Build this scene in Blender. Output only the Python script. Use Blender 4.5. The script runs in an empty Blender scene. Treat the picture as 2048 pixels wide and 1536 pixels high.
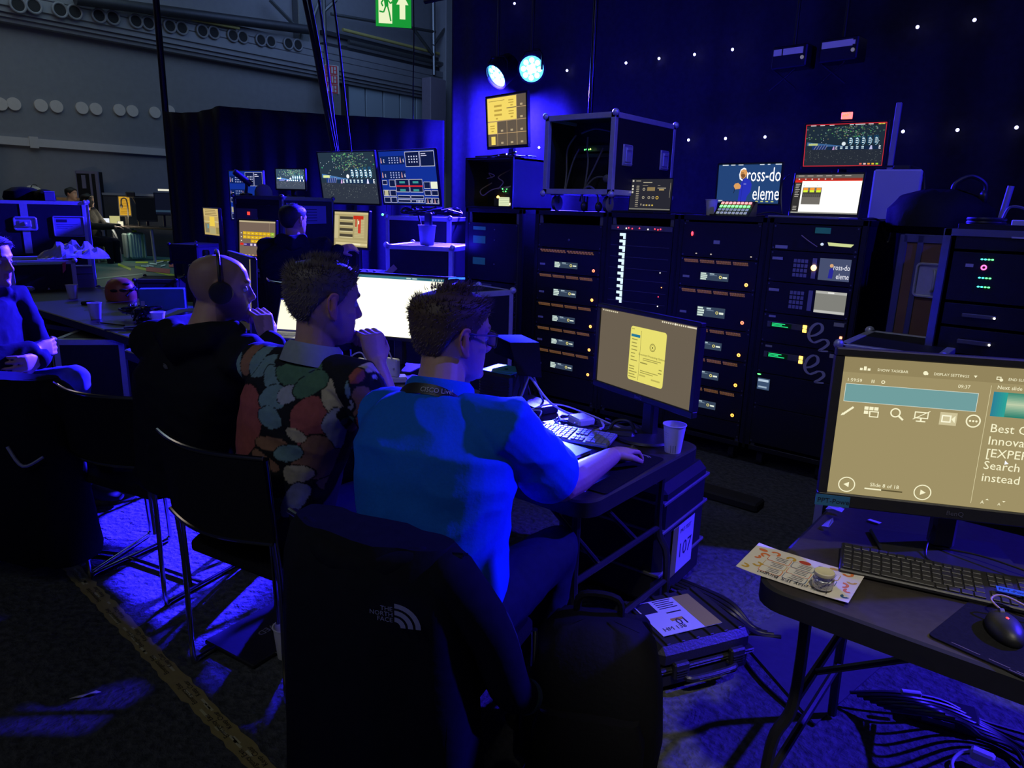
import bpy, bmesh, math, random
from math import sin, cos, pi, radians, sqrt, atan2
from mathutils import Vector, Matrix, noise
SC = bpy.context.scene
COL = SC.collection
RND = random.Random(11)

# ------------------------------------------------------------------ camera
F = 1420.0                       # focal length in pixels of a 2048 x 1536 frame
EYE = Vector((0, 0, 1.55))       # standing photographer
def _axes(vz, vy):
    up = -Vector((vz[0]-1024, -(vz[1]-768), -F)); up.normalize()
    if up.y < 0: up = -up
    b = -((vy-1024)*up.x - F*up.z)/up.y
    y = Vector((vy-1024, b, -F)).normalized()
    x = y.cross(up)
    return Matrix((x, y, up))
ROT = _axes((860, 6450), 2230)
cd = bpy.data.cameras.new('camera'); cam = bpy.data.objects.new('camera', cd); COL.objects.link(cam)
cam.matrix_world = Matrix.Translation(EYE) @ ROT.to_4x4()
cd.sensor_width = 36; cd.lens = F/2048*36; cd.clip_start = .05; cd.clip_end = 100
SC.camera = cam
def ray(x, y): return ROT @ (Vector((x-1024, -(y-768), -F))/F)
def onz(x, y, z):
    d = ray(x, y); return EYE + d*((z-EYE.z)/d.z)
def ony(x, y, Y):
    d = ray(x, y); return EYE + d*(Y/d.y)
def onx(x, y, X):
    d = ray(x, y); return EYE + d*(X/d.x)
def atd(x, y, dist): return EYE + ray(x, y)*dist

# ------------------------------------------------------------------ world, exposure, lights
w = bpy.data.worlds.new('hall_air'); SC.world = w; w.use_nodes = True
w.node_tree.nodes['Background'].inputs[0].default_value = (.12, .16, .6, 1)
w.node_tree.nodes['Background'].inputs[1].default_value = .012
SC.view_settings.view_transform = 'Standard'; SC.view_settings.look = 'None'
SC.view_settings.gamma = 1; SC.view_settings.use_curve_mapping = False
SC.view_settings.exposure = 0
PAR1 = ony(1063, 138, 6.95)      # round lens looking at the photographer
PAR2 = ony(995, 150, 6.9)        # lens seen edge on
def aim(o, tgt): o.rotation_euler = (Vector(tgt)-o.location).to_track_quat('-Z', 'Y').to_euler()
def lamp(name, kind, loc, tgt, power, color, **kw):
    d = bpy.data.lights.new(name, kind); o = bpy.data.objects.new(name, d); COL.objects.link(o)
    o.location = loc; d.energy = power; d.color = color
    for k, v in kw.items(): setattr(d, k, v)
    if tgt is not None: aim(o, tgt)
    return o
BLUE = (.021, .012, 1)
lamp('par_beam', 'SPOT', PAR1+Vector((.1, -.14, -.04)), (-1.7, 1.4, .6), 72000, BLUE, spot_size=radians(54), spot_blend=.6, shadow_soft_size=.07)
lamp('par_core_beam', 'SPOT', PAR1+Vector((.1, -.14, -.04)), (-1.5, 1.95, .74), 7000, (.0, .16, 1), spot_size=radians(17), spot_blend=.9, shadow_soft_size=.07)
lamp('par_side_beam', 'SPOT', PAR2+Vector((-.06, -.09, -.12)), (-5.6, 3.6, .5), 9000, BLUE, spot_size=radians(150), spot_blend=.8, shadow_soft_size=.06)
lamp('curtain_beam', 'SPOT', PAR2+Vector((-.02, -.1, -.1)), ony(1020, 300, 7.4), 2600, BLUE, spot_size=radians(150), spot_blend=1, shadow_soft_size=.06)
lamp('stage_wash', 'SPOT', (3.0, 3.0, 4.2), (-2.4, 5.0, 1.6), 900, BLUE, spot_size=radians(50), spot_blend=.8, shadow_soft_size=.1)
lamp('stage_beam', 'SPOT', (3.0, 5.4, 4.4), (-.35, 2.0, 0), 4500, (.04, .02, 1), spot_size=radians(36), spot_blend=.8, shadow_soft_size=.1)
lamp('hall_light', 'AREA', (-17.5, 6.5, 8.5), (-18, 6.5, 0), 110, (.55, .85, 1), size=7)
lamp('hall_light', 'AREA', (-17, 1, 8.5), (-19, 2, 0), 60, (1, .8, .62), size=5)
lamp('hall_light', 'AREA', (-17, 15, 9), (-22, 17, 5), 130, (.3, .5, 1), size=5)
lamp('rack_fill_light', 'SPOT', (-1.2, 1.4, 5.2), (-2.0, 4.25, 1.2), 100, (.55, .6, 1), spot_size=radians(52), spot_blend=.7, shadow_soft_size=.2)  # unseen spot added to brighten the rack fronts and their labels
lamp('desk_fill_light', 'SPOT', (.9, -.2, 5.2), (-.02, 1.75, .74), 380, (1, .93, .8), spot_size=radians(24), spot_blend=.8, shadow_soft_size=.15)  # unseen overhead spot added as fill for the flyer and right table
lamp('desk_fill_light', 'SPOT', (.3, -2.4, 5.2), (-1.6, 1.4, 1.1), 90, (.86, .9, 1), spot_size=radians(22), spot_blend=.8, shadow_soft_size=.3)  # another added fill spot, for the seated men and main table
lamp('hall_light', 'AREA', (-1.5, -3.2, 5.5), (-1.6, 1.3, .8), 20, (.8, .85, 1), size=3)
# ------------------------------------------------------------------ materials
def c(r, g, b, k=1.0):
    f = lambda u: (u/255/12.92 if u/255 <= .04045 else ((u/255+.055)/1.055)**2.4)*k
    return (f(r), f(g), f(b))
MATS = {}
def mat(name, base, rough=.6, metal=0, noise_scale=0, var=.25, bump=0, spec=.5, attr=False, emit=None, alpha=None, coat=0, wave=None):
    if name in MATS: return MATS[name]
    m = bpy.data.materials.new(name); m.use_nodes = True; nt = m.node_tree; N = nt.nodes; L = nt.links
    p = N['Principled BSDF']
    p.inputs['Base Color'].default_value = (*base, 1); p.inputs['Roughness'].default_value = rough
    p.inputs['Metallic'].default_value = metal; p.inputs['Specular IOR Level'].default_value = spec
    if coat: p.inputs['Coat Weight'].default_value = coat
    if alpha is not None:
        p.inputs['Transmission Weight'].default_value = alpha; p.inputs['IOR'].default_value = 1.3
    src = None
    if attr:
        a = N.new('ShaderNodeAttribute'); a.attribute_name = 'Col'; src = a.outputs['Color']
        L.new(src, p.inputs['Base Color'])
    if emit is not None:
        p.inputs['Emission Color'].default_value = (*emit, 1); p.inputs['Emission Strength'].default_value = 1
    if noise_scale or wave:
        t = N.new('ShaderNodeTexCoord')
        if noise_scale:
            n = N.new('ShaderNodeTexNoise'); n.inputs['Scale'].default_value = noise_scale; n.inputs['Detail'].default_value = 6
            L.new(t.outputs['Object'], n.inputs['Vector']); fac = n.outputs['Fac']
        else:
            n = N.new('ShaderNodeTexWave'); n.inputs['Scale'].default_value = wave; n.inputs['Distortion'].default_value = .6
            L.new(t.outputs['Object'], n.inputs['Vector']); fac = n.outputs['Fac']
        if var:
            mr = N.new('ShaderNodeMapRange'); mr.inputs['To Min'].default_value = 1-var; mr.inputs['To Max'].default_value = 1+var
            L.new(fac, mr.inputs['Value'])
            mx = N.new('ShaderNodeVectorMath'); mx.operation = 'MULTIPLY'
            if src: L.new(src, mx.inputs[0])
            else: mx.inputs[0].default_value = base
            L.new(mr.outputs[0], mx.inputs[1]); L.new(mx.outputs[0], p.inputs['Base Color'])
        if bump:
            b = N.new('ShaderNodeBump'); b.inputs['Strength'].default_value = bump; b.inputs['Distance'].default_value = .01
            L.new(fac, b.inputs['Height']); L.new(b.outputs[0], p.inputs['Normal'])
    MATS[name] = m; return m
def glow_mat():
    m = bpy.data.materials.new('screen_glow'); m.use_nodes = True; nt = m.node_tree
    nt.nodes.clear(); o = nt.nodes.new('ShaderNodeOutputMaterial'); e = nt.nodes.new('ShaderNodeEmission')
    a = nt.nodes.new('ShaderNodeAttribute'); a.attribute_name = 'Col'
    nt.links.new(a.outputs['Color'], e.inputs['Color']); nt.links.new(e.outputs[0], o.inputs['Surface'])
    return m
GLOW = glow_mat()
PRINT = mat('printed_ink', (1, 1, 1), .7, attr=True)
BLACKP = mat('black_plastic', (.018, .018, .02), .45, noise_scale=60, var=.2, bump=.05)
BLACKM = mat('black_powder_coat', (.016, .016, .018), .38, noise_scale=220, var=.2, bump=.08)
DARKF = mat('black_felt', (.013, .013, .014), .95, noise_scale=150, var=.4, bump=.2, spec=.05)
DARKW = mat('black_laminate', (.02, .02, .023), .6, noise_scale=14, var=.25, bump=.03, spec=.2)
ALU = mat('aluminium', (.6, .61, .63), .4, .45, noise_scale=30, var=.15, bump=.03)
CHROME = mat('chrome_tube', (.6, .6, .62), .16, 1, noise_scale=12, var=.1)
STEEL = mat('grey_steel', (.28, .29, .3), .4, .8, noise_scale=25, var=.2)
WHITEP = mat('white_plastic', (.62, .62, .62), .4, noise_scale=40, var=.06)
PAPERW = mat('white_paper', (.68, .67, .63), .8, noise_scale=50, var=.06)
CUPW = mat('paper_cup_white', (.72, .71, .68), .6, noise_scale=40, var=.05)
TABLE = mat('dark_table_laminate', (.035, .03, .028), .33, noise_scale=55, var=.35, bump=.06)
CABLE = mat('black_cable', (.015, .015, .016), .4, noise_scale=40, var=.1)
WCABLE = mat('white_cable', (.6, .6, .6), .4, noise_scale=40, var=.05)
PALECAB = mat('pale_cable', (.42, .3, .22), .45, noise_scale=40, var=.1)
RUBBER = mat('rubber', (.02, .02, .02), .8, noise_scale=80, var=.2)
GREENL = mat('green_tape_label', (.1, .75, .22), .6, noise_scale=30, var=.08)
SILVERK = mat('silver_keys', (.3, .34, .37), .45, noise_scale=30, var=.05)
GREYP = mat('grey_plastic', (.13, .13, .14), .5, noise_scale=40, var=.15)

# ------------------------------------------------------------------ mesh builder
_txt = {}
def text_geo(s):
    if s not in _txt:
        cu = bpy.data.curves.new('lettering', 'FONT'); cu.body = s; cu.size = 1; cu.resolution_u = 2
        o = bpy.data.objects.new('lettering', cu); me = o.to_mesh()
        vs = [tuple(v.co[:2]) for v in me.vertices]; fs = [tuple(p.vertices) for p in me.polygons]
        o.to_mesh_clear(); bpy.data.objects.remove(o); bpy.data.curves.remove(cu)
        _txt[s] = (vs, fs)
    return _txt[s]
class MB:
    def __init__(s, T=None):
        s.v = []; s.f = []; s.mi = []; s.c = []; s.sm = []; s.T = T or Matrix(); s.m = 0; s.col = (1, 1, 1); s.smooth = False
    def add(s, vs, fs, smooth=None):
        b = len(s.v); T = s.T; s.v += [T @ Vector(p) for p in vs]
        sm = s.smooth if smooth is None else smooth
        for f in fs: s.f.append([b+i for i in f]); s.mi.append(s.m); s.c.append(s.col); s.sm.append(sm)
        return s
    def box(s, a, b, r=0):
        x0, y0, z0 = [min(p, q) for p, q in zip(a, b)]; x1, y1, z1 = [max(p, q) for p, q in zip(a, b)]
        if r <= 0:
            s.add([(x0,y0,z0),(x1,y0,z0),(x1,y1,z0),(x0,y1,z0),(x0,y0,z1),(x1,y0,z1),(x1,y1,z1),(x0,y1,z1)],
                  [(0,3,2,1),(4,5,6,7),(0,1,5,4),(1,2,6,5),(2,3,7,6),(3,0,4,7)], False); return s
        r = min(r, (x1-x0)*.49, (y1-y0)*.49, (z1-z0)*.49)
        X = (x0, x1); Y = (y0, y1); Z = (z0, z1); vs = []; idx = {}
        for i in (0,1):
            for j in (0,1):
                for k in (0,1):
                    sx = r if i == 0 else -r; sy = r if j == 0 else -r; sz = r if k == 0 else -r
                    for ax, p in enumerate(((X[i],Y[j]+sy,Z[k]+sz),(X[i]+sx,Y[j],Z[k]+sz),(X[i]+sx,Y[j]+sy,Z[k]))):
                        idx[i,j,k,ax] = len(vs); vs.append(p)
        g = lambda i,j,k,a: idx[i,j,k,a]
        fs = []
        for i in (0,1): fs.append([g(i,0,0,0),g(i,1,0,0),g(i,1,1,0),g(i,0,1,0)][::(1 if i else -1)])
        for j in (0,1): fs.append([g(0,j,0,1),g(1,j,0,1),g(1,j,1,1),g(0,j,1,1)][::(-1 if j else 1)])
        for k in (0,1): fs.append([g(0,0,k,2),g(1,0,k,2),g(1,1,k,2),g(0,1,k,2)][::(1 if k else -1)])
        for i in (0,1):
            for j in (0,1): fs.append([g(i,j,0,0),g(i,j,1,0),g(i,j,1,1),g(i,j,0,1)][::(1 if i == j else -1)])
            for k in (0,1): fs.append([g(i,0,k,0),g(i,1,k,0),g(i,1,k,2),g(i,0,k,2)][::(-1 if i == k else 1)])
        for j in (0,1):
            for k in (0,1): fs.append([g(0,j,k,1),g(1,j,k,1),g(1,j,k,2),g(0,j,k,2)][::(1 if j == k else -1)])
        for i in (0,1):
            for j in (0,1):
                for k in (0,1): fs.append([g(i,j,k,0),g(i,j,k,1),g(i,j,k,2)][::(1 if (i+j+k) % 2 else -1)])
        s.add(vs, fs, False); return s
    def loft(s, rings, cap=True, closed=False):
        n = len(rings[0]); vs = [p for r in rings for p in r]; fs = []
        m = len(rings)
        for i in range(m if closed else m-1):
            j = (i+1) % m
            for k in range(n): fs.append((i*n+k, i*n+(k+1) % n, j*n+(k+1) % n, j*n+k))
        if cap and not closed: fs.append(tuple(range(n))[::-1]); fs.append(tuple((m-1)*n+k for k in range(n)))
        s.add(vs, fs, True); return s
    def tube(s, pts, r, n=8, closed=False, radii=None, cap=True):
        P = [Vector(p) for p in pts]; m = len(P); rings = []
        t0 = (P[1]-P[0]).normalized(); a = t0.orthogonal().normalized()
        for i in range(m):
            if closed: t = P[(i+1) % m]-P[i-1]
            else: t = P[min(i+1, m-1)]-P[max(i-1, 0)]
            t = t.normalized() if t.length > 1e-9 else t0
            a = (a-t*a.dot(t)); a = a.normalized() if a.length > 1e-6 else t.orthogonal().normalized()
            b = t.cross(a); rr = radii[i] if radii else r
            rings.append([P[i]+(a*cos(2*pi*k/n)+b*sin(2*pi*k/n))*rr for k in range(n)])
        s.loft(rings, cap, closed); return s
    def limb(s, pts, radii, n=14):
        """closed tapered tube with rounded ends"""
        P = [Vector(p) for p in pts]; R = list(radii)
        d0 = (P[0]-P[1]).normalized(); d1 = (P[-1]-P[-2]).normalized()
        PP = []; RR = []
        for a in (80, 50, 25): PP.append(P[0]+d0*R[0]*sin(radians(a))); RR.append(R[0]*cos(radians(a)))
        PP += P; RR += R
        for a in (25, 50, 80): PP.append(P[-1]+d1*R[-1]*sin(radians(a))); RR.append(R[-1]*cos(radians(a)))
        return s.tube(PP, 1, n, radii=RR)
    def cyl(s, a, b, r, r2=None, n=20):
        return s.tube([a, b], r, n, radii=[r, r if r2 is None else r2])
    def sphere(s, ctr, r, n=16, m=10):
        if not hasattr(r, '__len__'): r = (r, r, r)
        C0 = Vector(ctr); rings = []
        for i in range(m):
            th = pi*(i+.35)/(m-.3)-pi/2
            rings.append([C0+Vector((r[0]*cos(th)*cos(2*pi*k/n), r[1]*cos(th)*sin(2*pi*k/n), r[2]*sin(th))) for k in range(n)])
        return s.loft(rings)
    def lathe(s, prof, ctr=(0,0,0), n=28, cap=True):
        C0 = Vector(ctr)
        return s.loft([[C0+Vector((r*cos(2*pi*k/n), r*sin(2*pi*k/n), z)) for k in range(n)] for r, z in prof], cap)
    def prism(s, pts, vec):
        P = [Vector(p) for p in pts]; V = Vector(vec); n = len(P)
        s.add(P+[p+V for p in P], [tuple(range(n))[::-1], tuple(range(n, 2*n))]+[(i, (i+1) % n, n+(i+1) % n, n+i) for i in range(n)], False); return s
    def quad(s, a, b, c_, d): return s.add([a, b, c_, d], [(0, 1, 2, 3)], False)
    def text(s, t, size, fn, align='l'):
        vs, fs = text_geo(t)
        if not vs: return s
        x0 = min(v[0] for v in vs); x1 = max(v[0] for v in vs)
        off = {'l': 0, 'c': (x0+x1)/2, 'r': x1}[align]
        return s.add([fn((x-off)*size, y*size) for x, y in vs], fs, False)
    def build(s, name, mats, parent=None, loc=None):
        me = bpy.data.meshes.new(name); me.from_pydata([tuple(v) for v in s.v], [], s.f)
        me.polygons.foreach_set('material_index', s.mi); me.polygons.foreach_set('use_smooth', s.sm)
        if len(set(s.c)) > 1 or (s.c and s.c[0] != (1, 1, 1)):
            at = me.color_attributes.new('Col', 'FLOAT_COLOR', 'CORNER'); buf = []
            for f, cc in zip(s.f, s.c): buf += [cc[0], cc[1], cc[2], 1.0]*len(f)
            at.data.foreach_set('color', buf)
        for m in (mats if isinstance(mats, (list, tuple)) else [mats]): me.materials.append(m)
        me.validate(); me.update()
        if any(s.sm): me.set_sharp_from_angle(angle=radians(42))
        o = bpy.data.objects.new(name, me); COL.objects.link(o)
        if parent: o.parent = parent
        if loc is not None: o.location = loc
        return o
def curve(pts, k=6):
    P = [Vector(p) for p in pts]; out = []
    for i in range(len(P)-1):
        p0 = P[max(i-1, 0)]; p1 = P[i]; p2 = P[i+1]; p3 = P[min(i+2, len(P)-1)]
        for j in range(k):
            t = j/k; out.append(.5*((2*p1)+(p2-p0)*t+(2*p0-5*p1+4*p2-p3)*t*t+(3*p1-p0-3*p2+p3)*t**3))
    out.append(P[-1]); return out
def rrect(x0, y0, x1, y1, r, k=5):
    out = []
    for cx, cy, a in ((x1-r, y1-r, 0), (x0+r, y1-r, 90), (x0+r, y0+r, 180), (x1-r, y0+r, 270)):
        for i in range(k+1):
            t = radians(a+90*i/k); out.append((cx+r*cos(t), cy+r*sin(t)))
    return out

# ------------------------------------------------------------------ object helpers
def tag(o, label, cat, group=None, kind=None):
    if label: o['label'] = label
    if cat: o['category'] = cat
    if group: o['group'] = group
    if kind: o['kind'] = kind
    return o
def thing(name, label, cat, loc=(0,0,0), rz=0, group=None):
    o = bpy.data.objects.new(name, None); COL.objects.link(o); o.empty_display_size = .1
    o.location = loc; o.rotation_euler = (0, 0, rz); return tag(o, label, cat, group)
def struct(name, mb, m):
    o = mb.build(name, m); o['kind'] = 'structure'; return o
def dup(root, loc=None, rz=None, label=None):
    r = root.copy(); COL.objects.link(r)
    if loc is not None: r.location = loc
    if rz is not None: r.rotation_euler = (0, 0, rz)
    if label: r['label'] = label
    for ch in list(root.children):
        k = ch.copy(); COL.objects.link(k); k.parent = r
        for g in list(ch.children):
            d = g.copy(); COL.objects.link(d); d.parent = k
    return r
def cable(pts, r, label, m=CABLE, k=6, name='cable', group=None):
    o = MB().tube(curve(pts, k), r, 7).build(name, m); return tag(o, label, 'cable', group)

# ------------------------------------------------------------------ screen contents
class Scr:
    """draws on a screen of w x h metres lying in XZ, facing -Y; u right, v down, 0..1"""
    def __init__(s, w, h, T=None):
        s.w = w; s.h = h; s.mb = MB(T)
    def P(s, u, v, L): return ((u-.5)*s.w, -.0005-.0003*L, (.5-v)*s.h)
    def rect(s, u0, v0, u1, v1, col, L=1):
        s.mb.col = col; s.mb.add([s.P(u0, v1, L), s.P(u1, v1, L), s.P(u1, v0, L), s.P(u0, v0, L)], [(0, 1, 2, 3)]); return s
    def frame(s, u0, v0, u1, v1, col, t=.004, L=2):
        tv = t*s.w/s.h
        for a in ((u0, v0, u1, v0+tv), (u0, v1-tv, u1, v1), (u0, v0, u0+t, v1), (u1-t, v0, u1, v1)): s.rect(*a, col, L)
        return s
    def poly(s, pts, col, L=1):
        s.mb.col = col; s.mb.add([s.P(u, v, L) for u, v in pts], [tuple(range(len(pts)))]); return s
    def disc(s, u, v, r, col, L=1, n=16):
        return s.poly([(u+r*cos(2*pi*k/n), v-r*s.w/s.h*sin(2*pi*k/n)) for k in range(n)], col, L)
    def ring(s, u, v, r, t, col, L=2, n=22, a0=0, a1=360):
        s.mb.col = col; k = s.w/s.h
        for i in range(n):
            a = radians(a0+(a1-a0)*i/n); b = radians(a0+(a1-a0)*(i+1)/n)
            q = [(u+rr*cos(x), v-rr*k*sin(x)) for rr, x in ((r-t, a), (r, a), (r, b), (r-t, b))]
            s.mb.add([s.P(*p, L) for p in q], [(0, 1, 2, 3)])
        return s
    def line(s, u0, v0, u1, v1, t, col, L=2):
        dx = (u1-u0)*s.w; dy = (v1-v0)*s.h; l = sqrt(dx*dx+dy*dy); nx = -dy/l*t*s.w/2/s.w; ny = dx/l*t*s.w/2/s.h
        return s.poly([(u0+nx, v0+ny), (u0-nx, v0-ny), (u1-nx, v1-ny), (u1+nx, v1+ny)], col, L)
    def text(s, u, v, size, t, col, L=3, align='l', sx=1):
        s.mb.col = col; x0 = (u-.5)*s.w; z0 = (.5-v)*s.h
        s.mb.text(t, size*s.h, lambda x, y: (x0+x*sx, -.0005-.0003*L, z0+y), align); return s
    def bars(s, u, v, du, n, dv, h, col, rnd, L=3):
        for i in range(n): s.rect(u, v+i*dv, u+du*rnd.uniform(.55, 1), v+i*dv+h, col, L)
        return s
def draw_stage(s, rnd, fade=1.0):
    """picture of a hall stage with trees of light above, a wall of panels and an audience"""
    k = fade
    s.rect(0, 0, 1, 1, c(30, 44, 58, k), 0); s.rect(0, .6, 1, 1, c(38, 44, 56, k), 1)
    for i in range(190):
        u = min(.97, max(.02, rnd.gauss(.56, .2))); v = rnd.uniform(.02, .36); d = rnd.uniform(.005, .014)
        s.poly([(u-d, v), (u, v-d*1.4), (u+d*1.2, v), (u, v+d)], c(rnd.randint(50, 120), rnd.randint(95, 145), rnd.randint(75, 115), k), 2)
    s.poly([(.03, .42), (.5, .52), (.5, .56), (.03, .5)], c(60, 100, 150, k), 2)
    s.rect(.1, .5, .28, .6, c(25, 50, 110, k), 3); s.rect(.3, .53, .95, .61, c(20, 40, 70, k), 3)
    for i in range(5): s.poly([(.12+i*.035, .6), (.15+i*.035, .5), (.16+i*.035, .5), (.13+i*.035, .6)], c(120, 120, 150, k), 4)
    for i in range(5):
        u = .58+i*.078
        s.rect(u-.028, .33-i*.012, u+.024, .48, c(22, 60, 90, k), 4); s.ring(u-.03, .42, .06, .006, c(170, 215, 235, k), 5, 10, -60, 60)
        for j in range(3): s.rect(u-.012, .345+j*.045, u+.016, .368+j*.045, c(215, 235, 240, k), 5)
        for j in range(2): s.rect(.46+i*.066, .535+j*.035, .49+i*.066, .556+j*.035, c(200, 225, 235, k), 5)
    s.disc(.5, .47, .025, c(225, 235, 240, k), 5); s.rect(.05, .45, .17, .5, c(190, 200, 130, k), 5)
    s.text(.4, .6, .1, 'E', c(240, 240, 250, k), 6); s.text(.93, .6, .11, 'E', c(240, 240, 250, k), 6)
    s.poly([(.36, .61), (.375, .53), (.385, .53), (.39, .61)], c(190, 150, 200, k), 6); s.poly([(.82, .61), (.835, .52), (.85, .52), (.86, .61)], c(190, 190, 230, k), 6)
    for i in range(150):
        u = rnd.uniform(.01, .98); v = rnd.uniform(.62, .9); d = rnd.uniform(.004, .011)
        q = rnd.randint(45, 110); s.rect(u, v, u+d, v+d*1.2, c(q, q+8, q+10, k), 3)
    for i in range(26): s.rect(rnd.uniform(.02, .95), rnd.uniform(.03, .5), 0, 0, c(0, 0, 0), 1) if 0 else s.disc(rnd.uniform(.02, .97), rnd.uniform(.05, .5), .004, c(210, 225, 240, k), 5, 6)
    return s
def draw_multiview(s, rnd):
    b = c(18, 48, 150); wht = c(205, 205, 225); dk = c(16, 26, 70)
    s.rect(0, 0, 1, 1, b, 0)
    def person_tile(u, v, q=1):
        s.poly([(u, v+.1*q), (u+.008, v), (u+.016, v), (u+.028, v+.1*q)], c(190, 140, 150), 3); s.text(u+.055, v+.09*q, .085*q, 'E', c(240, 240, 255), 3)
    for v, us in ((.12, (.02, .38)), (.4, (.02, .38))):
        s.rect(.02, v-.03, .46, v+.13, c(14, 34, 95), 1)
        for u in us: person_tile(u, v)
        for i in range(4):
            for j in range(3): s.rect(.18+i*.05, v-.005+j*.045, .2+i*.05, v+.018+j*.045, c(170, 180, 230), 3)
    for a in ((.48, .02, .73, .3), (.74, .02, .98, .3)): s.rect(*a, dk, 1); s.frame(*a, wht, .006)
    for i in range(4):
        for j in range(3): s.rect(.54+i*.045, .1+j*.05, .56+i*.045, .125+j*.05, c(200, 205, 240), 3)
    s.bars(.76, .06, .12, 2, .035, .015, c(210, 210, 240), rnd)
    for a in ((.01, .55, .1, .64), (.14, .54, .25, .68), (.26, .53, .5, .78), (.51, .53, .74, .78), (.76, .58, .87, .71), (.01, .74, .13, .86), (.14, .74, .25, .86), (.76, .74, .87, .84), (.88, .74, .99, .84),
              (.01, .88, .13, .99), (.14, .88, .25, .99), (.27, .84, .5, .9), (.51, .84, .74, .9), (.27, .92, .5, .98), (.51, .92, .74, .98), (.76, .88, .87, .99), (.88, .88, .99, .99)):
        s.rect(*a, dk, 1); s.frame(*a, wht, .005)
    s.rect(.26, .65, .74, .675, c(220, 40, 50), 4); s.rect(.88, .58, .99, .71, c(235, 240, 215), 2); s.rect(.03, .75, .1, .85, c(190, 185, 150), 3)
    for u in (.33, .57):
        for v in (.57, .72): s.rect(u, v, u+.1, v+.04, c(60, 150, 150), 3)
    for i in range(5): s.rect(.6+i*.025, .93, .612+i*.025, .97, c(180, 190, 230), 3)
    for u in (.79, .91): person_tile(u, .9, .8)
    return s
# ================================================================== SETTING
def carpet():
    m = bpy.data.materials.new('grey_carpet'); m.use_nodes = True; nt = m.node_tree; N = nt.nodes; L = nt.links; p = N['Principled BSDF']
    t = N.new('ShaderNodeTexCoord'); n = N.new('ShaderNodeTexNoise'); n.inputs['Scale'].default_value = 38; n.inputs['Detail'].default_value = 8
    L.new(t.outputs['Object'], n.inputs['Vector'])
    v = N.new('ShaderNodeTexNoise'); v.inputs['Scale'].default_value = 9; v.inputs['Detail'].default_value = 4; v.inputs['Distortion'].default_value = 1.5
    L.new(t.outputs['Object'], v.inputs['Vector'])
    r = N.new('ShaderNodeValToRGB'); r.color_ramp.elements[0].color = (.05, .054, .057, 1); r.color_ramp.elements[1].color = (.12, .125, .13, 1)
    r.color_ramp.elements[0].position = .3; r.color_ramp.elements[1].position = .7
    L.new(n.outputs['Fac'], r.inputs[0]); L.new(r.outputs[0], p.inputs['Base Color'])
    ad = N.new('ShaderNodeMath'); ad.operation = 'ADD'; L.new(n.outputs['Fac'], ad.inputs[0]); L.new(v.outputs['Fac'], ad.inputs[1])
    b = N.new('ShaderNodeBump'); b.inputs['Strength'].default_value = .8; b.inputs['Distance'].default_value = .02
    L.new(ad.outputs[0], b.inputs['Height']); L.new(b.outputs[0], p.inputs['Normal'])
    p.inputs['Roughness'].default_value = .85; p.inputs['Specular IOR Level'].default_value = .15
    return m
mb = MB(); mb.box((-23, -6, -.1), (8, 26, 0)); struct('floor', mb, carpet())
WALLX = -22
WALLM = mat('hall_wall_fabric', (.27, .27, .3), .9, noise_scale=6, var=.12, bump=.08)
mb = MB(); mb.box((WALLX-.2, -6, 0), (WALLX, 26, 11)); struct('wall_left', mb, WALLM)
mb = MB(); mb.box((-23, -6, 11), (8, 26, 11.2)); struct('ceiling', mb, mat('dark_ceiling', (.03, .03, .035), .9, noise_scale=3, var=.2))
mb = MB(); mb.box((-23, 26, 0), (8, 26.2, 11)); struct('wall_back', mb, mat('dark_hall_wall', (.12, .12, .14), .9, noise_scale=3, var=.2))
# pale rail along the wall
a = onx(0, 280, WALLX); b = onx(330, 291, WALLX)
TRIM = mat('pale_rail_paint', (.62, .58, .58), .6, noise_scale=5, var=.08)
mb = MB(); mb.box((WALLX, -6, a.z-.1), (WALLX+.08, 24, a.z+.1)); mb.box((WALLX, onx(65, 280, WALLX).y-.1, a.z-.14), (WALLX+.1, onx(65, 280, WALLX).y+.1, a.z+.14)); struct('trim_1', mb, TRIM)
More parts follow.
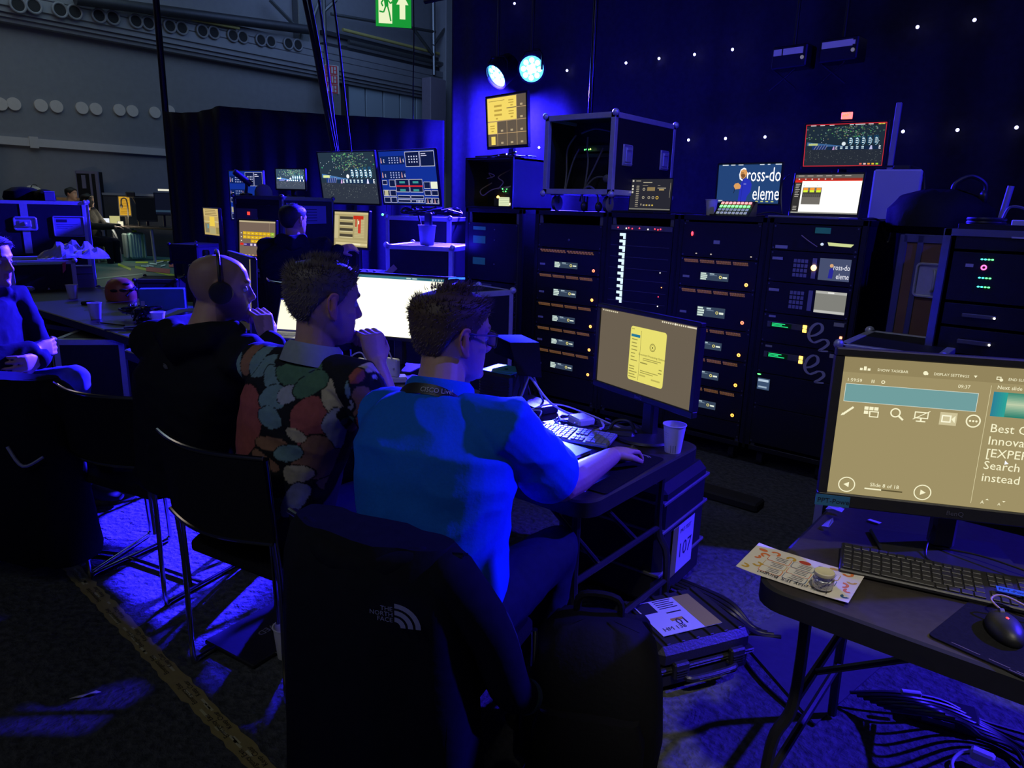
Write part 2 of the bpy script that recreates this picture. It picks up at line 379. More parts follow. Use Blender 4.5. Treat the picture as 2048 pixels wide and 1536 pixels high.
# wide ribbed duct band with round openings near the top of the wall
zt = onx(300, 48, WALLX).z; zb = onx(300, 78, WALLX).z
DUCT = mat('duct_band_paint', (.3, .3, .34), .55, .2, noise_scale=4, var=.12)
zb = onx(0, 45, WALLX).z; zt = zb+1.05
mb = MB()
prof = [(0, zb), (.25, zb), (.27, zb+.1), (.33, zb+.1), (.33, zb+.2), (.4, zb+.2), (.4, zb+.32), (.46, zb+.34), (.46, zb+.6), (.43, zb+.62), (.46, zb+.64), (.46, zb+.8), (.43, zb+.82), (.46, zb+.84), (.46, zt), (0, zt)]
mb.prism([(WALLX+x, -6, z) for x, z in prof], (0, 29, 0)); struct('trim_2', mb, DUCT)
OPEN = mat('dark_opening', (.02, .02, .025), .8, noise_scale=8, var=.2)
vent0 = None
for i, (x, y) in enumerate([(36, 10), (68, 12), (120, 20), (150, 24), (198, 31), (226, 35), (272, 42), (297, 46), (340, 52), (364, 56), (405, 62), (428, 65), (466, 71), (486, 74), (522, 80), (542, 83), (577, 87), (596, 90)]):
    p = onx(x, y, WALLX+.5)
    if vent0 is None:
        vent0 = thing('round_air_nozzle', 'x', 'air vent', p, 0, 'round air nozzles along the duct band')
        mb = MB(); mb.tube([(0, .165*cos(2*pi*k/28), .165*sin(2*pi*k/28)) for k in range(28)], .03, 8, closed=True); mb.build('nozzle_rim', DUCT, vent0)
        mb = MB(); mb.cyl((-.04, 0, 0), (.005, 0, 0), .15, n=28); mb.build('nozzle_opening', OPEN, vent0); o = vent0
    else: o = dup(vent0, p)
    o['label'] = 'dark round air nozzle in the ribbed duct band, number %s from the left picture edge' % ['one', 'two', 'three', 'four', 'five', 'six', 'seven', 'eight', 'nine', 'ten', 'eleven', 'twelve', 'thirteen', 'fourteen', 'fifteen', 'sixteen', 'seventeen', 'eighteen'][i]
DISC = mat('pale_disc_paint', (.72, .64, .6), .7, noise_scale=6, var=.08)
d0 = None
for i, (x, y) in enumerate([(0, 208), (27, 208), (81, 211), (112, 213), (163, 216), (191, 218), (238, 220), (264, 222), (309, 225), (338, 222)]):
    p = onx(x, y, WALLX)
    o = MB().cyl((0, 0, 0), (.05, 0, 0), .155, n=32).build('wall_disc', DISC, None, p) if d0 is None else dup(d0, p)
    d0 = d0 or o
    tag(o, 'pale disc on the grey hall wall, %s' % ['first, cut by the picture edge', 'second, beside the cut one', 'third from the left', 'fourth from the left', 'fifth from the left', 'sixth from the left', 'third from the drape', 'second from the drape post', 'next to the drape corner', 'last, half behind the drape post'][i], 'wall disc', 'round discs along the hall wall')
# corrugated pale door with seams, dark beams and the yellow pipe
def wq(x0, y0, x1, y1, off=0): return onx(x0, y0, WALLX+off), onx(x1, y1, WALLX+off)
DOOR = mat('pale_blue_door_panel', (.42, .5, .56), .55, .1, wave=1.2, var=.05)
mb = MB()
tl = onx(688, 100, WALLX); tr = onx(858, 130, WALLX); bl = onx(700, 235, WALLX)
n = 5; zt_ = tl.z-.1
for i in range(n):
    y0 = tl.y+(tr.y-tl.y)*i/n; y1 = tl.y+(tr.y-tl.y)*(i+1)/n
    mb.box((WALLX, y0+.03, 0), (WALLX+.12, y1-.03, zt_), .02)
o = mb.build('door_1', DOOR); o['kind'] = 'structure'
FRAME = mat('dark_steel_frame', (.07, .07, .085), .5, .5, noise_scale=6, var=.2)
mb = MB()
mb.box((WALLX, tl.y-.2, 0), (WALLX+.2, tl.y, zt_+.2)); mb.box((WALLX, tr.y, 0), (WALLX+.2, tr.y+.7, zt_+.2))
mb.box((WALLX, tl.y-1, zt_), (WALLX+.25, tr.y+1.2, zt_+.16)); mb.box((WALLX, tl.y-1, zt_+.42), (WALLX+.2, tr.y+1.2, zt_+.55))
struct('trim_3', mb, FRAME)
YEL = mat('yellow_pipe_paint', (.6, .5, .16), .5, noise_scale=10, var=.1)
o = MB().cyl((WALLX+.35, tl.y-.3, zt_+.66), (WALLX+.35, tr.y+.2, zt_+.66), .055).build('yellow_pipe', YEL)
tag(o, 'long yellow pipe above the pale corrugated door, below the exit sign', 'pipe')
o = MB().cyl((WALLX+.4, tl.y-.1, zt_+.3), (WALLX+.4, tr.y+.6, zt_+.3), .08).build('grey_pipe', STEEL)
tag(o, 'grey pipe running under the yellow pipe over the corrugated door', 'pipe')
p0 = onx(352+30, 29, WALLX+.6); p1 = onx(478, 48, WALLX+.6)
p0.z -= .12; p1.z -= .12
o = MB().cyl(p0, p1, .04).build('yellow_pipe', YEL); tag(o, 'short yellow pipe under the dark ceiling beam, above the duct band', 'pipe')
o = MB().cyl(onx(150, -2, WALLX+.7), onx(620, 60, WALLX+.7), .14).build('dark_beam', FRAME); tag(o, 'dark round beam running above the ribbed duct band', 'beam')
# brown painted upright and steel bracing above the duct
mb = MB()
pa = onx(610, 75, WALLX+.3); mb.box((WALLX, pa.y-.25, pa.z-.4), (WALLX+.35, pa.y+.15, 10.9), .02)
for (x0, y0, x1, y1) in ((540, 0, 600, 62), (625, 40, 640, 0), (648, 22, 672, 0), (652, 130, 648, 0), (662, 28, 870, 64), (866, 0, 868, 150), (866, 92, 902, 40), (825, 55, 866, 110)):
    mb.tube([onx(x0, y0, WALLX+.5), onx(x1, y1, WALLX+.5)], .06, 6)
o = mb.build('steel_bracing', STEEL); o['kind'] = 'structure'; o.name = 'trim_4'
GREYW = mat('grey_column_paint', (.42, .42, .47), .7, noise_scale=4, var=.1)
mb = MB(); y_ = onx(888, 100, WALLX).y; mb.box((WALLX, y_-.5, 0), (WALLX+.6, y_+.6, 9.5), .03); struct('trim_5', mb, GREYW)
q = onx(878, 200, WALLX+1.0); mb = MB(); mb.box((WALLX+.6, q.y-.55, 3.2), (WALLX+1.1, q.y+.3, q.z+.75), .03)
o = mb.build('wall_cabinet', mat('mauve_grey_cabinet', (.3, .26, .36), .6, noise_scale=6, var=.1)); tag(o, 'mauve grey box fixed to the column left of the tall curtain edge', 'cabinet')
# three red fire equipment signs, one board with a bent edge
fs = thing('fire_sign', 'red fire equipment board with three white pictograms beside the hanging cables', 'sign', onx(663, 159, WALLX+.9), radians(68))
SIGNR = mat('red_sign_board', (.6, .04, .05), .5, noise_scale=20, var=.1)
mb = MB(); mb.box((-.22, 0, -.45), (.22, .04, .45), .01); mb.box((.22, 0, -.45), (.26, .2, .45), .01); mb.build('board', WHITEP, fs)
mb = MB()
for k in range(3): mb.box((-.2, -.012, -.43+k*.293), (.2, 0, -.155+k*.293))
mb.build('red_panel', SIGNR, fs)
mb = MB()
for k in range(3):
    z = -.43+k*.293
    for x0, z0, x1, z1 in ((-.15, .05, -.06, .2), (-.13, .2, -.1, .25), (.0, .04, .05, .24), (.09, .04, .15, .12), (.09, .15, .15, .24)): mb.box((x0, -.016, z+z0), (x1, -.011, z+z1))
mb.build('pictogram', WHITEP, fs)
# lit exit sign: running figure and arrow
p = atd(787, 12, 11.5)
ex = thing('exit_sign', 'lit green exit sign with running figure and upward arrow, high above the door', 'exit sign', p, radians(48))
mb = MB(); mb.box((-.29, .0, -.31), (.29, .06, .34), .01); mb.build('sign_box', WHITEP, ex)
s = Scr(.57, .63); gr = c(25, 150, 55); wh = c(235, 245, 200)
s.rect(0, 0, 1, 1, gr, 0); s.rect(.08, .02, .46, .92, wh, 1)
s.disc(.3, .2, .05, gr, 2); s.poly([(.22, .3), (.34, .28), (.36, .5), (.26, .55)], gr, 2)
for q in ((.3, .32, .42, .45), (.42, .45, .46, .4), (.24, .34, .16, .44), (.16, .44, .2, .52), (.28, .52, .22, .66), (.22, .66, .1, .64), (.33, .5, .38, .66), (.38, .66, .42, .86)): s.line(*q, .04, gr, 2)
s.poly([(.75, .18), (.92, .46), (.83, .46), (.83, .8), (.67, .8), (.67, .46), (.58, .46)], wh, 2)
s.mb.build('sign_face', GLOW, ex)
MB().cyl((0, .03, .34), (0, .03, 6), .012).build('hanging_rod', STEEL, ex)
# thin hanging wires in front of the hall wall
for i, (x0, y0, x1, y1, d, r, lab) in enumerate([(608, -4, 668, 303, 6.9, .022, 'thick black cable hanging slantwise to the left big screen, leftmost'), (618, -4, 672, 303, 6.92, .02, 'thick black cable beside the leftmost hanging cable'),
        (637, -4, 676, 303, 7, .012, 'thin black cable hanging right of the thick pair'), (666, -4, 702, 303, 7, .011, 'thin black cable hanging past the red fire board'), (827, -4, 826, 238, 9, .008, 'thin wire hanging straight down in front of the exit sign')]):
    a = atd(x0, y0, d); b = atd(x1, y1, d)
    cable([a, a.lerp(b, .35)+Vector((.01, 0, 0)), a.lerp(b, .7), b], r, lab, CABLE, 6, 'hanging_cable', 'cables hanging from the roof')
# black drape on an upright, standing left of the screens
BLACKCLOTH = mat('black_drape_cloth', (.03, .03, .04), .9, noise_scale=30, var=.25, bump=.05, spec=.1)
def drape(path, ztop, mbx, amp=.035, per=.32, zb=.02, ph=0):
    P = [Vector((x, y, 0)) for x, y in path]; samples = []; total = 0
    for i in range(len(P)-1):
        n = max(2, int((P[i+1]-P[i]).length/.035)); d = (P[i+1]-P[i]).normalized(); nn = Vector((-d.y, d.x, 0))
        for k in range(n+(1 if i == len(P)-2 else 0)):
            q = P[i].lerp(P[i+1], k/n); samples.append((q, nn, total+(q-P[i]).length, i+k/n))
        total += (P[i+1]-P[i]).length
    rows = 9; vs = []; fs = []; W = len(samples)
    for r in range(rows+1):
        for q, nn, t, u in samples:
            zt = ztop(u); z = zb+(zt-zb)*r/rows
            a = amp*(1-.45*r/rows)*(sin(2*pi*t/per+ph)+.5*sin(2*pi*t/per*.43+1.3+ph)+.25*noise.noise(Vector((t*2, z, 0))))
            vs.append(q+nn*a+Vector((0, 0, z)))
    for r in range(rows):
        for k in range(W-1): fs.append((r*W+k, r*W+k+1, (r+1)*W+k+1, (r+1)*W+k))
    mbx.add(vs, fs, True); return mbx
A_ = atd(325, 222, 10.2); B_ = atd(440, 212, 9.6); C_ = atd(888, 241, 9.3)
zz = [A_.z, B_.z, C_.z]
def zt_drape(u):
    i = min(1, int(u)); f = u-i; return zz[i]*(1-f)+zz[i+1]*f-.05*sin(pi*f)*(1 if i == 0 else .3)
o = drape([A_.xy, B_.xy, C_.xy], zt_drape, MB()).build('black_drape', BLACKCLOTH)
sm = o.modifiers.new('cloth_thickness', 'SOLIDIFY'); sm.thickness = .012
tag(o, 'low black drape wall standing behind the big screens left of the star curtain', 'curtain')
p = atd(331, 224, 10.35); q = atd(307, -10, 9.05)
o = MB().cyl((p.x, p.y, 0), (p.x, p.y, 5.8), .045).build('drape_post', BLACKM); tag(o, 'tall black upright post at the left end of the low drape', 'post')
# star curtain
sc0 = thing('star_curtain', 'tall black star curtain with tiny white lights behind the equipment racks', 'curtain', (0, 7.4, 0))
X0 = ony(902, 200, 7.4).x
STAR = mat('black_star_cloth', (.05, .05, .055), .9, noise_scale=18, var=.3, bump=.1, spec=.1)
o = drape([(X0, 0), (7.5, 0)], lambda u: 8, MB(), .03, .55, .01).build('cloth', STAR, sc0)
sm = o.modifiers.new('cloth_thickness', 'SOLIDIFY'); sm.thickness = .01
st0 = None
STARL = mat('star_led', (.8, .8, .9), .4, emit=(2.2, 2.2, 5), noise_scale=5, var=0)
for x, y in [(1029, 7), (1134, 141), (1252, 126), (1318, 117), (1389, 109), (1465, 99), (1835, 54), (1949, 40), (1043, 290), (1078, 295), (1377, 280), (1451, 277), (1530, 274), (1806, 263), (1915, 260), (2033, 255)]:
    p = ony(x, y, 7.31)-Vector((0, 7.4, 0))
    if st0 is None: st0 = MB().sphere((0, 0, 0), .0145, 8, 6).build('star_light', STARL, sc0, p)
    else:
        k = st0.copy(); COL.objects.link(k); k.parent = sc0; k.location = p
# hanging black pole behind the large case
p = ony(1187, 100, 6.2)
o = MB().cyl((p.x, p.y, 0), (p.x, p.y, 5.2), .024).build('stand_pole', mat('dark_glossy_pole', (.05, .05, .06), .2, .7, noise_scale=10, var=.1)); tag(o, 'tall dark glossy pole rising behind the large flight case', 'pole')
# LED par lamps
def par(loc, tgt, label, k):
    r = thing('par_lamp', label, 'stage light', loc, 0, 'blue stage lamps above the racks')
    T = (Vector(tgt)-Vector(loc)).to_track_quat('-Z', 'Y').to_matrix().to_4x4() @ Matrix.Scale(1.3, 4)
    mb = MB(T); mb.lathe([(.05, .22), (.1, .2), (.12, .1), (.125, -.01), (.125, -.03), (.11, -.03), (.11, 0)]); mb.build('housing', BLACKM, r)
    mb = MB(T); mb.lathe([(.108, -.004), (.108, 0)], n=24); mb.build('lens_plate', mat('lit_lens_plate', (.2, .4, .6), .4, emit=(.25*k, 1.5*k, 3.5*k)), r)
    mb = MB(T)
    for i in range(12):
        rr = .026 if i < 4 else .072; a = 2*pi*i/4+.4 if i < 4 else 2*pi*(i-4)/8
        mb.lathe([(.021, -.008), (.024, -.004)], (rr*cos(a), rr*sin(a), 0), 12)
    mb.build('led_cluster', mat('blue_led_lens', (.5, .8, 1), .3, emit=(1.5*k, 4*k, 9*k)), r)
    mb = MB(); mb.tube([(-.15, 0, -.02), (-.15, 0, .14), (-.1, 0, .2), (.1, 0, .2), (.15, 0, .14), (.15, 0, -.02)], .012, 6); mb.cyl((0, 0, .2), (0, 0, .95), .018); mb.build('yoke', BLACKM, r)
    return r
par(PAR1, (0, 0, 1.5), 'round blue-white stage lamp shining straight out from before the star curtain', .9)
par(PAR2, PAR2+ROT @ Vector((-.63, -.7, .36)), 'stage lamp turned aside so its lens is a thin slanted bright oval', .6)
zb_ = max(PAR1.z, PAR2.z)+.95
o = MB().cyl((X0, 6.92, zb_), (-1, 6.92, zb_), .03).build('hanging_bar', BLACKM); tag(o, 'black horizontal bar carrying the two blue stage lamps', 'bar')
# two fixtures hung high before the curtain
for x, y, w_, two, lab in ((1577, 103, .27, 1, 'dark hung fixture with two pale plates, left of the pair high on the curtain'), (1676, 88, .27, 0, 'dark hung fixture with one long pale plate, right of the pair high on the curtain')):
    p = ony(x, y, 6.6); r = thing('hung_fixture', lab, 'fixture', p, radians(-6), 'fixtures hung high before the curtain')
    mb = MB(); mb.box((-w_*.55, 0, -.13), (w_*.6, .2, .05), .01); mb.cyl((0, .1, .05), (0, .1, 2.4), .015); mb.build('body', BLACKP, r)
    mb = MB()
    if two: mb.box((-.13, -.008, -.025), (-.06, 0, .025)); mb.box((-.045, -.008, -.025), (.13, 0, .025))
    else: mb.box((-.13, -.008, -.025), (.12, 0, .025)); mb.box((.12, -.008, -.015), (.14, 0, .015))
    mb.build('pale_plate', mat('pale_plate', (.6, .58, .6), .5, emit=(.03, .03, .07)), r)
    MB().sphere((.13, -.01, -.06), .016, 10, 6).build('indicator', mat('dim_indicator', (.6, .6, .4), .4, emit=(.12, .12, .06)), r)
    mb = MB()
    for s_ in (-1, 1): mb.tube([(-.12*s_-.04, .05, -.3), (.1*s_-.04, .05, -.13)], .008, 6)
    mb.build('bracket', BLACKM, r)
# ================================================================== FURNITURE AND DESK THINGS (front)
ADJ = {}
def folding_table(label, x0, x1, y0, y1, r=.07, left=True, right=True, group='folding tables', top=TABLE):
    t = thing('folding_table', label, 'table', ((x0+x1)/2, (y0+y1)/2, 0), 0, group)
    W = (x1-x0)/2; D = (y1-y0)/2; H = .74
    mb = MB(); o = rrect(-W, -D, W, D, r); i_ = rrect(-W+.008, -D+.008, W-.008, D-.008, r)
    mb.prism([(x, y, H-.012) for x, y in i_], (0, 0, .012)); mb.build('table_top', top, t)
    mb = MB(); n = len(o); ring = []
    for z, rr in ((H-.05, o), (H-.004, o), (H, i_)): ring.append([(x, y, z) for x, y in rr])
    vs = [p for q in ring for p in q]; fs = []
    for a in range(2):
        for k in range(n): fs.append((a*n+k, a*n+(k+1) % n, (a+1)*n+(k+1) % n, (a+1)*n+k))
    mb.add(vs, fs, True); mb.prism([(x, y, H-.05) for x, y in i_], (0, 0, .006)); mb.build('table_edge', BLACKP, t)
    for sx, on in ((-1, left), (1, right)):
        if not on: continue
        x = sx*(W-.1)
        for sy in (-1, 1):
            MB().tube(curve([(x, sy*(D-.1), H-.05), (x, sy*(D-.1), .42), (x+sx*.03, sy*(D-.07), .3), (x+sx*.03, sy*(D-.05), .012)], 5), .014, 8).build('leg', BLACKM, t)
        mb = MB(); mb.tube([(x, -D+.1, .42), (x, D-.1, .42)], .011, 8); mb.tube([(x+sx*.03, -D+.06, .2), (x+sx*.03, D-.06, .2)], .011, 8)
        mb.tube([(x, -.12, .42), (x-sx*.42, -.1, H-.05)], .009, 8); mb.tube([(x, .12, .42), (x-sx*.42, .1, H-.05)], .009, 8); mb.build('brace', BLACKM, t)
    return t
TB1 = folding_table('dark folding table under the silver keyboard, the three men sit along it', -2.84, -1.0, 1.575, 2.32)
TB2 = folding_table('dark folding table in the right corner carrying the large slide-show monitor', -.49, 1.34, 1.475, 2.22)
TB3 = folding_table('dark folding table in front of the man in the black hoodie', -4.05, -2.86, 1.575, 2.32)
# ---- monitors
def monitor(name, label, cat, ctr, yaw, pitch, w, h, bz=.012, zb=.74, draw=None, group=None, logo=None, sx=0, stand='plate', chin=None, bw=.24, bd=.19, back=.05, white=None):
    ctr = Vector(ctr); r = thing(name, label, cat, (ctr.x, ctr.y, zb), radians(yaw), group)
    T = Matrix.Translation((0, 0, ctr.z-zb)) @ Matrix.Rotation(radians(-pitch), 4, 'X'); chin = bz*1.5 if chin is None else chin
    mb = MB(T); W = w/2; H = h/2
    mb.box((-W-bz, -.006, H), (W+bz, .02, H+bz), .003); mb.box((-W-bz, -.006, -H-chin), (W+bz, .02, -H), .003)
    mb.box((-W-bz, -.006, -H), (-W, .02, H)); mb.box((W, -.006, -H), (W+bz, .02, H))
    mb.box((-W-bz*.6, .004, -H-chin*.6), (W+bz*.6, .026, H+bz*.6), .006)
    mb.box((-W*.55, .02, -H*.6), (W*.55, .02+back, H*.6), .02)
    bez = mb.build('bezel', BLACKP, r)
    s = Scr(w, h, T @ Matrix.Translation((0, .002, 0)))
    if draw: draw(s)
    else: s.rect(0, 0, 1, 1, c(8, 8, 12))
    s.mb.build('screen', GLOW, r)
    if logo:
        mb = MB(T); mb.text(logo, .016, lambda x, y: (x+sx*W, -.0075, -H-chin*.68+y), 'c'); mb.build('maker_mark', STEEL, bez)
    zc = ctr.z-zb
    if stand:
        mb = MB(); y0 = .03+back
        mb.box((-.028, y0-.02, .012), (.028, y0+.02, zc-h*.1), .008); mb.build('stand_neck', BLACKP, r)
        mb = MB()
        if stand == 'round': mb.lathe([(.11, 0), (.115, .004), (.11, .012), (.03, .02)], (0, y0-.02, 0), 30)
        else: mb.box((-bw/2, y0-bd*.7, 0), (bw/2, y0+bd*.3, .012), .004)
        mb.build('stand_base', BLACKP, r)
    return r
def draw_main(s):
    rnd = random.Random(3); g = c(106, 95, 80)
    s.rect(0, 0, 1, 1, g, 0); s.bars(.02, .012, .02, 1, .1, .018, c(225, 215, 190), rnd)
    for i in range(7): s.rect(.045+i*.022, .014, .045+i*.022+.014, .03, c(220, 210, 180))
    for i in range(12): s.rect(.66+i*.02, .012, .672+i*.02, .032, c(225, 215, 190))
    s.rect(.9, .012, .985, .03, c(225, 215, 190)); s.disc(.79, .022, .008, c(240, 235, 215), 2)
    y = c(232, 222, 112); m = c(150, 142, 70)
    pts = [(.35+(a)*.37, .15+(b)*.70) for a, b in rrect(0, 0, 1, 1, .06)]
    s.poly(pts, y, 1); s.rect(.463, .19, .466, .83, c(120, 112, 60), 2)
    for i in range(3): s.disc(.364+i*.01, .185, .004, m, 2)
    s.rect(.36, .25, .455, .285, c(40, 120, 150), 2); s.bars(.37, .31, .075, 7, .045, .012, m, rnd, 2); s.bars(.36, .66, .085, 4, .035, .012, m, rnd, 2); s.rect(.36, .8, .44, .812, m, 2)
    s.ring(.59, .37, .03, .006, m, 2); s.ring(.59, .37, .02, .003, m, 2); s.disc(.59, .37, .006, c(60, 55, 30), 2)
    s.text(.59, .5, .038, 'Document Processing Options', c(70, 64, 30), 3, 'c')
    s.bars(.5, .525, .2, 2, .022, .009, m, rnd, 2); s.rect(.475, .585, .55, .6, m, 2); s.rect(.67, .62, .7, .632, m, 2); s.rect(.665, .66, .7, .674, m, 2)
    s.bars(.48, .69, .22, 2, .025, .009, m, rnd, 2); s.rect(.475, .745, .54, .765, c(190, 180, 90), 2); s.rect(.6, .765, .69, .785, c(190, 180, 90), 2)
M1 = monitor('computer_monitor', 'black monitor with a yellow window on a brown desktop, behind the white paper cup', 'monitor', (-1.205, 2.202, 1.05), -17.6, .7, .485, .28, .016, .74, draw_main, 'computer monitors', 'BenQ', stand='round', back=.03)
def draw_slide(s):
    bg = c(158, 144, 102); wh = c(248, 243, 205); s.rect(0, 0, 1, 1, bg, 0); rnd = random.Random(5)
    s.rect(0, 0, 1, .11, c(146, 132, 92), 1)
    for i in range(3): s.rect(.062+i*.014, .086-.012*(1, 2, 1)[i], .072+i*.014, .09, wh, 2)
    s.text(.125, .088, .026, 'SHOW TASKBAR', wh, 3); s.disc(.296, .078, .008, wh, 2); s.rect(.292, .075, .306, .09, wh, 2)
    s.text(.325, .088, .026, 'DISPLAY SETTINGS', wh, 3); s.poly([(.463, .07), (.475, .07), (.469, .086)], wh, 3)
    s.frame(.54, .066, .556, .088, wh, .003, 3); s.disc(.557, .088, .006, wh, 3); s.text(.58, .088, .026, 'END SLIDE SHOW', wh, 3)
    s.text(.02, .175, .034, '1:59:59', wh, 3); s.rect(.11, .152, .113, .174, wh, 3); s.rect(.117, .152, .12, .174, wh, 3); s.ring(.152, .163, .007, .003, wh, 3)
    s.text(.415, .163, .034, '09:37', wh, 3)
    s.rect(.018, .19, .49, .32, c(112, 158, 158), 1); s.frame(.018, .19, .49, .32, c(225, 230, 215), .0016, 2)
    s.rect(.527, .13, .5285, .97, c(225, 215, 170), 2)
    v = .385
    s.line(.022, v+.03, .058, v-.028, .008, wh, 3); s.poly([(.014, v+.04), (.02, v+.018), (.03, v+.03)], wh, 3)
    for i in range(3):
        for j in range(2): s.rect(.098+i*.018, v-.04+j*.03, .113+i*.018, v-.016+j*.03, wh, 3)
    s.rect(.118, v-.01, .152, v+.034, bg, 4); s.frame(.118, v-.01, .152, v+.034, wh, .004, 5)
    s.ring(.212, v-.012, .019, .005, wh, 3); s.line(.224, v+.008, .242, v+.036, .007, wh, 3)
    s.frame(.28, v-.034, .33, v+.014, wh, .004, 3); s.line(.276, v+.022, .334, v-.042, .003, wh, 4); s.rect(.302, v+.014, .308, v+.03, wh, 3); s.rect(.288, v+.03, .322, v+.038, wh, 3)
    s.rect(.37, v-.045, .43, v+.045, c(205, 194, 152), 2); s.frame(.376, v-.026, .41, v+.026, c(250, 246, 215), .005, 4); s.poly([(.411, v), (.424, v-.026), (.424, v+.026)], wh, 4)
    s.ring(.487, v, .026, .005, wh, 3)
    for i in range(3): s.disc(.476+i*.011, v, .004, wh, 3)
    s.text(.548, .15, .036, 'Next slide', wh, 3)
    s.rect(.54, .17, .94, .34, c(40, 120, 140), 1)
    for i in range(16):
        k = abs(i-7)/8; s.rect(.54, .17+i*.0106, .94, .1806+i*.0106, c(int(190-140*k), int(205-75*k), int(170-60*k)), 2)
    for i in range(6): s.rect(.54+i*.008, .17, .548+i*.008, .34, c(45, 130+6*i, 150), 3)
    s.poly([(.74+.085*cos(a/10*pi)*(1 if True else 0), .275-.105*sin(a/10*pi)) for a in range(11)]+[(.66, .31), (.82, .31)][::1], c(40, 100, 190), 4)
    for i in range(26): s.disc(.74+rnd.uniform(-.07, .07), .29-rnd.uniform(0, .07), .004, c(190, 210, 225), 5, 6)
    s.poly([(.68, .345), (.74, .31), (.83, .345)], c(50, 80, 60), 5); s.text(.735, .335, .03, 'AI', c(110, 220, 90), 6, 'c')
    for i, t in enumerate(['Best Cisco portfolio', 'Innovation required', '[EXPERIMENT]', 'Search for info \u2013 look', 'instead of up']): s.text(.548, .45+i*.088, .084, t, wh, 3)
    s.poly([(.618, .64), (.618, .67), (.632, .662)], c(250, 250, 255), 6)
    for u, f in ((.072, -1), (.352, 1)):
        s.ring(u, .93, .032, .004, wh, 3); s.poly([(u+.012*f, .93), (u-.008*f, .91), (u-.008*f, .95)][::1], wh, 3)
    s.text(.212, .925, .038, 'Slide 8 of 18', wh, 3, 'c'); s.rect(.14, .94, .28, .95, c(90, 80, 50), 2); s.rect(.14, .94, .202, .95, wh, 3)
    s.text(.56, .965, .034, 'A', wh, 3); s.text(.62, .965, .028, 'A', wh, 3); s.poly([(.576, .935), (.582, .925), (.588, .935)], wh, 3); s.poly([(.634, .93), (.646, .93), (.64, .94)], wh, 3)
BL = atd(1653, 983, 1.74); byaw = radians(26); bp = radians(2.5); bw_, bh_ = .598, .336
bc = BL+Vector((cos(byaw), sin(byaw), 0))*bw_/2+(Vector((-sin(byaw), cos(byaw), 0))*sin(bp)+Vector((0, 0, 1))*cos(bp))*bh_/2
M2 = monitor('computer_monitor', 'large black monitor showing the slide-show presenter page, on the right corner table', 'monitor', bc, 26, 2.5, bw_, bh_, .02, .74, draw_slide, 'computer monitors', 'BenQ', sx=-.05, chin=.034, bw=.3, bd=.2)
TAPEB = mat('blue_masking_tape', (.1, .36, .56), .7, noise_scale=40, var=.1)
def tape_label(parent, T, w, h, t='PPT-Power'):
    mb = MB(T); mb.col = c(40, 105, 150) ; mb.box((0, -.001, -h/2), (w, 0, h/2)); mb.col = c(12, 22, 40)
    mb.text(t, h*.62, lambda x, y: (w*.06+x, -.0016, y-h*.22)); mb.build('tape_label', PRINT, parent.children[0])
tape_label(M2, Matrix.Translation((-.325, -.02, bc.z-.74-.336/2-.017)), .078, .028)
# white document monitor in front of the second man
def draw_white(s):
    s.rect(0, 0, 1, 1, (1.5, 1.45, 1.15), 0); s.rect(0, 0, 1, .045, c(60, 120, 140), 1); s.rect(.01, .015, .07, .03, c(190, 215, 215), 2)
    for u in (.62, .68): s.rect(u, .012, u+.045, .03, c(190, 215, 215), 2)
    s.rect(.74, .012, .86, .03, c(40, 90, 110), 2)
    for i in range(4): s.disc(.885+i*.028, .022, .007, c(200, 215, 215), 2)
M3 = monitor('computer_monitor', 'black monitor with a bright white page, in front of the man in the patterned shirt', 'monitor', (-2.66, 2.32, 1.055), 21.7, 3.0, .531, .297, .013, .74, draw_white, 'computer monitors', stand='plate', back=.03)
ADJ['M3'] = M3
# monitor seen from its back at the end of the row
m4r = atd(505, 578, 3.45)
M4 = monitor('computer_monitor', 'dark monitor seen almost edge-on beside the man in the black hoodie', 'monitor', m4r+Vector((-cos(radians(17)), sin(radians(17)), 0))*.25, -17, 2, .49, .28, .012, .741, lambda s: (s.rect(0, 0, 1, 1, c(14, 14, 44), 0), s.rect(.9, 0, 1, 1, c(150, 138, 104), 1)), 'computer monitors', stand='plate', back=.03)
# ---- cups
def cup(loc, label, h=.1, rt=.038, rb=.027, sc=1):
    r = thing('paper_cup', label, 'cup', loc, 0, 'white paper cups')
    MB().lathe([(rb*.9, .003), (rb, 0), (rb+.001, .003), (rt, h-.004), (rt+.003, h-.003), (rt+.003, h), (rt-.001, h), (rt-.002, h-.006), (rb-.002, .01), (.001, .009)], n=30).build('cup_body', CUPW, r)
    return r
k = cup(onz(1345, 903, .74), 'white paper cup with grey print on the table corner, in front of the yellow-window monitor')
mb = MB(); mb.col = c(95, 105, 120)
def onc(x, y, a0):
    z = .05+y; rr = .027+(.011*z/.1)+.0008; a = a0+x/rr; return (rr*cos(a), rr*sin(a), z)
for z in (.02, .012, .004): mb.text('paper cup'[:5] if 0 else '\u2014 \u2014', .012, lambda x, y, z=z: onc(x, y+z, radians(-140)))
mb.text('|||', .03, lambda x, y: onc(x, y-.04, radians(-85))); mb.text('\u25a0' if 0 else 'o', .012, lambda x, y: onc(x, y-.04, radians(-135)))
mb.build('cup_print', PRINT, k.children[0])
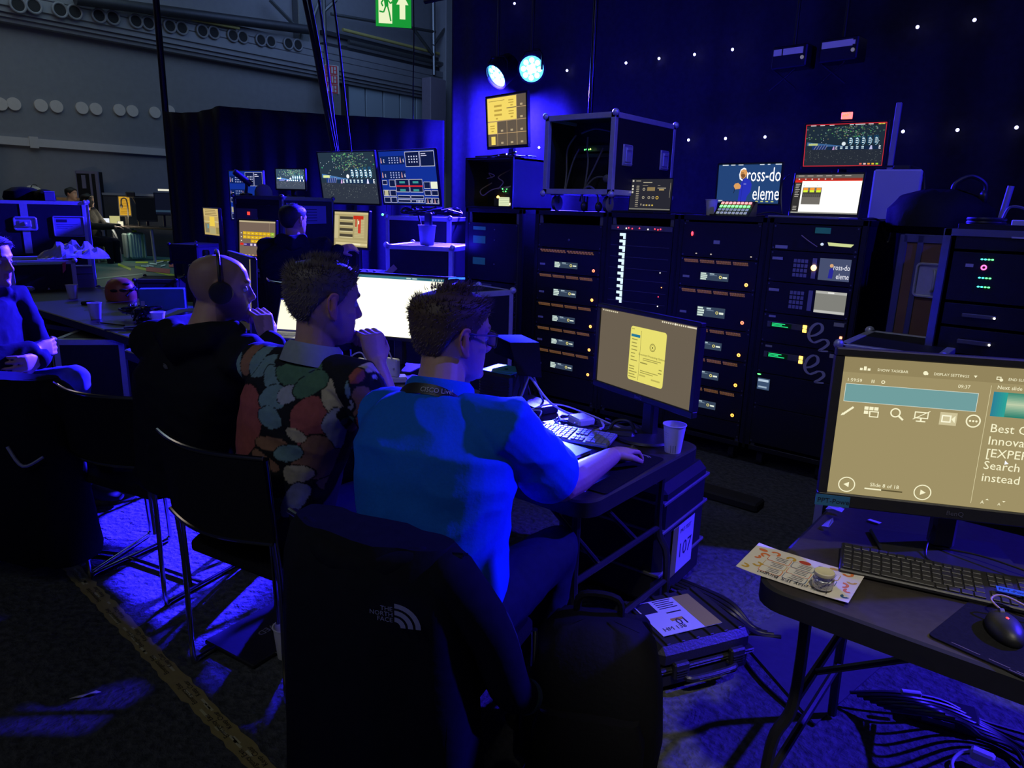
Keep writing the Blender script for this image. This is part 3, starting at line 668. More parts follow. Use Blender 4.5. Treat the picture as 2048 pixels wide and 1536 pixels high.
# ---- keyboards
def keyboard(label, loc, rz, w, d, keym, basem, tilt=4, th=.012, group='keyboards', pad=True, rows=6):
    r = thing('keyboard', label, 'keyboard', loc, rz, group)
    T = Matrix.Translation((0, 0, .006)) @ Matrix.Rotation(radians(tilt), 4, 'X')
    mb = MB(T); mb.box((-w/2, -d/2, 0), (w/2, d/2, th), .003); mb.build('keyboard_body', basem, r)
    mb = MB(T); rw = d*.9/rows; rr = random.Random(2)
    def row(x0, x1, y, n):
        kw = (x1-x0)/n
        for i in range(n): mb.box((x0+i*kw+.0014, y+.0014, th), (x0+(i+1)*kw-.0014, y+rw-.0014, th+.0035), .001)
    main = w*.64 if pad else w*.97
    for q in range(rows):
        y = -d*.45+q*rw; x0 = -w/2+.012*w; x1 = x0+main
        if q == 0: row(x0, x0+main*.28, y, 4); row(x0+main*.28, x0+main*.66, y, 1); row(x0+main*.66, x1, y, 4)
        else: row(x0, x1, y, 14 if q != 5 else 15)
        if pad:
            if q != 2: row(x1+w*.02, x1+w*.13, y, 3)
            row(x1+w*.15, w/2-w*.012, y, 4)
    mb.build('keys', keym, r)
    return r
KDK = mat('dark_key_caps', (.03, .03, .033), .45, noise_scale=60, var=.2)
ka = onz(1042, 837, .757); kb_ = onz(1241, 869, .757); kc = onz(1209, 893, .757)
ang = atan2(kb_.y-ka.y, kb_.x-ka.x); dx = Vector((cos(ang), sin(ang), 0)); dy = Vector((-sin(ang), cos(ang), 0))
rgt = (kb_+kc)/2
KB1 = keyboard('slim silver keyboard in front of the seated man in the blue shirt', (rgt-dx*.215).xy.to_3d()+Vector((0, 0, .741)), ang, .43, .125, SILVERK, mat('silver_keyboard_tray', (.26, .29, .31), .4, .3, noise_scale=30, var=.05))
ka = onz(1683, 1088, .757); kb_ = onz(2048, 1164, .757); kc = onz(1678, 1134, .757)
ang = atan2(kb_.y-ka.y, kb_.x-ka.x); dx = Vector((cos(ang), sin(ang), 0)); dy = Vector((-sin(ang), cos(ang), 0))
KB2 = keyboard('black keyboard with a blue tape label on the right corner table', ((ka+kc)/2+dx*.225).xy.to_3d()+Vector((0, 0, .741)), ang, .45, .135, KDK, BLACKP)
mb = MB(Matrix.Translation((.095, -.03, .028)) @ Matrix.Rotation(radians(4), 4, 'X') @ Matrix.Rotation(radians(-92), 4, 'X'))
tape_label(KB2, Matrix.Translation((.088, -.022, .0265)) @ Matrix.Rotation(radians(-86), 4, 'X'), .064, .022)
KB3 = keyboard('white keyboard in front of the bright white monitor', (-2.3, 1.93, .741), radians(-6), .42, .12, WHITEP, WHITEP)
KB4 = keyboard('dark keyboard on the table under the back-turned monitor', (-2.78, 1.72, .741), radians(-10), .3, .12, KDK, BLACKP, pad=False)
# ---- right table small things
mpA = onz(1910, 1205, .742); mpB = onz(1885, 1290, .742)
mp = thing('mouse_pad', 'black mouse pad with pale lettering along its front edge, right corner table', 'mouse pad', (mpA.x+.14, (mpA.y+mpB.y)/2, .741), radians(-12), 'mouse pads')
MB().prism([(x, y, 0) for x, y in rrect(-.14, -.115, .14, .115, .012)], (0, 0, .003)).build('pad', DARKF, mp)
mb = MB(); mb.col = c(120, 108, 88)
for i, (u, wd) in enumerate(((-.1, .05), (-.035, .035), (.01, .055))): mb.box((u, -.105, .003), (u+wd, -.1035, .0034))
for i, (u, wd) in enumerate(((.0, .06),)): mb.box((u, -.111, .003), (u+wd, -.1095, .0034))
mb.build('pad_print', PRINT, mp.children[0])
def mouse(label, loc, rz, m=BLACKP, led=True):
    r = thing('computer_mouse', label, 'mouse', loc, rz, 'computer mice'); mb = MB()
    rings = []
    for z, k in ((0, .93), (.008, 1), (.018, .95), (.027, .78), (.033, .5), (.0355, .15)):
        rings.append([(.032*k*cos(a), .055*k*sin(a)+(.004 if z > .02 else 0), z) for a in [2*pi*i/26 for i in range(26)]])
    mb.loft(rings); mb.build('mouse_body', m, r)
    MB().cyl((-.004, .03, .031), (.004, .03, .031), .008, n=14).build('scroll_wheel', GREYP, r)
    if led: MB().sphere((0, .0, .0355), (.003, .004, .001), 8, 5).build('status_light', mat('red_led', (.8, .05, .02), .4, emit=(4, .12, .05)), r)
    return r
mo = mouse('black mouse with a red light on the pad at the right picture edge', onz(2008, 1268, .7445).xy.to_3d()+Vector((0, 0, .745)), radians(25))
p = mo.location
cable([p+Vector((-.01, .055, .02)), p+Vector((-.035, .075, .03)), p+Vector((-.015, .1, .035)), p+Vector((.05, .1, .02)), p+Vector((.16, .08, .006))], .0022, 'thin looped cable of the black mouse on the right corner table', PALECAB, name='mouse_cable', group='mouse cables')
# bingo flyer with a foil pot
fA, fB, fC, fD = [onz(*q, .744) for q in ((1522, 1087), (1733, 1153), (1690, 1208), (1470, 1135))]
fc = (fA+fB+fC+fD)/4; ang = atan2((fC-fD).y, (fC-fD).x)
fl = thing('bingo_flyer', 'white flyer with orange and blue doodles at the left end of the right corner table', 'flyer', (fc.x, fc.y, .7405), ang+pi)
FW, FD = .247, .158
def fz(x): return .003+.0045*max(0, -x/FW*2)**2+(.9*max(0, x-.06)**2)
class Flat:
    def __init__(s): s.mb = MB()
    def P(s, x, y, L): return (x, y, fz(x)+.0004*L)
    def poly(s, pts, col, L=1):
        s.mb.col = col; s.mb.add([s.P(x, y, L) for x, y in pts], [tuple(range(len(pts)))])
    def arc(s, x, y, r, t, a0, a1, col, L=1, n=10):
        s.mb.col = col
        for i in range(n):
            a = radians(a0+(a1-a0)*i/n); b = radians(a0+(a1-a0)*(i+1)/n)
            s.mb.add([s.P(x+q*cos(u), y+q*sin(u), L) for q, u in ((r-t, a), (r, a), (r, b), (r-t, b))], [(0, 1, 2, 3)])
fl_ = Flat(); fl_.mb.col = c(222, 216, 200)
N_ = 30; vs = []; fs = []
for i in range(N_+1):
    x = -FW/2+FW*i/N_
    vs += [(x, -FD/2, fz(x)), (x, FD/2, fz(x)), (x, FD/2, fz(x)-.0006), (x, -FD/2, fz(x)-.0006)]
for i in range(N_):
    for k in range(4): fs.append((i*4+k, i*4+(k+1) % 4, i*4+4+(k+1) % 4, i*4+4+k))
fl_.mb.add(vs, fs, True)
rf = random.Random(8); pal = [c(222, 120, 60), c(40, 85, 130), c(200, 160, 60), c(190, 70, 50), c(60, 70, 90)]
done = []
for i in range(1500):
    rr = rf.uniform(.0095, .016); x = rf.uniform(-FW/2+rr+.002, FW/2-rr-.002); y = rf.uniform(-FD/2+rr+.002, FD/2-rr-.002)
    if (abs(x) < .088 and -.045 < y < .082) or (abs(x) < .11 and y > .046) or any((x-p)**2+(y-q_)**2 < (rr+r2+.0015)**2 for p, q_, r2 in done): continue
    done.append((x, y, rr)); q = rf.choice(pal); a = rf.uniform(0, 360)
    if i % 4: fl_.arc(x, y, rr, .0065, a, a+rf.uniform(150, 270), q, 1)
    else: fl_.poly([(x+rr*cos(t), y+rr*.65*sin(t)) for t in [2*pi*j/12 for j in range(12)]], q, 1)
for cx in (-.055, .0, .055):
    for cy in (-.025, .009, .04):
        if rf.random() < .9: 
            o_ = rrect(cx-.026, cy-.016, cx+.026, cy+.016, .006); fl_.poly(o_, pal[(int(cx*100)+int(cy*100)) % 3], 1); fl_.poly(rrect(cx-.0245, cy-.0145, cx+.0245, cy+.0145, .005), c(225, 220, 205), 2)
            for j in range(3): fl_.poly([(cx-.018, cy+.008-j*.008), (cx+rf.uniform(0, .018), cy+.008-j*.008), (cx+.01, cy+.0055-j*.008), (cx-.018, cy+.0055-j*.008)], c(45, 50, 60), 3)
fl_.mb.col = c(30, 35, 45); [fl_.mb.text("Let's play JFS Bingo!", .0195, lambda x, y: fl_.P(x, .062+y, 4) if 0 else (x, .0585+y, fz(x)+.0026), 'c')]
fl_.mb.build('flyer_sheet', PRINT, fl)
jr = thing('foil_pot', 'small round foil pot with a pale yellow lid standing on the flyer', 'pot', onz(1645, 1172, .7515).xy.to_3d()+Vector((0, 0, .7505)))
MB().lathe([(.021, 0), (.022, .002), (.0225, .02), (.0205, .022), (.0205, .03)], n=26).build('pot_body', mat('crumpled_foil', (.6, .6, .62), .22, 1, noise_scale=90, var=.3, bump=.9), jr)
MB().lathe([(.0215, .03), (.022, .032), (.0215, .037), (.0195, .038), (.018, .0375)], n=26).build('lid', mat('pale_yellow_lid', (.75, .68, .42), .4, noise_scale=30, var=.05), jr)
def scrap(loc, pts, label, rz=0, m=PAPERW):
    mb = MB(); n = len(pts)
    mb.add([(x, y, z) for x, y, z in pts]+[(x, y, z-.0012) for x, y, z in pts], [tuple(range(n)), tuple(range(n, 2*n))[::-1]]+[(i, n+i, n+(i+1) % n, (i+1) % n) for i in range(n)], False)
    o = mb.build('paper_scrap', m, None, loc); o.rotation_euler.z = rz; return tag(o, label, 'paper', 'paper scraps')
scrap(onz(1668, 1022, .745), [(-.02, -.012, .004), (.0, -.016, .012), (.022, -.008, .006), (.024, .008, .012), (.004, .01, .018), (-.018, .008, .008)], 'crumpled paper scrap at the back left corner of the right table')
scrap(onz(1655, 1052, .745), [(-.01, -.02, .004), (.008, -.018, .006), (.012, .004, .016), (.006, .02, .02), (-.006, .016, .008)], 'curled paper scrap nearest the flyer on the right table')
scrap(onz(1748, 1044, .7425), [(-.016, -.004, .003), (.014, -.008, .003), (.018, .004, .003), (-.012, .007, .003)], 'small flat paper scrap under the slide-show monitor', 0)
q = onz(1880, 1100, .75)
cable([q+Vector((-.02, .02, .09)), q+Vector((-.025, -.02, .03)), q+Vector((-.02, -.07, .006)), q+Vector((.0, -.1, .006))], .0022, 'thin black cable running from the slide-show monitor to its keyboard', name='keyboard_cable')
cable([q+Vector((-.02, .0, .002)), q+Vector((.08, -.01, .018)), q+Vector((.2, -.03, .018)), q+Vector((.34, -.02, .004))], .0025, 'thin black cable lying across the monitor foot, right corner table', name='monitor_cable')
# ---- main table small things
p = onz(1262, 905, .742)
mm = thing('mouse_pad', 'large black mouse pad with a pale emblem under the hand of the man in blue', 'mouse pad', (-1.15, 1.86, .741), radians(3), 'mouse pads')
MB().prism([(x, y, 0) for x, y in rrect(-.1, -.19, .135, .21, .012)], (0, 0, .003)).build('pad', DARKF, mm)
mb = MB(); mb.col = c(150, 145, 130)
for k in range(2): mb.add([(.065+q*cos(radians(a)), .17+q*.7*sin(radians(a)), .0036) for q, a in ((.04-.008*k, 30), (.042-.008*k, 60), (.04-.008*k, 100), (.036-.008*k, 100), (.037-.008*k, 60), (.035-.008*k, 30))], [(0, 1, 2, 3, 4, 5)])
mb.text('1', .05, lambda x, y: (.05+x, .13+y, .0036)); mb.build('emblem', PRINT, mm.children[0])
mouse('dark mouse under the right hand of the man in the blue shirt', (-1.118, 1.985, .7445), radians(-5), GREYP, False)
p = onz(1120, 895, .75)
nb = thing('notebook', 'pale glossy notebook lying in the blue light in front of the silver keyboard', 'notebook', (-1.37, 1.86, .741), radians(-2))
mb = MB(); mb.box((-.13, -.09, 0), (.13, .09, .012), .002); mb.build('pages', PAPERW, nb)
mb = MB(); mb.box((-.133, -.093, .012), (.133, .093, .015), .001); mb.build('cover', mat('glossy_pale_cover', (.14, .42, .48), .25, noise_scale=9, var=.15, coat=.3), nb)  # teal tint paints the cyan cast of the blue beam into the cover
sh = thing('paper_sheet', 'pale sheet lying along the table edge under the elbow of the man in blue', 'paper', (-1.36, 1.645, .741), radians(-2))
MB().box((-.18, -.055, 0), (.18, .055, .003), .001).build('sheet', PAPERW, sh)
# mini computer
p = onz(1022, 823, .74)
pc = thing('mini_computer', 'black box computer with a shiny top beside the chin of the man in blue', 'computer', (p.x-.075, p.y+.04, .741), radians(8))
mb = MB(); mb.box((-.08, -.075, 0), (.08, .075, .155), .012)
mb.build('casing', BLACKP, pc)
mb = MB()
for i in range(12): mb.box((-.072, -.078, .012+i*.0115), (.072, -.074, .017+i*.0115))
mb.build('ribbed_front', BLACKM, pc)
mb = MB(); mb.box((-.076, -.071, .155), (.076, .071, .158), .001); mb.build('top_plate', mat('satin_cyan_lit_top', (.06, .3, .36), .3, .1, noise_scale=20, var=.1), pc)  # top coloured teal to carry the cyan of the blue beam
MB().lathe([(.008, .158), (.008, .16)], (.01, .0, 0), 12).build('power_button', BLACKP, pc)
# hooded preview display seen from the side/back
hd = thing('hooded_display', 'small black display under a folded hood on thin legs, behind the mini computer', 'display', (-1.79, 2.24, .741), radians(-28))
mb = MB(); mb.box((-.085, .02, .15), (.085, .035, .27), .004); mb.build('display_panel', BLACKP, hd)
mb = MB()
mb.prism([(-.09, .04, .28), (.09, .04, .28), (.09, -.085, .285), (-.09, -.085, .285)], (0, 0, .004))
mb.prism([(.09, .04, .28), (.09, -.085, .285), (.15, -.075, .17), (.135, .035, .15)], (.004, 0, .003))
mb.prism([(-.09, .04, .28), (-.09, -.085, .285), (-.14, -.06, .2), (-.12, .035, .16)], (-.004, 0, .003)); mb.build('hood', DARKF, hd)
mb = MB(); mb.box((-.07, .018, .155), (.07, .02, .2)); mb.build('glossy_face', mat('glossy_pale_cover', (.5, .55, .6), .2), hd)
for sx in (-1, 1):
    MB().tube([(sx*.05, .028, .16), (sx*.085, -.05, .003)], .005, 7).build('leg', STEEL, hd); MB().tube([(sx*.05, .028, .16), (sx*.075, .09, .003)], .005, 7).build('leg', STEEL, hd)
# small boxes, adapters and coils along the back of the table
dv = thing('converter_box', 'flat black converter box with white marks among the cables on the main table', 'electronics', (-1.72, 2.25, .741), radians(-18))
mb = MB(); mb.box((-.1, -.055, 0), (.1, .055, .032), .004); mb.build('casing', BLACKP, dv)
mb = MB(); mb.col = c(170, 175, 185); mb.text('HDMI', .012, lambda x, y: (.03+x, -.0555, .01+y)); mb.text('SDI', .009, lambda x, y: (-.07+x, -.0555, .012+y)); mb.text('\u2014 CONVERT', .016, lambda x, y: (-.02+x, -.005+y, .0325)); mb.build('marks', PRINT, dv)
def brick(label, loc, rz, sz, m=WHITEP, group='power adapters'):
    r = thing('power_adapter', label, 'power adapter', loc, rz, group); w, d, h = sz
    MB().box((-w/2, -d/2, 0), (w/2, d/2, h), min(sz)*.2).build('casing', m, r)
    MB().cyl((w*.3, -d/2-.012, h*.5), (w*.3, -d/2, h*.5), .004, n=10).build('plug', m, r); return r
brick('white power adapter among the cable coils behind the silver keyboard', (-1.455, 2.21, .741), radians(-22), (.085, .075, .032))
brick('white power adapter standing on the strip, nearer the raised hand', (-2.54, 2.03, .77), radians(10), (.075, .03, .085))
brick('white power adapter standing on the strip, farther from the raised hand', (-2.46, 2.13, .77), radians(10), (.075, .03, .085))
ps = thing('power_strip', 'white power strip carrying two upright adapters under the bright white monitor', 'power strip', (-2.5, 2.08, .741), radians(55))
MB().box((-.13, -.035, 0), (.13, .035, .03), .006).build('strip_body', WHITEP, ps)
gd = thing('radio_headset', 'black gadget with a pale tag lying left of the monitor foot', 'headset', (-1.255, 2.18, .741), radians(20))
mb = MB(); mb.box((-.055, -.03, 0), (.05, .03, .026), .01); mb.tube(curve([(-.05, 0, .02), (-.03, .03, .05), (.02, .035, .052), (.05, .0, .02)], 5), .007, 7); mb.build('body', BLACKP, gd)
mb = MB(); mb.box((.02, -.033, .002), (.05, -.029, .012)); mb.build('tag_plate', WHITEP, gd)
def ring_pts(cx, cy, rx, ry, z, turns=1.0, a0=0, n=14, j=.006, rnd=random.Random(4)):
    return [(cx+rx*cos(a0+2*pi*turns*i/(n*turns)*1.0)+rnd.uniform(-j, j), cy+ry*sin(a0+2*pi*turns*i/(n*turns))+rnd.uniform(-j, j), z+.004*(i % 3)) for i in range(int(n*turns)+1)]
cable(ring_pts(-1.45, 2.19, .1, .075, .745, 2), .0032, 'coiled white cable around the adapter behind the silver keyboard', WCABLE, 4, group='cables on the main table')
cable(ring_pts(-1.45, 2.19, .085, .06, .755, 1.6, 1), .003, 'coiled black cable over the white adapter behind the silver keyboard', CABLE, 4, group='cables on the main table')
cable([(-1.76, 2.19, .9), (-1.70, 2.19, .89), (-1.6, 2.2, .8), (-1.52, 2.26, .75), (-1.4, 2.28, .747)], .0045, 'thick pale cable rising over the black box computer', WCABLE, 6, group='cables on the main table')
cable([(-1.74, 2.1, .747), (-1.62, 2.16, .772), (-1.58, 2.1, .75), (-1.5, 2.05, .746), (-1.44, 2.06, .75)], .003, 'white cable looping in front of the converter box', WCABLE, 6, group='cables on the main table')
cable([(-1.86, 2.08, .745), (-1.72, 2.13, .746), (-1.6, 2.22, .79), (-1.48, 2.29, .76), (-1.3, 2.26, .745), (-1.22, 2.27, .75)], .003, 'white cable curving from the box computer to the monitor foot', WCABLE, 6, group='cables on the main table')
cable([(-1.8, 2.06, .745), (-1.66, 2.07, .75), (-1.5, 2.12, .748), (-1.36, 2.14, .752), (-1.26, 2.25, .75)], .0028, 'black cable winding along the back of the silver keyboard', CABLE, 6, group='cables on the main table')
cable([(-1.37, 2.24, .745), (-1.28, 2.28, .77), (-1.18, 2.24, .75), (-1.2, 2.18, .746)], .0028, 'short black cable loop at the monitor foot', CABLE, 6, group='cables on the main table')
cable([(-2.5, 2.05, .79), (-2.46, 1.98, .78), (-2.36, 2.0, .752), (-2.2, 2.06, .747), (-2.02, 2.1, .746)], .004, 'white cable running from the power strip past the white keyboard', WCABLE, 6, group='cables on the main table')
cable([(-2.53, 2.03, .855), (-2.52, 2.0, .89), (-2.58, 2.0, .87), (-2.66, 2.0, .8), (-2.7, 2.08, .745)], .0035, 'white cable arching over the nearer upright adapter', WCABLE, 6, group='cables on the main table')
cable([(-2.45, 2.12, .855), (-2.46, 2.1, .9), (-2.55, 2.12, .89), (-2.62, 2.16, .8), (-2.7, 2.2, .746)], .0035, 'white cable arching over the farther upright adapter', WCABLE, 6, group='cables on the main table')
for k in range(3): cable([(-2.2+.03*k, 1.72, .744), (-2.05, 1.78+.03*k, .752), (-1.95+.02*k, 1.9, .747), (-2.1, 1.92-.02*k, .747), (-2.25, 1.84, .745)], .0032, ['black cable bundle strand nearest the patterned shirt', 'black cable strand in the middle of the bundle beside the patterned shirt', 'black cable strand farthest from the patterned shirt in the bundle'][k], CABLE, 5, group='cables on the main table')
for k, xx in enumerate((-1.55, -1.42, -1.3)): cable([(xx, 2.33, .745), (xx+.01, 2.36, .7), (xx-.02, 2.34, .45), (xx+.04, 2.36, .2), (xx+.02, 2.4, .008)], .004, 'black cable hanging behind the main table, %s from the right end' % ('third', 'second', 'first')[k], CABLE, 5, group='cables hanging behind the main table')
# bright laptop beside the man in the patterned shirt
def laptop(label, loc, rz, w, d, scr_h, tilt, draw, keycol=KDK, body=GREYP, group='open laptops', lid_bz=.008):
    r = thing('laptop', label, 'laptop', loc, rz, group)
    mb = MB(); mb.box((-w/2, -d, 0), (w/2, 0, .014), .004); mb.build('base_deck', body, r)
    mb = MB()
    for q in range(5):
        for i in range(13): mb.box((-w*.44+i*w*.068, -d*.22-q*d*.085-d*.075, .014), (-w*.44+i*w*.068+w*.06, -d*.22-q*d*.085, .0155))
    mb.box((-w*.15, -d*.95, .014), (w*.15, -d*.68, .0148)); mb.build('keys', keycol, r)
    T = Matrix.Translation((0, .0, .012)) @ Matrix.Rotation(radians(-tilt), 4, 'X')
    mb = MB(T); mb.box((-w/2, 0, 0), (w/2, .007, scr_h+lid_bz*2.6), .002); mb.build('lid', body if keycol is not KDK else BLACKP, r)
    s = Scr(w-2*lid_bz, scr_h, T @ Matrix.Translation((0, 0, scr_h/2+lid_bz*1.6))); draw(s); s.mb.build('screen', GLOW, r)
    return r
LP1 = laptop('open laptop with a bright white screen seen between two seated men', onz(598, 668, .741), radians(30), .32, .22, .19, 25, lambda s: s.rect(0, 0, 1, 1, c(250, 246, 215, 1.2)), SILVERK, mat('silver_laptop', (.5, .5, .52), .35, .6, noise_scale=30, var=.08))

# ---- things on the floor in the front
def rib_case(label, loc, rz, W, D, H):
    r = thing('equipment_case', label, 'case', loc, rz)
    m = mat('ribbed_black_resin', (.022, .022, .024), .38, noise_scale=120, var=.2, bump=.1)
    mb = MB(); mb.box((-W/2, -D/2, .01), (W/2, D/2, H*.52), .02); mb.box((-W/2-.008, -D/2-.008, H*.47), (W/2+.008, D/2+.008, H*.52), .004); mb.build('lower_shell', m, r)
    mb = MB(); mb.box((-W/2, -D/2, H*.525), (W/2, D/2, H), .022); mb.box((-W/2-.008, -D/2-.008, H*.525), (W/2+.008, D/2+.008, H*.575), .004)
    for k in range(6):
        x = -W/2+.045+k*(W-.09)/5; mb.box((x-.008, -D/2+.02, H), (x+.008, D/2-.02, H+.006), .002)
    mb.build('lid', m, r)
    for k in range(2):
        mb = MB(); x = (-.3, .3)[k]*W; mb.box((x-.03, -D/2-.024, H*.36), (x+.03, -D/2, H*.72), .006)
        for j in range(4): mb.box((x-.024, -D/2-.028, H*.4+j*.009), (x+.024, -D/2-.023, H*.4+j*.009+.004))
        mb.build('latch', m, r)
    mb = MB(); mb.tube(curve([(-.09, -D/2, H*.4), (-.085, -D/2-.035, H*.38), (.085, -D/2-.035, H*.38), (.09, -D/2, H*.4)], 5), .011, 8); mb.box((-.07, -D/2-.05, H*.32), (.07, -D/2-.024, H*.43), .01); mb.build('handle', m, r)
    return r
pa, pb, pc_ = onz(1318, 1360, .0), onz(1475, 1262, .0), onz(1250, 1190, .2)
PEL = rib_case('black ribbed resin case with a papers label on its lid, on the floor', (-.94, 2.13, 0), radians(62), .38, .32, .165)
mb = MB(); mb.col = c(185, 185, 190); mb.box((-.14, -.1, .172), (.1, .1, .1735)); mb.col = c(150, 140, 60); mb.box((.03, -.1, .1736), (.1, .1, .1742))
mb.col = c(25, 25, 32); mb.box((-.135, .03, .1737), (-.075, .095, .1743)); mb.box((-.05, .012, .1737), (.01, .018, .1743)); mb.col = c(170, 140, 50); mb.box((-.06, -.035, .1737), (-.01, -.02, .1743))
mb.col = c(30, 30, 60)
for i in range(5): mb.box((-.06, .09-i*.012, .1737), (.015-.01*(i % 2), .094-i*.012, .1743))
mb.text('HM 138', .028, lambda x, y: (-.12+x, -.08+y, .1745)); mb.text('01', .05, lambda x, y: (-.05+x, -.06+y, .1745)); mb.build('shipping_label', PRINT, PEL)
# tall case under the table
TC = thing('transport_case', 'large dark case with a paper label lettered 107 standing under the main table', 'case', (-1.38, 2.52, 0), radians(3))
mb = MB(); mb.box((-.24, -.22, .02), (.24, .22, .53), .03); mb.build('shell', DARKW, TC)
mb = MB()
for z in (.16, .34, .46): mb.box((-.246, -.226, z), (.246, .226, z+.014), .003)
mb.build('edge_band', GREYP, TC)
mb = MB(); mb.tube(curve([(.06, -.1, .53), (.06, -.1, .57), (.06, .1, .57), (.06, .1, .53)], 4), .012, 8); mb.build('carry_handle', RUBBER, TC)
mb = MB(); mb.col = c(190, 190, 195); mb.box((.2465, -.12, .12), (.2475, .09, .33)); mb.col = c(120, 130, 60); mb.box((.2476, -.12, .12), (.248, -.07, .33)); mb.col = c(30, 30, 80)
mb.text('107', .09, lambda x, y: (.2482, -.06+x, .18+y)); mb.text('PAT-TEST', .025, lambda x, y: (.2482, -.05+x, .29+y)); mb.build('paper_label', PRINT, TC)
# black backpack standing by the chair
BP = thing('backpack', 'black backpack standing on the floor between the jacket chair and the ribbed case', 'bag', (-.90, 1.5, 0), radians(28))
BAGM = mat('black_bag_nylon', (.007, .007, .009), .75, spec=.15, noise_scale=70, var=.3, bump=.15)
mb = MB(); rings = []
for z, wx, wy, oy in ((.005, .17, .1, 0), (.03, .19, .125, 0), (.15, .2, .14, -.01), (.28, .19, .13, 0), (.38, .165, .1, .02), (.44, .12, .06, .03), (.455, .05, .03, .03)):
    rings.append([(wx*(abs(cos(a))**.6)*(1 if cos(a) > 0 else -1), oy+wy*(abs(sin(a))**.6)*(1 if sin(a) > 0 else -1)+.006*sin(9*a+z*30), z) for a in [2*pi*i/40 for i in range(40)]])
mb.loft(rings); mb.build('bag_body', BAGM, BP)
mb = MB(); rings = []
for z, wx, wy in ((.03, .13, .03), (.08, .15, .055), (.2, .15, .055), (.26, .13, .03)):
    rings.append([(wx*(abs(cos(a))**.5)*(1 if cos(a) > 0 else -1), -.13+wy*(abs(sin(a))**.5)*(1 if sin(a) > 0 else -1), z) for a in [2*pi*i/28 for i in range(28)]])
mb.loft(rings); mb.build('front_pocket', BAGM, BP)
MB().tube(curve([(-.06, .05, .43), (-.05, .05, .5), (.05, .05, .5), (.06, .05, .43)], 5), .011, 8).build('grab_handle', BAGM, BP)
for sx in (-1, 1): MB().tube(curve([(sx*.08, .1, .4), (sx*.13, .18, .36), (sx*.15, .2, .2), (sx*.13, .12, .05)], 6), .016, 8).build('shoulder_strap', BAGM, BP)
# tape line on the floor
ta = onz(128, 1122, 0); tb = onz(545, 1560, 0); d = (tb-ta).normalized(); nn = Vector((-d.y, d.x, 0)); Lg = (tb-ta).length
TAPEM = mat('printed_floor_tape', (1, 1, 1), .6, attr=True, noise_scale=20, var=.25)
mb = MB(); rt = random.Random(6); n = 60; hw = .03; mb.col = c(165, 150, 92)
e0 = [rt.uniform(-.006, .006) for _ in range(n+1)]; e1 = [rt.uniform(-.006, .006) for _ in range(n+1)]
P0 = [ta+d*Lg*i/n for i in range(n+1)]
vs = [];
for i in range(n+1): vs += [P0[i]-nn*(hw+e0[i])+Vector((0, 0, .001)), P0[i]+nn*(hw+e1[i])+Vector((0, 0, .001)), P0[i]+nn*(hw+e1[i])+Vector((0, 0, .0025)), P0[i]-nn*(hw+e0[i])+Vector((0, 0, .0025))]
fs = [(i*4+k, i*4+(k+1) % 4, i*4+4+(k+1) % 4, i*4+4+k) for i in range(n) for k in range(4)]; mb.add(vs, fs, False)
mb.col = c(205, 200, 150)
for i in range(34):
    t = rt.uniform(0, Lg-.06); q = ta+d*t+nn*rt.uniform(-.02, .01); l = rt.uniform(.02, .05)
    mb.add([q+Vector((0, 0, .003)), q+d*l+Vector((0, 0, .003)), q+d*l+nn*.008+Vector((0, 0, .003)), q+nn*.008+Vector((0, 0, .003))], [(0, 1, 2, 3)])
mb.col = c(20, 16, 8)
for i in range(9):
    for j, tx in enumerate(('Keep Clear', 'Emergency Exit')):
        q = ta+d*(.06+i*.21+.03*j); off = .008-.024*j
        mb.text(tx, .022, lambda x, y: q+d*(-x+.16)+nn*(off+.012-y)*1+Vector((0, 0, .0034)))
tag(mb.build('floor_tape', TAPEM), 'worn printed warning tape running across the carpet in the left foreground', 'tape')
scrap(onz(172, 1394, .004), [(-.045, -.012, .003), (-.01, -.006, .004), (.01, .004, .01), (.03, .004, .012), (.04, .016, .008), (.02, .022, .008), (.0, .012, .004), (-.03, .0, .003)], 'curled paper scrap on the dark carpet near the lower left corner', radians(40))
# folded board reading RESERVED and a cup beside it
p = onz(535, 1258, .02)
rb = thing('reserved_board', 'dark flat board lettered RESERVED lying on the floor left of the jacket chair', 'sign', (p.x, p.y, .0), radians(8))
mb = MB(); mb.box((-.13, -.17, .002), (.13, .17, .02), .004); mb.build('board', BLACKP, rb)
mb = MB(); mb.col = c(150, 150, 165); mb.text('RESERVED', .038, lambda x, y: (-.01+y, .13-x, .021)); mb.build('lettering', PRINT, rb)
kf = cup(onz(572, 1312, 0), 'paper cup standing on the floor at the left edge of the jacket chair', .12)
# sheet of floor vinyl and cables to the right
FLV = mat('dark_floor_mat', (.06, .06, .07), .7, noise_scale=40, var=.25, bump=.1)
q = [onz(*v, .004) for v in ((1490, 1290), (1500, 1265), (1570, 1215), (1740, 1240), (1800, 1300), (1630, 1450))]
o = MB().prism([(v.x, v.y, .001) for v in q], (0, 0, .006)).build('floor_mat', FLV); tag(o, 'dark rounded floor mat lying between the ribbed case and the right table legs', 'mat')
for k in range(4):
    dz = k*.014; j = .012*k
    pts = [onz(1180+10*k, 1110+4*k, .012+dz), onz(1290, 1135+6*k, .014+dz), onz(1390+4*k, 1172+8*k, .03+dz), onz(1460, 1205+10*k, .05+dz*.5), onz(1500+5*k, 1250+6*k, .01), onz(1520+14*k, 1262+4*k, .01)]
    cable(pts, .011-.001*k, 'thick black floor cable passing behind the ribbed case, %s of four' % ('lowest', 'second', 'third', 'topmost')[k], CABLE, 6, group='floor cables behind the ribbed case')
cable([onz(1480, 1275, .01), onz(1485, 1310, .006), onz(1520, 1360, .006), onz(1580, 1415, .006), onz(1630, 1450, .006)], .005, 'thin black cable along the edge of the dark floor mat', CABLE, 6, group='floor cables behind the ribbed case')
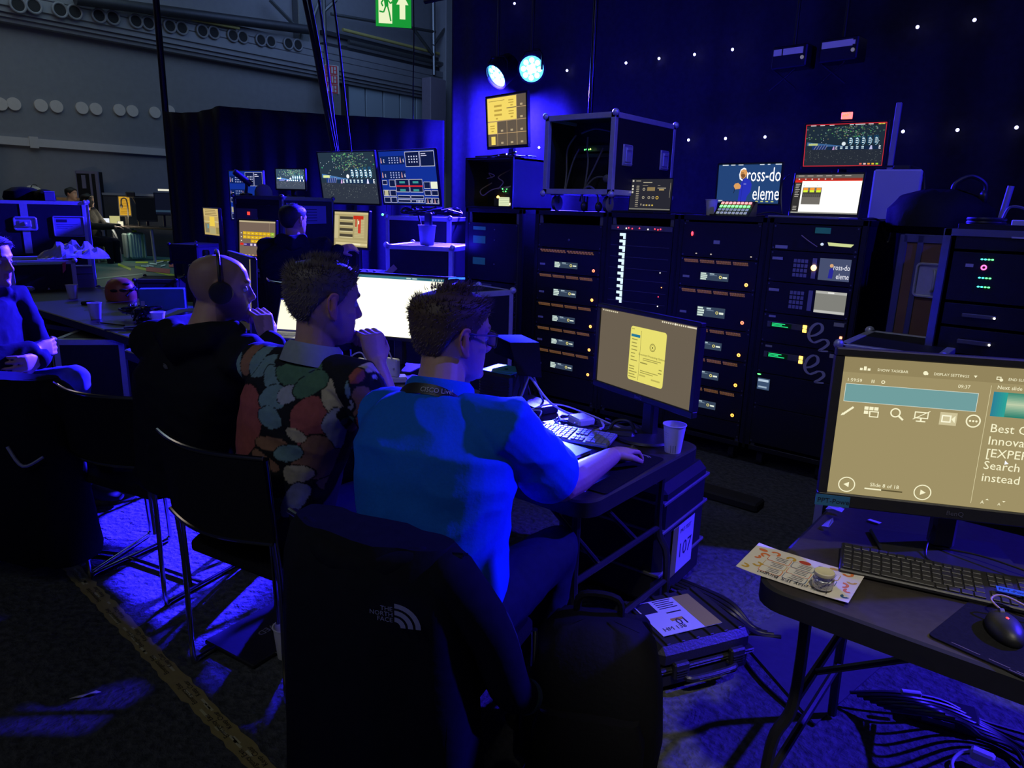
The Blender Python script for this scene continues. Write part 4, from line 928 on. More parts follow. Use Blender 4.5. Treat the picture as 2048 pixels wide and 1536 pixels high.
scrap(onz(1478, 1270, .03), [(-.02, -.02, .0), (.03, -.01, .004), (.03, .02, .01), (-.02, .02, .006)], 'white tag on the cable at the corner of the ribbed case')
# clutter under the right table
for k in range(7):
    r5 = random.Random(40+k); x = 1740+r5.uniform(-40, 60)
    pts = [onz(1700+k*14, 1385+k*6, .05), onz(1790+k*20, 1385+k*9, .07+.02*k), onz(1880+k*14, 1400+k*12, .06), onz(1960+k*12, 1440+k*10, .03), onz(2060, 1470+k*16, .02)]
    cable(pts, .006, 'black cable in the tangle under the right table, strand %s from the left' % ('one', 'two', 'three', 'four', 'five', 'six', 'seven')[k], CABLE, 6, group='tangle of cables under the right table')
pb = thing('power_block', 'black power block lying in the cable tangle under the right table', 'power adapter', onz(1880, 1440, .0).xy.to_3d(), radians(15))
MB().box((-.1, -.05, 0), (.1, .05, .05), .008).build('casing', BLACKP, pb); MB().box((-.06, -.055, .02), (.03, -.05, .035)).build('label_plate', GREYP, pb)
pl = thing('mains_plug', 'pale grey mains plug with its curled lead at the lower right picture edge', 'plug', onz(1965, 1512, .04))
mb = MB(); mb.box((-.03, -.016, -.016), (.03, .016, .016), .006); mb.build('plug_body', WHITEP, pl); MB().tube(curve([(-.03, 0, 0), (-.05, -.01, -.01), (-.065, -.05, -.025), (-.05, -.1, -.035)], 5), .005, 8).build('lead', WCABLE, pl)
cb = thing('cable_connector', 'pale cable connector lying in the tangle below the right table edge', 'plug', onz(1822, 1386, .09), radians(30)); MB().box((-.03, -.008, -.008), (.03, .008, .008), .003).build('connector_body', WHITEP, cb)
# ================================================================== EQUIPMENT RACKS (right)
RY = 4.25; RTOP = 1.53
ORD = ['topmost', 'second', 'third', 'fourth', 'fifth', 'sixth', 'seventh', 'eighth', 'ninth', 'tenth']
def rx(x, y=600): return ony(x, y, RY).x
def rz_(x, y): return ony(x, y, RY).z
def reparent(o, p): o.parent = p; o.location = Vector(o.location)-Vector(p.location)
def led_mat(name, col): return mat('led_'+name, (.5, .5, .5), .4, emit=col)
AMBER = led_mat('amber', (3.2, 1.1, .12)); REDL = led_mat('red', (3, .12, .06)); GREENLED = led_mat('green', (.3, 3.2, .5)); WHITELED = led_mat('white', (2.4, 2.3, 2.0)); CYANL = led_mat('cyan', (.15, 2.2, 1.8)); PINKL = led_mat('pink', (2.4, .3, .9)); ORANGEL = led_mat('orange', (2.6, .5, .12))
def rack(label, x0, x1, y0=RY, depth=.78, ztop=RTOP, rail=True, zb=.11, group='equipment racks'):
    r = thing('equipment_rack', label, 'rack', ((x0+x1)/2, y0, 0), 0, group); W = (x1-x0)/2
    mb = MB(); t = .022
    mb.box((-W, 0, zb), (-W+t, depth, ztop), .004); mb.box((W-t, 0, zb), (W, depth, ztop), .004); mb.box((-W, 0, ztop-t), (W, depth, ztop), .004); mb.box((-W, 0, zb), (W, depth, zb+t), .004); mb.box((-W+t, depth-.02, zb), (W-t, depth, ztop))
    mb.build('cabinet_shell', DARKW, r)
    mb = MB(); e = .03
    for sx in (-1, 1):
        mb.box((sx*W-sx*.002, -.004, zb), (sx*(W-e), .006, ztop), .002)
        mb.box((sx*W+sx*.003, -.003, zb), (sx*W-sx*.001, e, ztop)); mb.box((sx*W+sx*.003, depth-e, zb), (sx*W-sx*.001, depth, ztop)); mb.box((sx*W+sx*.003, 0, ztop-e), (sx*W-sx*.001, depth, ztop))
    mb.box((-W, -.004, ztop-e), (W, .006, ztop+.002), .002); mb.box((-W, -.004, zb), (W, .006, zb+e), .002)
    mb.build('edge_trim', BLACKM, r)
    if rail:
        mb = MB()
        for sx in (-1, 1): mb.box((sx*(W-e-.006), .004, zb+e), (sx*(W-e-.03), .016, ztop-e)); 
        for sx in (-1, 1):
            for k in range(28): mb.box((sx*(W-e-.014)-.004, .001, zb+.05+k*.046), (sx*(W-e-.014)+.004, .004, zb+.062+k*.046))
        mb.build('rack_rail', GREYP, r)
    for sx in (-1, 1):
        for y in (.08, depth-.08):
            mb = MB(); mb.box((sx*(W-.09)-.04, y-.04, zb-.012), (sx*(W-.09)+.04, y+.04, zb)); mb.cyl((sx*(W-.09)-.018, y, .05), (sx*(W-.09)+.018, y, .05), .05, n=18); mb.build('caster', RUBBER, r)
    return r
XA0, XA1 = rx(930), rx(1040); XB0, XB1 = XA1+.03, rx(1206); XC1 = rx(1346); XD1 = rx(1520); XE1 = rx(1716)
XB0 = XB1-.62 if XB1-XB0 > .64 else XB0
rack('leftmost dark rack with three green labels on its front', XA0, XA1)
rack('dark rack second from the left, with a column of amber knobs', XB0, XB1-.004)
rack('dark rack in the middle with a glowing white column of steps', XB1+.004, XC1-.004)
rack('dark rack right of the middle, behind the yellow-window monitor', XC1+.004, XD1-.004)
rack('rightmost large dark rack with two units lettered e2', XD1+.004, XE1)
def unit(name, label, x0, x1, z0, z1, group=None, front=-.012, m=BLACKM, d=.5, cat='rack unit'):
    """a rack-mounted unit; local x from its left, z from its bottom, front at y=0"""
    r = thing(name, label, cat, (x0+.04, RY+.004+front, z0), 0, group); w_ = x1-x0-.08; h = z1-z0
    mb = MB(); mb.box((.03, .003, .002), (w_-.03, d, h-.002)); mb.box((-.004, 0, .001), (w_+.004, .006, h-.001), .001); mb.build('chassis', m, r)
    mb = MB()
    for sx in (.006, w_-.006):
        for z in (.012, h-.012): mb.cyl((sx, -.002, z), (sx, .002, z), .0045, n=10)
    mb.build('screw', STEEL, r)
    return r, w_, h
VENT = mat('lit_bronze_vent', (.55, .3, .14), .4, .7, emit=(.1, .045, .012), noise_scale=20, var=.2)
def knob(r, x, z, ring=AMBER, rr=.0105):
    MB().lathe([(rr*1.25, 0), (rr*1.25, .004)], (0, 0, 0), 16).build('knob_base', BLACKP, r, (x, -.001, z)).rotation_euler.x = radians(90)
    o = MB().tube([(rr*.72*cos(2*pi*k/16), -.007, rr*.72*sin(2*pi*k/16)) for k in range(16)], rr*.34, 6, closed=True).build('knob_light', ring, r, (x, 0, z))
def disp(r, x, z, w_, h, fn, name='display'):
    s = Scr(w_, h, Matrix.Translation((x+w_/2, -.001, z+h/2))); fn(s); return s.mb.build(name, GLOW, r)
def d_play(s, wide=True):
    rnd = random.Random(1); s.rect(0, 0, 1, 1, c(52, 66, 88), 0)
    if wide:
        for i in range(4): s.rect(.02, .06+i*.24, .27*rnd.uniform(.75, 1), .23+i*.24, c(205, 225, 215), 1)
        s.rect(.34, .08, .5, .22, c(170, 190, 200), 1); s.rect(.34, .3, .6, .36, c(120, 140, 160), 1)
    else: s.rect(.04, .1, .12, .3, c(200, 215, 210), 1)
    s.ring(.72 if wide else .55, .5, .05, .02, c(250, 235, 130), 1); s.rect(.8 if wide else .66, .42, .95, .62, c(225, 235, 220), 1)
def vents(r, w_, h, n=4, m=VENT):
    for k in range(n):
        a = .02+k*(w_-.06)/n; b = a+(w_-.06)/n-.012; mb = MB(); q = 9
        for i in range(q): mb.box((a+(b-a)*i/q, -.004, h-.022), (a+(b-a)*(i+.72)/q, .001, h-.012)); mb.box((a+(b-a)*(i+.4)/q, -.004, h-.031), (a+(b-a)*min(1, (i+1.1)/q), .001, h-.024))
        mb.build('vent_grille', m, r)
LABW = mat('small_white_label', (.5, .5, .55), .7, noise_scale=30, var=.05)
def chip(r, x, z, w_=.045, h=.014, m=LABW): MB().box((x, -.003, z), (x+w_, -.0005, z+h)).build('label_plate', m, r)
# rack two: media servers with amber knobs
zs = [rz_(1140, y) for y in (497, 548, 607, 657, 702, 752)]
for k in range(5):
    r, w_, h = unit('media_server', 'media server with amber ring light, %s in the rack left of the glowing white steps' % ORD[k], XB0, XB1, zs[k+1], zs[k]-.003, 'media servers with amber ring lights')
    vents(r, w_, h, 4 if k else 2); x = ony(1118, 540, RY).x-(XB0+.035)
    disp(r, w_*.28, h*.22, w_*.38, h*.24, d_play); chip(r, w_*.04, h*.28); knob(r, w_*.92, h*.22, ORANGEL if k == 0 else AMBER)
r, w_, h = unit('blank_unit', 'black blank unit with one round mark above the knob servers', XB0, XB1, zs[0], rz_(1140, 448), 'black blank rack units'); MB().sphere((w_*.5, -.001, h*.35), (.009, .003, .009), 10, 6).build('round_mark', STEEL, r)
r, w_, h = unit('blank_unit', 'black blank unit under the lowest knob server', XB0, XB1, .16, zs[5]-.003, 'black blank rack units')
# rack four: media servers
zs = [rz_(1430, y) for y in (516, 577, 655, 715, 775, 835)]
for k in range(5):
    r, w_, h = unit('media_server', 'media server with amber ring light, %s in the rack right of the glowing white steps' % ORD[k], XC1, XD1, zs[k+1], zs[k]-.003, 'media servers with amber ring lights')
    vents(r, w_, h, 4); disp(r, w_*.28, h*.26, w_*.38, h*.26, d_play); chip(r, w_*.04, h*.3); knob(r, w_*.9, h*.22, ORANGEL if k == 1 else AMBER)
r, w_, h = unit('shelf_unit', 'open black shelf unit with a red light at the top, right of the glowing steps', XC1, XD1, zs[0], rz_(1430, 445), 'black blank rack units')
MB().sphere((.06, -.004, h*.66), (.008, .004, .014), 10, 6).build('red_light', REDL, r)
mb = MB(); mb.box((w_*.42, -.003, h*.4), (w_*.5, 0, h*.5)); mb.build('label_plate', LABW, r)
for x in (.2, .4, .92): MB().sphere((w_*x, -.003, h*.1), (.006, .003, .004), 8, 5).build('small_light', mat('dim_warm_led', (.5, .5, .4), .4, emit=(.5, .42, .25)), r)
r, w_, h = unit('blank_unit', 'black blank unit low in the rack behind the yellow-window monitor', XC1, XD1, .16, zs[5]-.003, 'black blank rack units')
# rack three: network chassis with lit steps
z0 = rz_(1270, 612); z1 = rz_(1270, 450)
r, w_, h = unit('network_chassis', 'tall black chassis with a glowing white column of steps', XB1, XC1, z0-.25, z1, None)
mb = MB(); mb.box((0, -.006, h-.036), (w_, 0, h-.004), .002); mb.build('top_strip', GREYP, r)
for k, (u, m) in enumerate(((.12, REDL), (.26, WHITELED), (.3, REDL), (.36, REDL), (.48, REDL), (.62, WHITELED), (.73, REDL), (.78, REDL), (.82, REDL))): MB().sphere((w_*u, -.007, h-.02-.004*(k % 2)), .0045, 8, 5).build('indicator_light', m, r)
x0 = ony(1237, 530, RY).x-(XB1+.035); n = 11; st_ = ony(1242, 466, RY).z-ony(1235, 606, RY).z; zt_ = ony(1242, 466, RY).z-(z0-.25)
lit = mat('lit_panel_white', (.6, .6, .6), .4, emit=(.75, .95, .92))
for k in range(n):
    z = zt_-k*st_/n; q = st_/n; xx = x0+.012
    mb = MB(); mb.prism([(xx-.014, -.004, z), (xx+.03, -.004, z), (xx+.03, -.004, z-q*.86), (xx+.013, -.004, z-q*.86), (xx+.013, -.004, z-q*.42), (xx-.014, -.004, z-q*.42)], (0, .004, 0)); mb.build('lit_step', lit, r)
for u, v, m in ((.86, .62, WHITELED), (.86, .42, REDL), (.86, .34, WHITELED), (.86, .26, REDL), (.9, .5, AMBER)): MB().sphere((w_*u, -.002, h*v), .0035, 8, 5).build('indicator_light', m, r)
mb = MB()
for i in range(9): mb.box((.002, -.003, .05+i*h*.095), (w_*.97, -.0005, .053+i*h*.095))
mb.build('card_seam', GREYP, r)
r, w_, h = unit('blank_unit', 'black blank unit under the chassis with the glowing steps', XB1, XC1, .16, z0-.255, 'black blank rack units')
# rack five
zy = lambda y: rz_(1620, y)
r, w_, h = unit('rack_shelf', 'open shelf with a lit pale bar and green label atop the large right rack', XD1, XE1, zy(503), zy(450))
mb = MB(); mb.box((w_*.5, -.004, h*.7), (w_*.68, -.001, h*.92)); mb.build('green_label', GREENL, r)
disp(r, w_*.66, h*.22, w_*.3, h*.18, lambda s: s.poly([(.0, .1), (1, .3), (.9, .9), (.06, .8)], c(205, 215, 150), 0), 'lit_bar'); MB().sphere((w_*.6, -.004, h*.3), (.009, .004, .008), 10, 6).build('round_light', mat('pale_round_light', (.5, .5, .5), .4, emit=(.6, .7, .7)), r)
chip(r, w_*.04, h*.06, .07, .018)
MB().tube(curve([(w_*.35, -.01, h*.6), (w_*.45, -.02, h*.4), (w_*.55, -.01, h*.2)], 5), .003, 6).build('loose_wire', PALECAB, r)
def d_cross(s):
    s.rect(0, 0, 1, 1, c(70, 78, 110), 0); s.text(.98, .5, .36, 'ross-do', c(240, 240, 250), 2, 'r', .65); s.text(.98, .9, .36, 'eleme', c(240, 240, 250), 2, 'r', .65)
    s.poly([(.32, .9), (.34, .5), (.42, .4), (.48, .55), (.46, .9)], c(40, 40, 150), 3); s.disc(.4, .32, .06, c(215, 165, 120), 3)
for k, (ya, yb) in enumerate(((503, 568), (568, 633))):
    r, w_, h = unit('video_controller', ('controller unit with an amber key and a small speaker picture on its display', 'controller unit with a plain grey display, above the e2 units')[k], XD1, XE1, zy(yb), zy(ya)-.003, 'controller units with small displays')
    mb = MB()
    for i in range(4):
        for j in range(4): mb.box((w_*(.29+.045*j), -.003, h*(.2+.15*i)), (w_*(.325+.045*j), 0, h*(.31+.15*i)))
    mb.build('keypad', mat('pale_keys', (.3, .3, .36), .5, noise_scale=30, var=.1), r)
    if k == 0: MB().sphere((w_*.54, -.006, h*.52), (.016, .006, .017), 14, 8).build('amber_key', led_mat('warm_key', (3, 1.7, .6)), r)
    mb = MB(); mb.box((w_*.515, -.002, h*.18), (w_*.565, 0, h*.82)); mb.build('key_column', mat('pale_keys', (.3, .3, .36)), r)
    disp(r, w_*.6, h*.16, w_*.36, h*.68, d_cross if k == 0 else (lambda s: (s.rect(0, 0, 1, 1, c(128, 128, 122), 0), s.rect(0, 0, 1, .12, c(175, 175, 170), 1), s.rect(0, .88, 1, 1, c(190, 190, 185), 1), s.rect(.4, .03, .6, .09, c(235, 235, 230), 2))))
    chip(r, w_*.02, h*.7, .06, .016)
LOGO = mat('pale_logo_paint', (.5, .5, .62), .6, noise_scale=10, var=.05)
for k, (ya, yb) in enumerate(((633, 695), (695, 760))):
    r, w_, h = unit('screen_processor', 'processor unit with the large e2 mark, %s' % ('the upper of two', 'the lower of two')[k], XD1, XE1, zy(yb), zy(ya)-.003, 'processor units lettered e2')
    zb_ = h*.52
    mb = MB(); mb.box((w_*.05, -.004, zb_), (w_*.58, 0, zb_+h*.2), .002); mb.build('display_bar', GREYP, r)
    dq = disp(r, w_*.1, zb_+.004, w_*.26, h*.2-.008, lambda s: (s.rect(0, 0, 1, 1, c(4, 22, 16), 0), [s.rect(.06, .12+i*.28, (.7, .55, .85)[i], .3+i*.28, c(40, 225, 135), 1) for i in range(3)])); dq.location.y = -.005
    for j in range(2): MB().box((w_*.5, -.006, zb_-.008+j*h*.13), (w_*.55, -.001, zb_+h*.07+j*h*.13), .002).build('amber_key', led_mat('yellow_key', (3, 1.5, .2)), r)
    mb = MB(); q = .0055
    A = curve([(.0, 0, .012), (.03, 0, .022), (.06, 0, .05), (.058, 0, .08), (.035, 0, .09), (.008, 0, .07), (-.008, 0, .03), (.0, 0, -.005), (.025, 0, -.022), (.05, 0, -.012), (.07, 0, .0), (.095, 0, .0), (.105, 0, -.02), (.085, 0, -.045), (.062, 0, -.066), (.11, 0, -.062)], 6)
    nrm = []; pts = [Vector((x, -.003, z)) for x, _, z in A]
    for i in range(len(pts)-1):
        t = (pts[i+1]-pts[i]); t = t.normalized() if t.length else Vector((1, 0, 0)); wd = .004+.005*abs(t.z); n_ = Vector((-t.z, 0, t.x))*wd
        nrm.append(n_)
    nrm.append(nrm[-1]); fx = w_*.6; fzv = h*.32
    for i in range(len(pts)-1):
        mb.add([Vector((fx, 0, fzv))+p for p in (pts[i]-nrm[i], pts[i]+nrm[i], pts[i+1]+nrm[i+1], pts[i+1]-nrm[i+1])], [(0, 1, 2, 3)])
    mb.build('e2_emblem', LOGO, r)
    chip(r, w_*.86, h*.8, w_*.12, .022); MB().box((w_*.945, -.005, h*.42), (w_*.975, -.001, h*.5), .001).build('red_key', led_mat('salmon_key', (3, .8, .4)), r); chip(r, w_*.06, h*.86, .04, .012)
r, w_, h = unit('signal_converter', 'low rack unit with a green light and tiny blue display under the e2 units', XD1, XE1, zy(830), zy(760)-.003)
xq = ony(1517, 745, RY).x
MB().sphere((.01, -.004, h*.95), (.012, .003, .004), 8, 5).build('green_light', GREENLED, r)
disp(r, .005, h*.5, w_*.16, h*.34, lambda s: (s.rect(0, 0, 1, 1, c(60, 80, 110), 0), s.rect(.05, .1, .9, .3, c(180, 200, 220), 1), s.rect(.1, .7, .8, .85, c(150, 170, 190), 1)))
r, w_, h = unit('blank_unit', 'black blank unit at the bottom of the large right rack', XD1, XE1, .16, zy(830)-.003, 'black blank rack units')
# rack one
zl = lambda y: rz_(985, y)
r, w_, h = unit('drawer_panel', 'flat black front with three green labels', XA0, XA1, zl(562), zl(446))
for ya, yb in ((454, 461), (473, 488), (517, 531)): MB().box((w_*.1, -.003, zl(yb)-zl(562)), (w_*.36, -.0005, zl(ya)-zl(562))).build('green_label', GREENL, r)
for y in (459, 480, 528): MB().sphere((w_*.55, -.002, zl(y)-zl(562)), .006, 8, 6).build('lock', STEEL, r)
for k in range(5):
    r, w_, h = unit('patch_unit', 'black unit with a small pale label, %s below the green-labelled front' % ORD[k], XA0, XA1, zl(592+30*k), zl(564+30*k), 'black units with small pale labels')
    chip(r, w_*.66, h*.45, .06, .02)
    if k == 0: MB().box((w_*.12, -.003, h*.2), (w_*.5, 0, h*.85)).build('grey_panel', GREYP, r)
r, w_, h = unit('blank_unit', 'black blank unit low in the leftmost rack', XA0, XA1, .16, zl(716), 'black blank rack units')
# small case on the leftmost rack with cables and lights
sx0, sx1 = rx(932, 360), rx(1025, 360); sz1 = rz_(980, 315)
sc_ = thing('small_rack_case', 'small open rack case with pale cables and tiny lights, standing on the leftmost rack', 'rack', (sx0, RY, RTOP), 0)
w_ = sx1-sx0; h = sz1-RTOP; mb = MB(); t = .015
mb.box((0, 0, 0), (t, .5, h)); mb.box((w_-t, 0, 0), (w_, .5, h)); mb.box((0, 0, h-t), (w_, .5, h)); mb.box((0, 0, 0), (w_, .5, t)); mb.box((t, .25, t), (w_-t, .27, h-t)); mb.build('case_shell', DARKW, sc_)
mb = MB()
for sx in (0, w_): mb.box((sx-.006, -.004, 0), (sx+.006, .012, h), .002)
mb.box((0, -.004, h-.012), (w_, .012, h+.002), .002); mb.build('edge_trim', BLACKM, sc_)
for i, q in enumerate(([(.1, .2, .24), (.16, .1, .27), (.22, .1, .25), (.12, .12, .23)], [(.3, .2, .3), (.3, .06, .24), (.36, .05, .2), (.28, .08, .15)], [(.1, .2, .2), (.09, .08, .14), (.14, .06, .1), (.24, .08, .15), (.4, .2, .18)], [(.28, .2, .12), (.34, .08, .14), (.42, .12, .19)], [(.34, .2, .28), (.4, .1, .28), (.46, .14, .27)])):
    MB().tube(curve([(x*w_/.5, y, z*h/.38) for x, y, z in q], 6), .004, 6).build('patch_cable', PALECAB, sc_)
for u, v in ((.37, .41), (.46, .41), (.39, .36), (.44, .36)): MB().sphere((w_*u, .24, h*v), .0055, 8, 5).build('green_light', GREENLED, sc_)
MB().sphere((w_*.31, .22, h*.24), .012, 10, 6).build('amber_light', led_mat('amber_bright', (6, 3, .4)), sc_)
for u in (.63, .69): MB().sphere((w_*u, .2, h*.1), .011, 10, 6).build('warm_light', led_mat('warm', (5, 3, 1.6)), sc_)
mb = MB(); mb.box((w_*.28, .19, h*.06), (w_*.6, .24, h*.22)); mb.build('fan_unit', GREYP, sc_)
disp(sc_, w_*.73, h*.06, w_*.22, h*.17, lambda s: (s.rect(0, 0, 1, 1, c(225, 235, 190), 0), [s.rect(.05, .15+i*.2, .95, .2+i*.2, c(160, 175, 140), 1) for i in range(4)]), 'lit_panel')
# cables and clutter on top of the small case, monitor above
def draw_tiles(s):
    g = c(98, 86, 74); y = c(246, 218, 104); ln = c(205, 170, 120); rnd = random.Random(2)
    s.rect(0, 0, 1, 1, g, 0)
    for a in ((0, .01, .5, .48), (.5, .01, .75, .235), (.5, .25, .75, .48), (0, .5, .24, .74)): s.rect(*a, y, 1)
    s.rect(.08, .8, .19, .97, y, 1); s.rect(.04, .07, .45, .078, c(110, 90, 40), 2)
    for a in ((.18, .16, .38, .2), (.18, .25, .38, .29), (.18, .34, .38, .38), (.55, .08, .68, .1), (.55, .13, .68, .15), (.6, .18, .66, .205), (.55, .3, .68, .32), (.55, .35, .68, .37), (.6, .41, .66, .44), (.06, .57, .18, .59), (.06, .62, .18, .64), (.09, .68, .15, .7), (.22, .42, .27, .45)): s.rect(*a, c(190, 160, 70), 2)
    for u in (.25, .5, .75): s.rect(u-.004, (.5 if u < .7 else 0), u+.004, 1, ln, 2)
    for v in (.245, .49, .745): s.rect((.75 if v < .4 else 0), v-.005, 1, v+.005, ln, 2)
    for a, b in ((.87, .2), (.87, .44), (.37, .69), (.62, .69), (.87, .69), (.37, .94), (.62, .94), (.87, .94)): s.rect(a-.03, b-.02, a+.03, b+.02, c(185, 165, 130), 2)
monitor('computer_monitor', 'monitor with yellow and grey tiles high on the small rack case, below the blue lamps', 'monitor', (-3.69, 4.36, 2.18), -11.1, -4, .472, .354, .016, sz1, draw_tiles, 'computer monitors', back=.03, bw=.2, bd=.14)
for k in range(3): cable([(sx0+.05+.1*k, RY+.05+.03*k, sz1+.012), (sx0+.2+.1*k, RY+.12, sz1+.02+.012*k), (sx0+.32+.06*k, RY+.06, sz1+.014), (sx1-.02, RY+.2+.05*k, sz1+.02)], .007, 'glossy black cable lying on top of the small rack case, %s' % ('nearest the left edge', 'middle one', 'nearest the right edge')[k], BLACKP, 5, group='cables on the small rack case')
# big flight case on casters, on top of the second rack
def flight_case(label, x0, x1, y0, y1, z0, z1, rz=0, body=DARKW, al=ALU, latch_side='right', wheels=.0, open_front=False, group='flight cases', loc=None, latches=2, name='flight_case'):
    W = x1-x0; D = y1-y0; H = z1-z0
    r = thing(name, label, 'flight case', loc or (x0, y0, z0-wheels), rz, group); b = wheels
    mb = MB(); t = .012
    if open_front:
        mb.box((0, 0, b), (t, D, b+H)); mb.box((W-t, 0, b), (W, D, b+H)); mb.box((0, 0, b+H-t), (W, D, b+H)); mb.box((0, 0, b), (W, D, b+t)); mb.box((t, D*.4, b+t), (W-t, D*.42, b+H-t))
    else: mb.box((0, 0, b), (W, D, b+H))
    mb.build('case_body', body, r)
    mb = MB(); e = .032; q = .004
    for x in (0, W):
        for y in (0, D): mb.box((x-q if x == 0 else x-e, y-q if y == 0 else y-e, b), (x+e if x == 0 else x+q, y+e if y == 0 else y+q, b+H), .002)
    for z in (b, b+H):
        za, zb2 = (z-q, z+e) if z == b else (z-e, z+q)
        for y in (0, D): mb.box((0, y-q if y == 0 else y-e, za), (W, y+e if y == 0 else y+q, zb2), .002)
        for x in (0, W): mb.box((x-q if x == 0 else x-e, 0, za), (x+e if x == 0 else x+q, D, zb2), .002)
    mb.build('edge_trim', al, r)
    for x in (0, W):
        for y in (0, D):
            for z in (b, b+H): MB().sphere((x, y, z), .024, 10, 6).build('corner_ball', al, r)
    for k in range(latches):
        for side in ([latch_side] if latch_side else []):
            if side == 'right': M_ = Matrix.Translation((W+.004, D*(.2+.62*k/(max(1, latches-1))), b+H*.5)) @ Matrix.Rotation(radians(90), 4, 'Z')
            else: M_ = Matrix.Translation((W*(.2+.6*k/max(1, latches-1)) if latches > 1 else W*.3, -.004, b+H*.55))
            mb = MB(M_); mb.box((-.06, -.004, -.07), (.06, .002, .07), .002)
            mb.tube([(x, -.006, z) for x, z in rrect(-.056, -.066, .056, .066, .012)], .004, 6, closed=True)
            mb.box((-.035, -.016, -.045), (.035, -.004, .05), .004); mb.box((-.03, -.022, .03), (.03, -.012, .048), .002); mb.box((-.045, -.02, -.062), (.045, -.012, -.052), .002); mb.build('butterfly_latch', al, r)
    if wheels:
        for x in (.07, W-.07):
            for y in (.08, D-.08):
                mb = MB(); mb.box((x-.035, y-.035, b-.012), (x+.035, y+.035, b)); mb.tube([(x-.02, y, b-.01), (x-.02, y, wheels*.45)], .006, 6); mb.tube([(x+.02, y, b-.01), (x+.02, y, wheels*.45)], .006, 6); mb.cyl((x-.014, y, wheels*.45), (x+.014, y, wheels*.45), wheels*.44, n=16); mb.build('caster', STEEL, r)
    return r
c0, c1 = ony(1092, 232, RY), ony(1232, 222, RY)
FC = flight_case('large open flight case on casters with cables and green lights, standing on the racks', c0.x, c1.x, RY, RY+.85, RTOP+.12, c0.z-.005, 0, DARKW, ALU, 'right', .12, True)
W_ = c1.x-c0.x; H_ = c0.z-RTOP-.12
def inner(u, v, y=.3): return (W_*u, y, .12+H_*v)
for u0, m4 in ((.28, 0), (.68, 1)):
    for k in range(4): MB().sphere(inner(u0+.028*k, .6+.005*(k % 2)+.01*m4, .27), .0055, 8, 5).build('green_light', GREENLED if (k < 3 or m4) else led_mat('lime', (2.5, 2.8, .5)), FC)
for u in (.71, .74): MB().sphere(inner(u, .46, .27), .0055, 8, 5).build('orange_light', led_mat('peach', (4, 2, 1)), FC)
for v in (.28, .19): MB().sphere(inner(.955, v, .02), .006, 8, 5).build('white_light', led_mat('pale_green', (1.6, 2.4, 1.6)), FC)
for q in ([(.28, .6), (.2, .45), (.14, .2), (.16, .0)], [(.22, .78), (.1, .6), (.1, .3), (.14, .06)], [(.4, .75), (.4, .6), (.42, .4), (.45, .0)], [(.63, .6), (.52, .36), (.44, .15), (.42, -.1)], [(.45, .1), (.55, .22), (.72, .2), (.8, .0), (.84, -.2)], [(.3, .8), (.5, .85), (.75, .8), (.85, .76)]):
    MB().tube(curve([inner(u, v, .2-.24*max(0, .25-v)) for u, v in q], 6), .0065, 6).build('loose_cable', GREYP, FC)
MB().sphere(inner(.76, .2, .15), (.03, .02, .03), 12, 8).build('round_plug', GREYP, FC)
mb = MB(); mb.box(inner(.05, .5, .3), inner(.95, .55, .34)); mb.box(inner(.1, .58, .3), inner(.9, .66, .34)); mb.build('patch_panel', BLACKP, FC)
# things on the rack tops
def draw_dark_ui(s):
    s.rect(0, 0, 1, 1, c(40, 40, 50), 0); k = c(185, 175, 150); rnd = random.Random(9)
    s.rect(.14, 0, .145, .95, c(30, 30, 38), 1); s.rect(.0, .96, 1, 1, c(120, 118, 110), 1)
    for v in (.03, .2, .3, .4): s.rect(.03, v, .07, v+.06, c(210, 205, 190), 2)
    for i in range(12): s.rect(.14+.0*i, .22+i*.06, .21, .24+i*.06, k, 2)
    s.rect(.12, .05, .24, .07, k, 2); s.rect(.3, .1, .52, .12, k, 2); s.rect(.29, .2, .42, .21, k, 2); s.rect(.66, .2, .72, .21, k, 2)
    for u, v in ((.33, .33), (.33, .6), (.47, .6), (.57, .6)): s.ring(u, v, .03, .012, k, 2, 14)
    s.ring(.67, .6, .035, .015, c(225, 185, 70), 2, 14); s.rect(.41, .26, .6, .38, c(140, 120, 80), 2); s.rect(.66, .28, .86, .3, k, 2); s.rect(.7, .33, .82, .36, c(210, 180, 110), 2); s.rect(.28, .8, .3, .86, k, 2)
    for i in range(4): s.rect(.34+i*.07, .83, .38+i*.07, .87, (k, c(215, 185, 80))[i % 2], 2)
    s.rect(.96, .12, .965, .6, k, 2)
laptop('dark laptop with knobs drawn on its screen, beside the large flight case', (-2.5, 4.5, RTOP), radians(-1), .335, .22, .205, 3, draw_dark_ui, KDK, BLACKP)
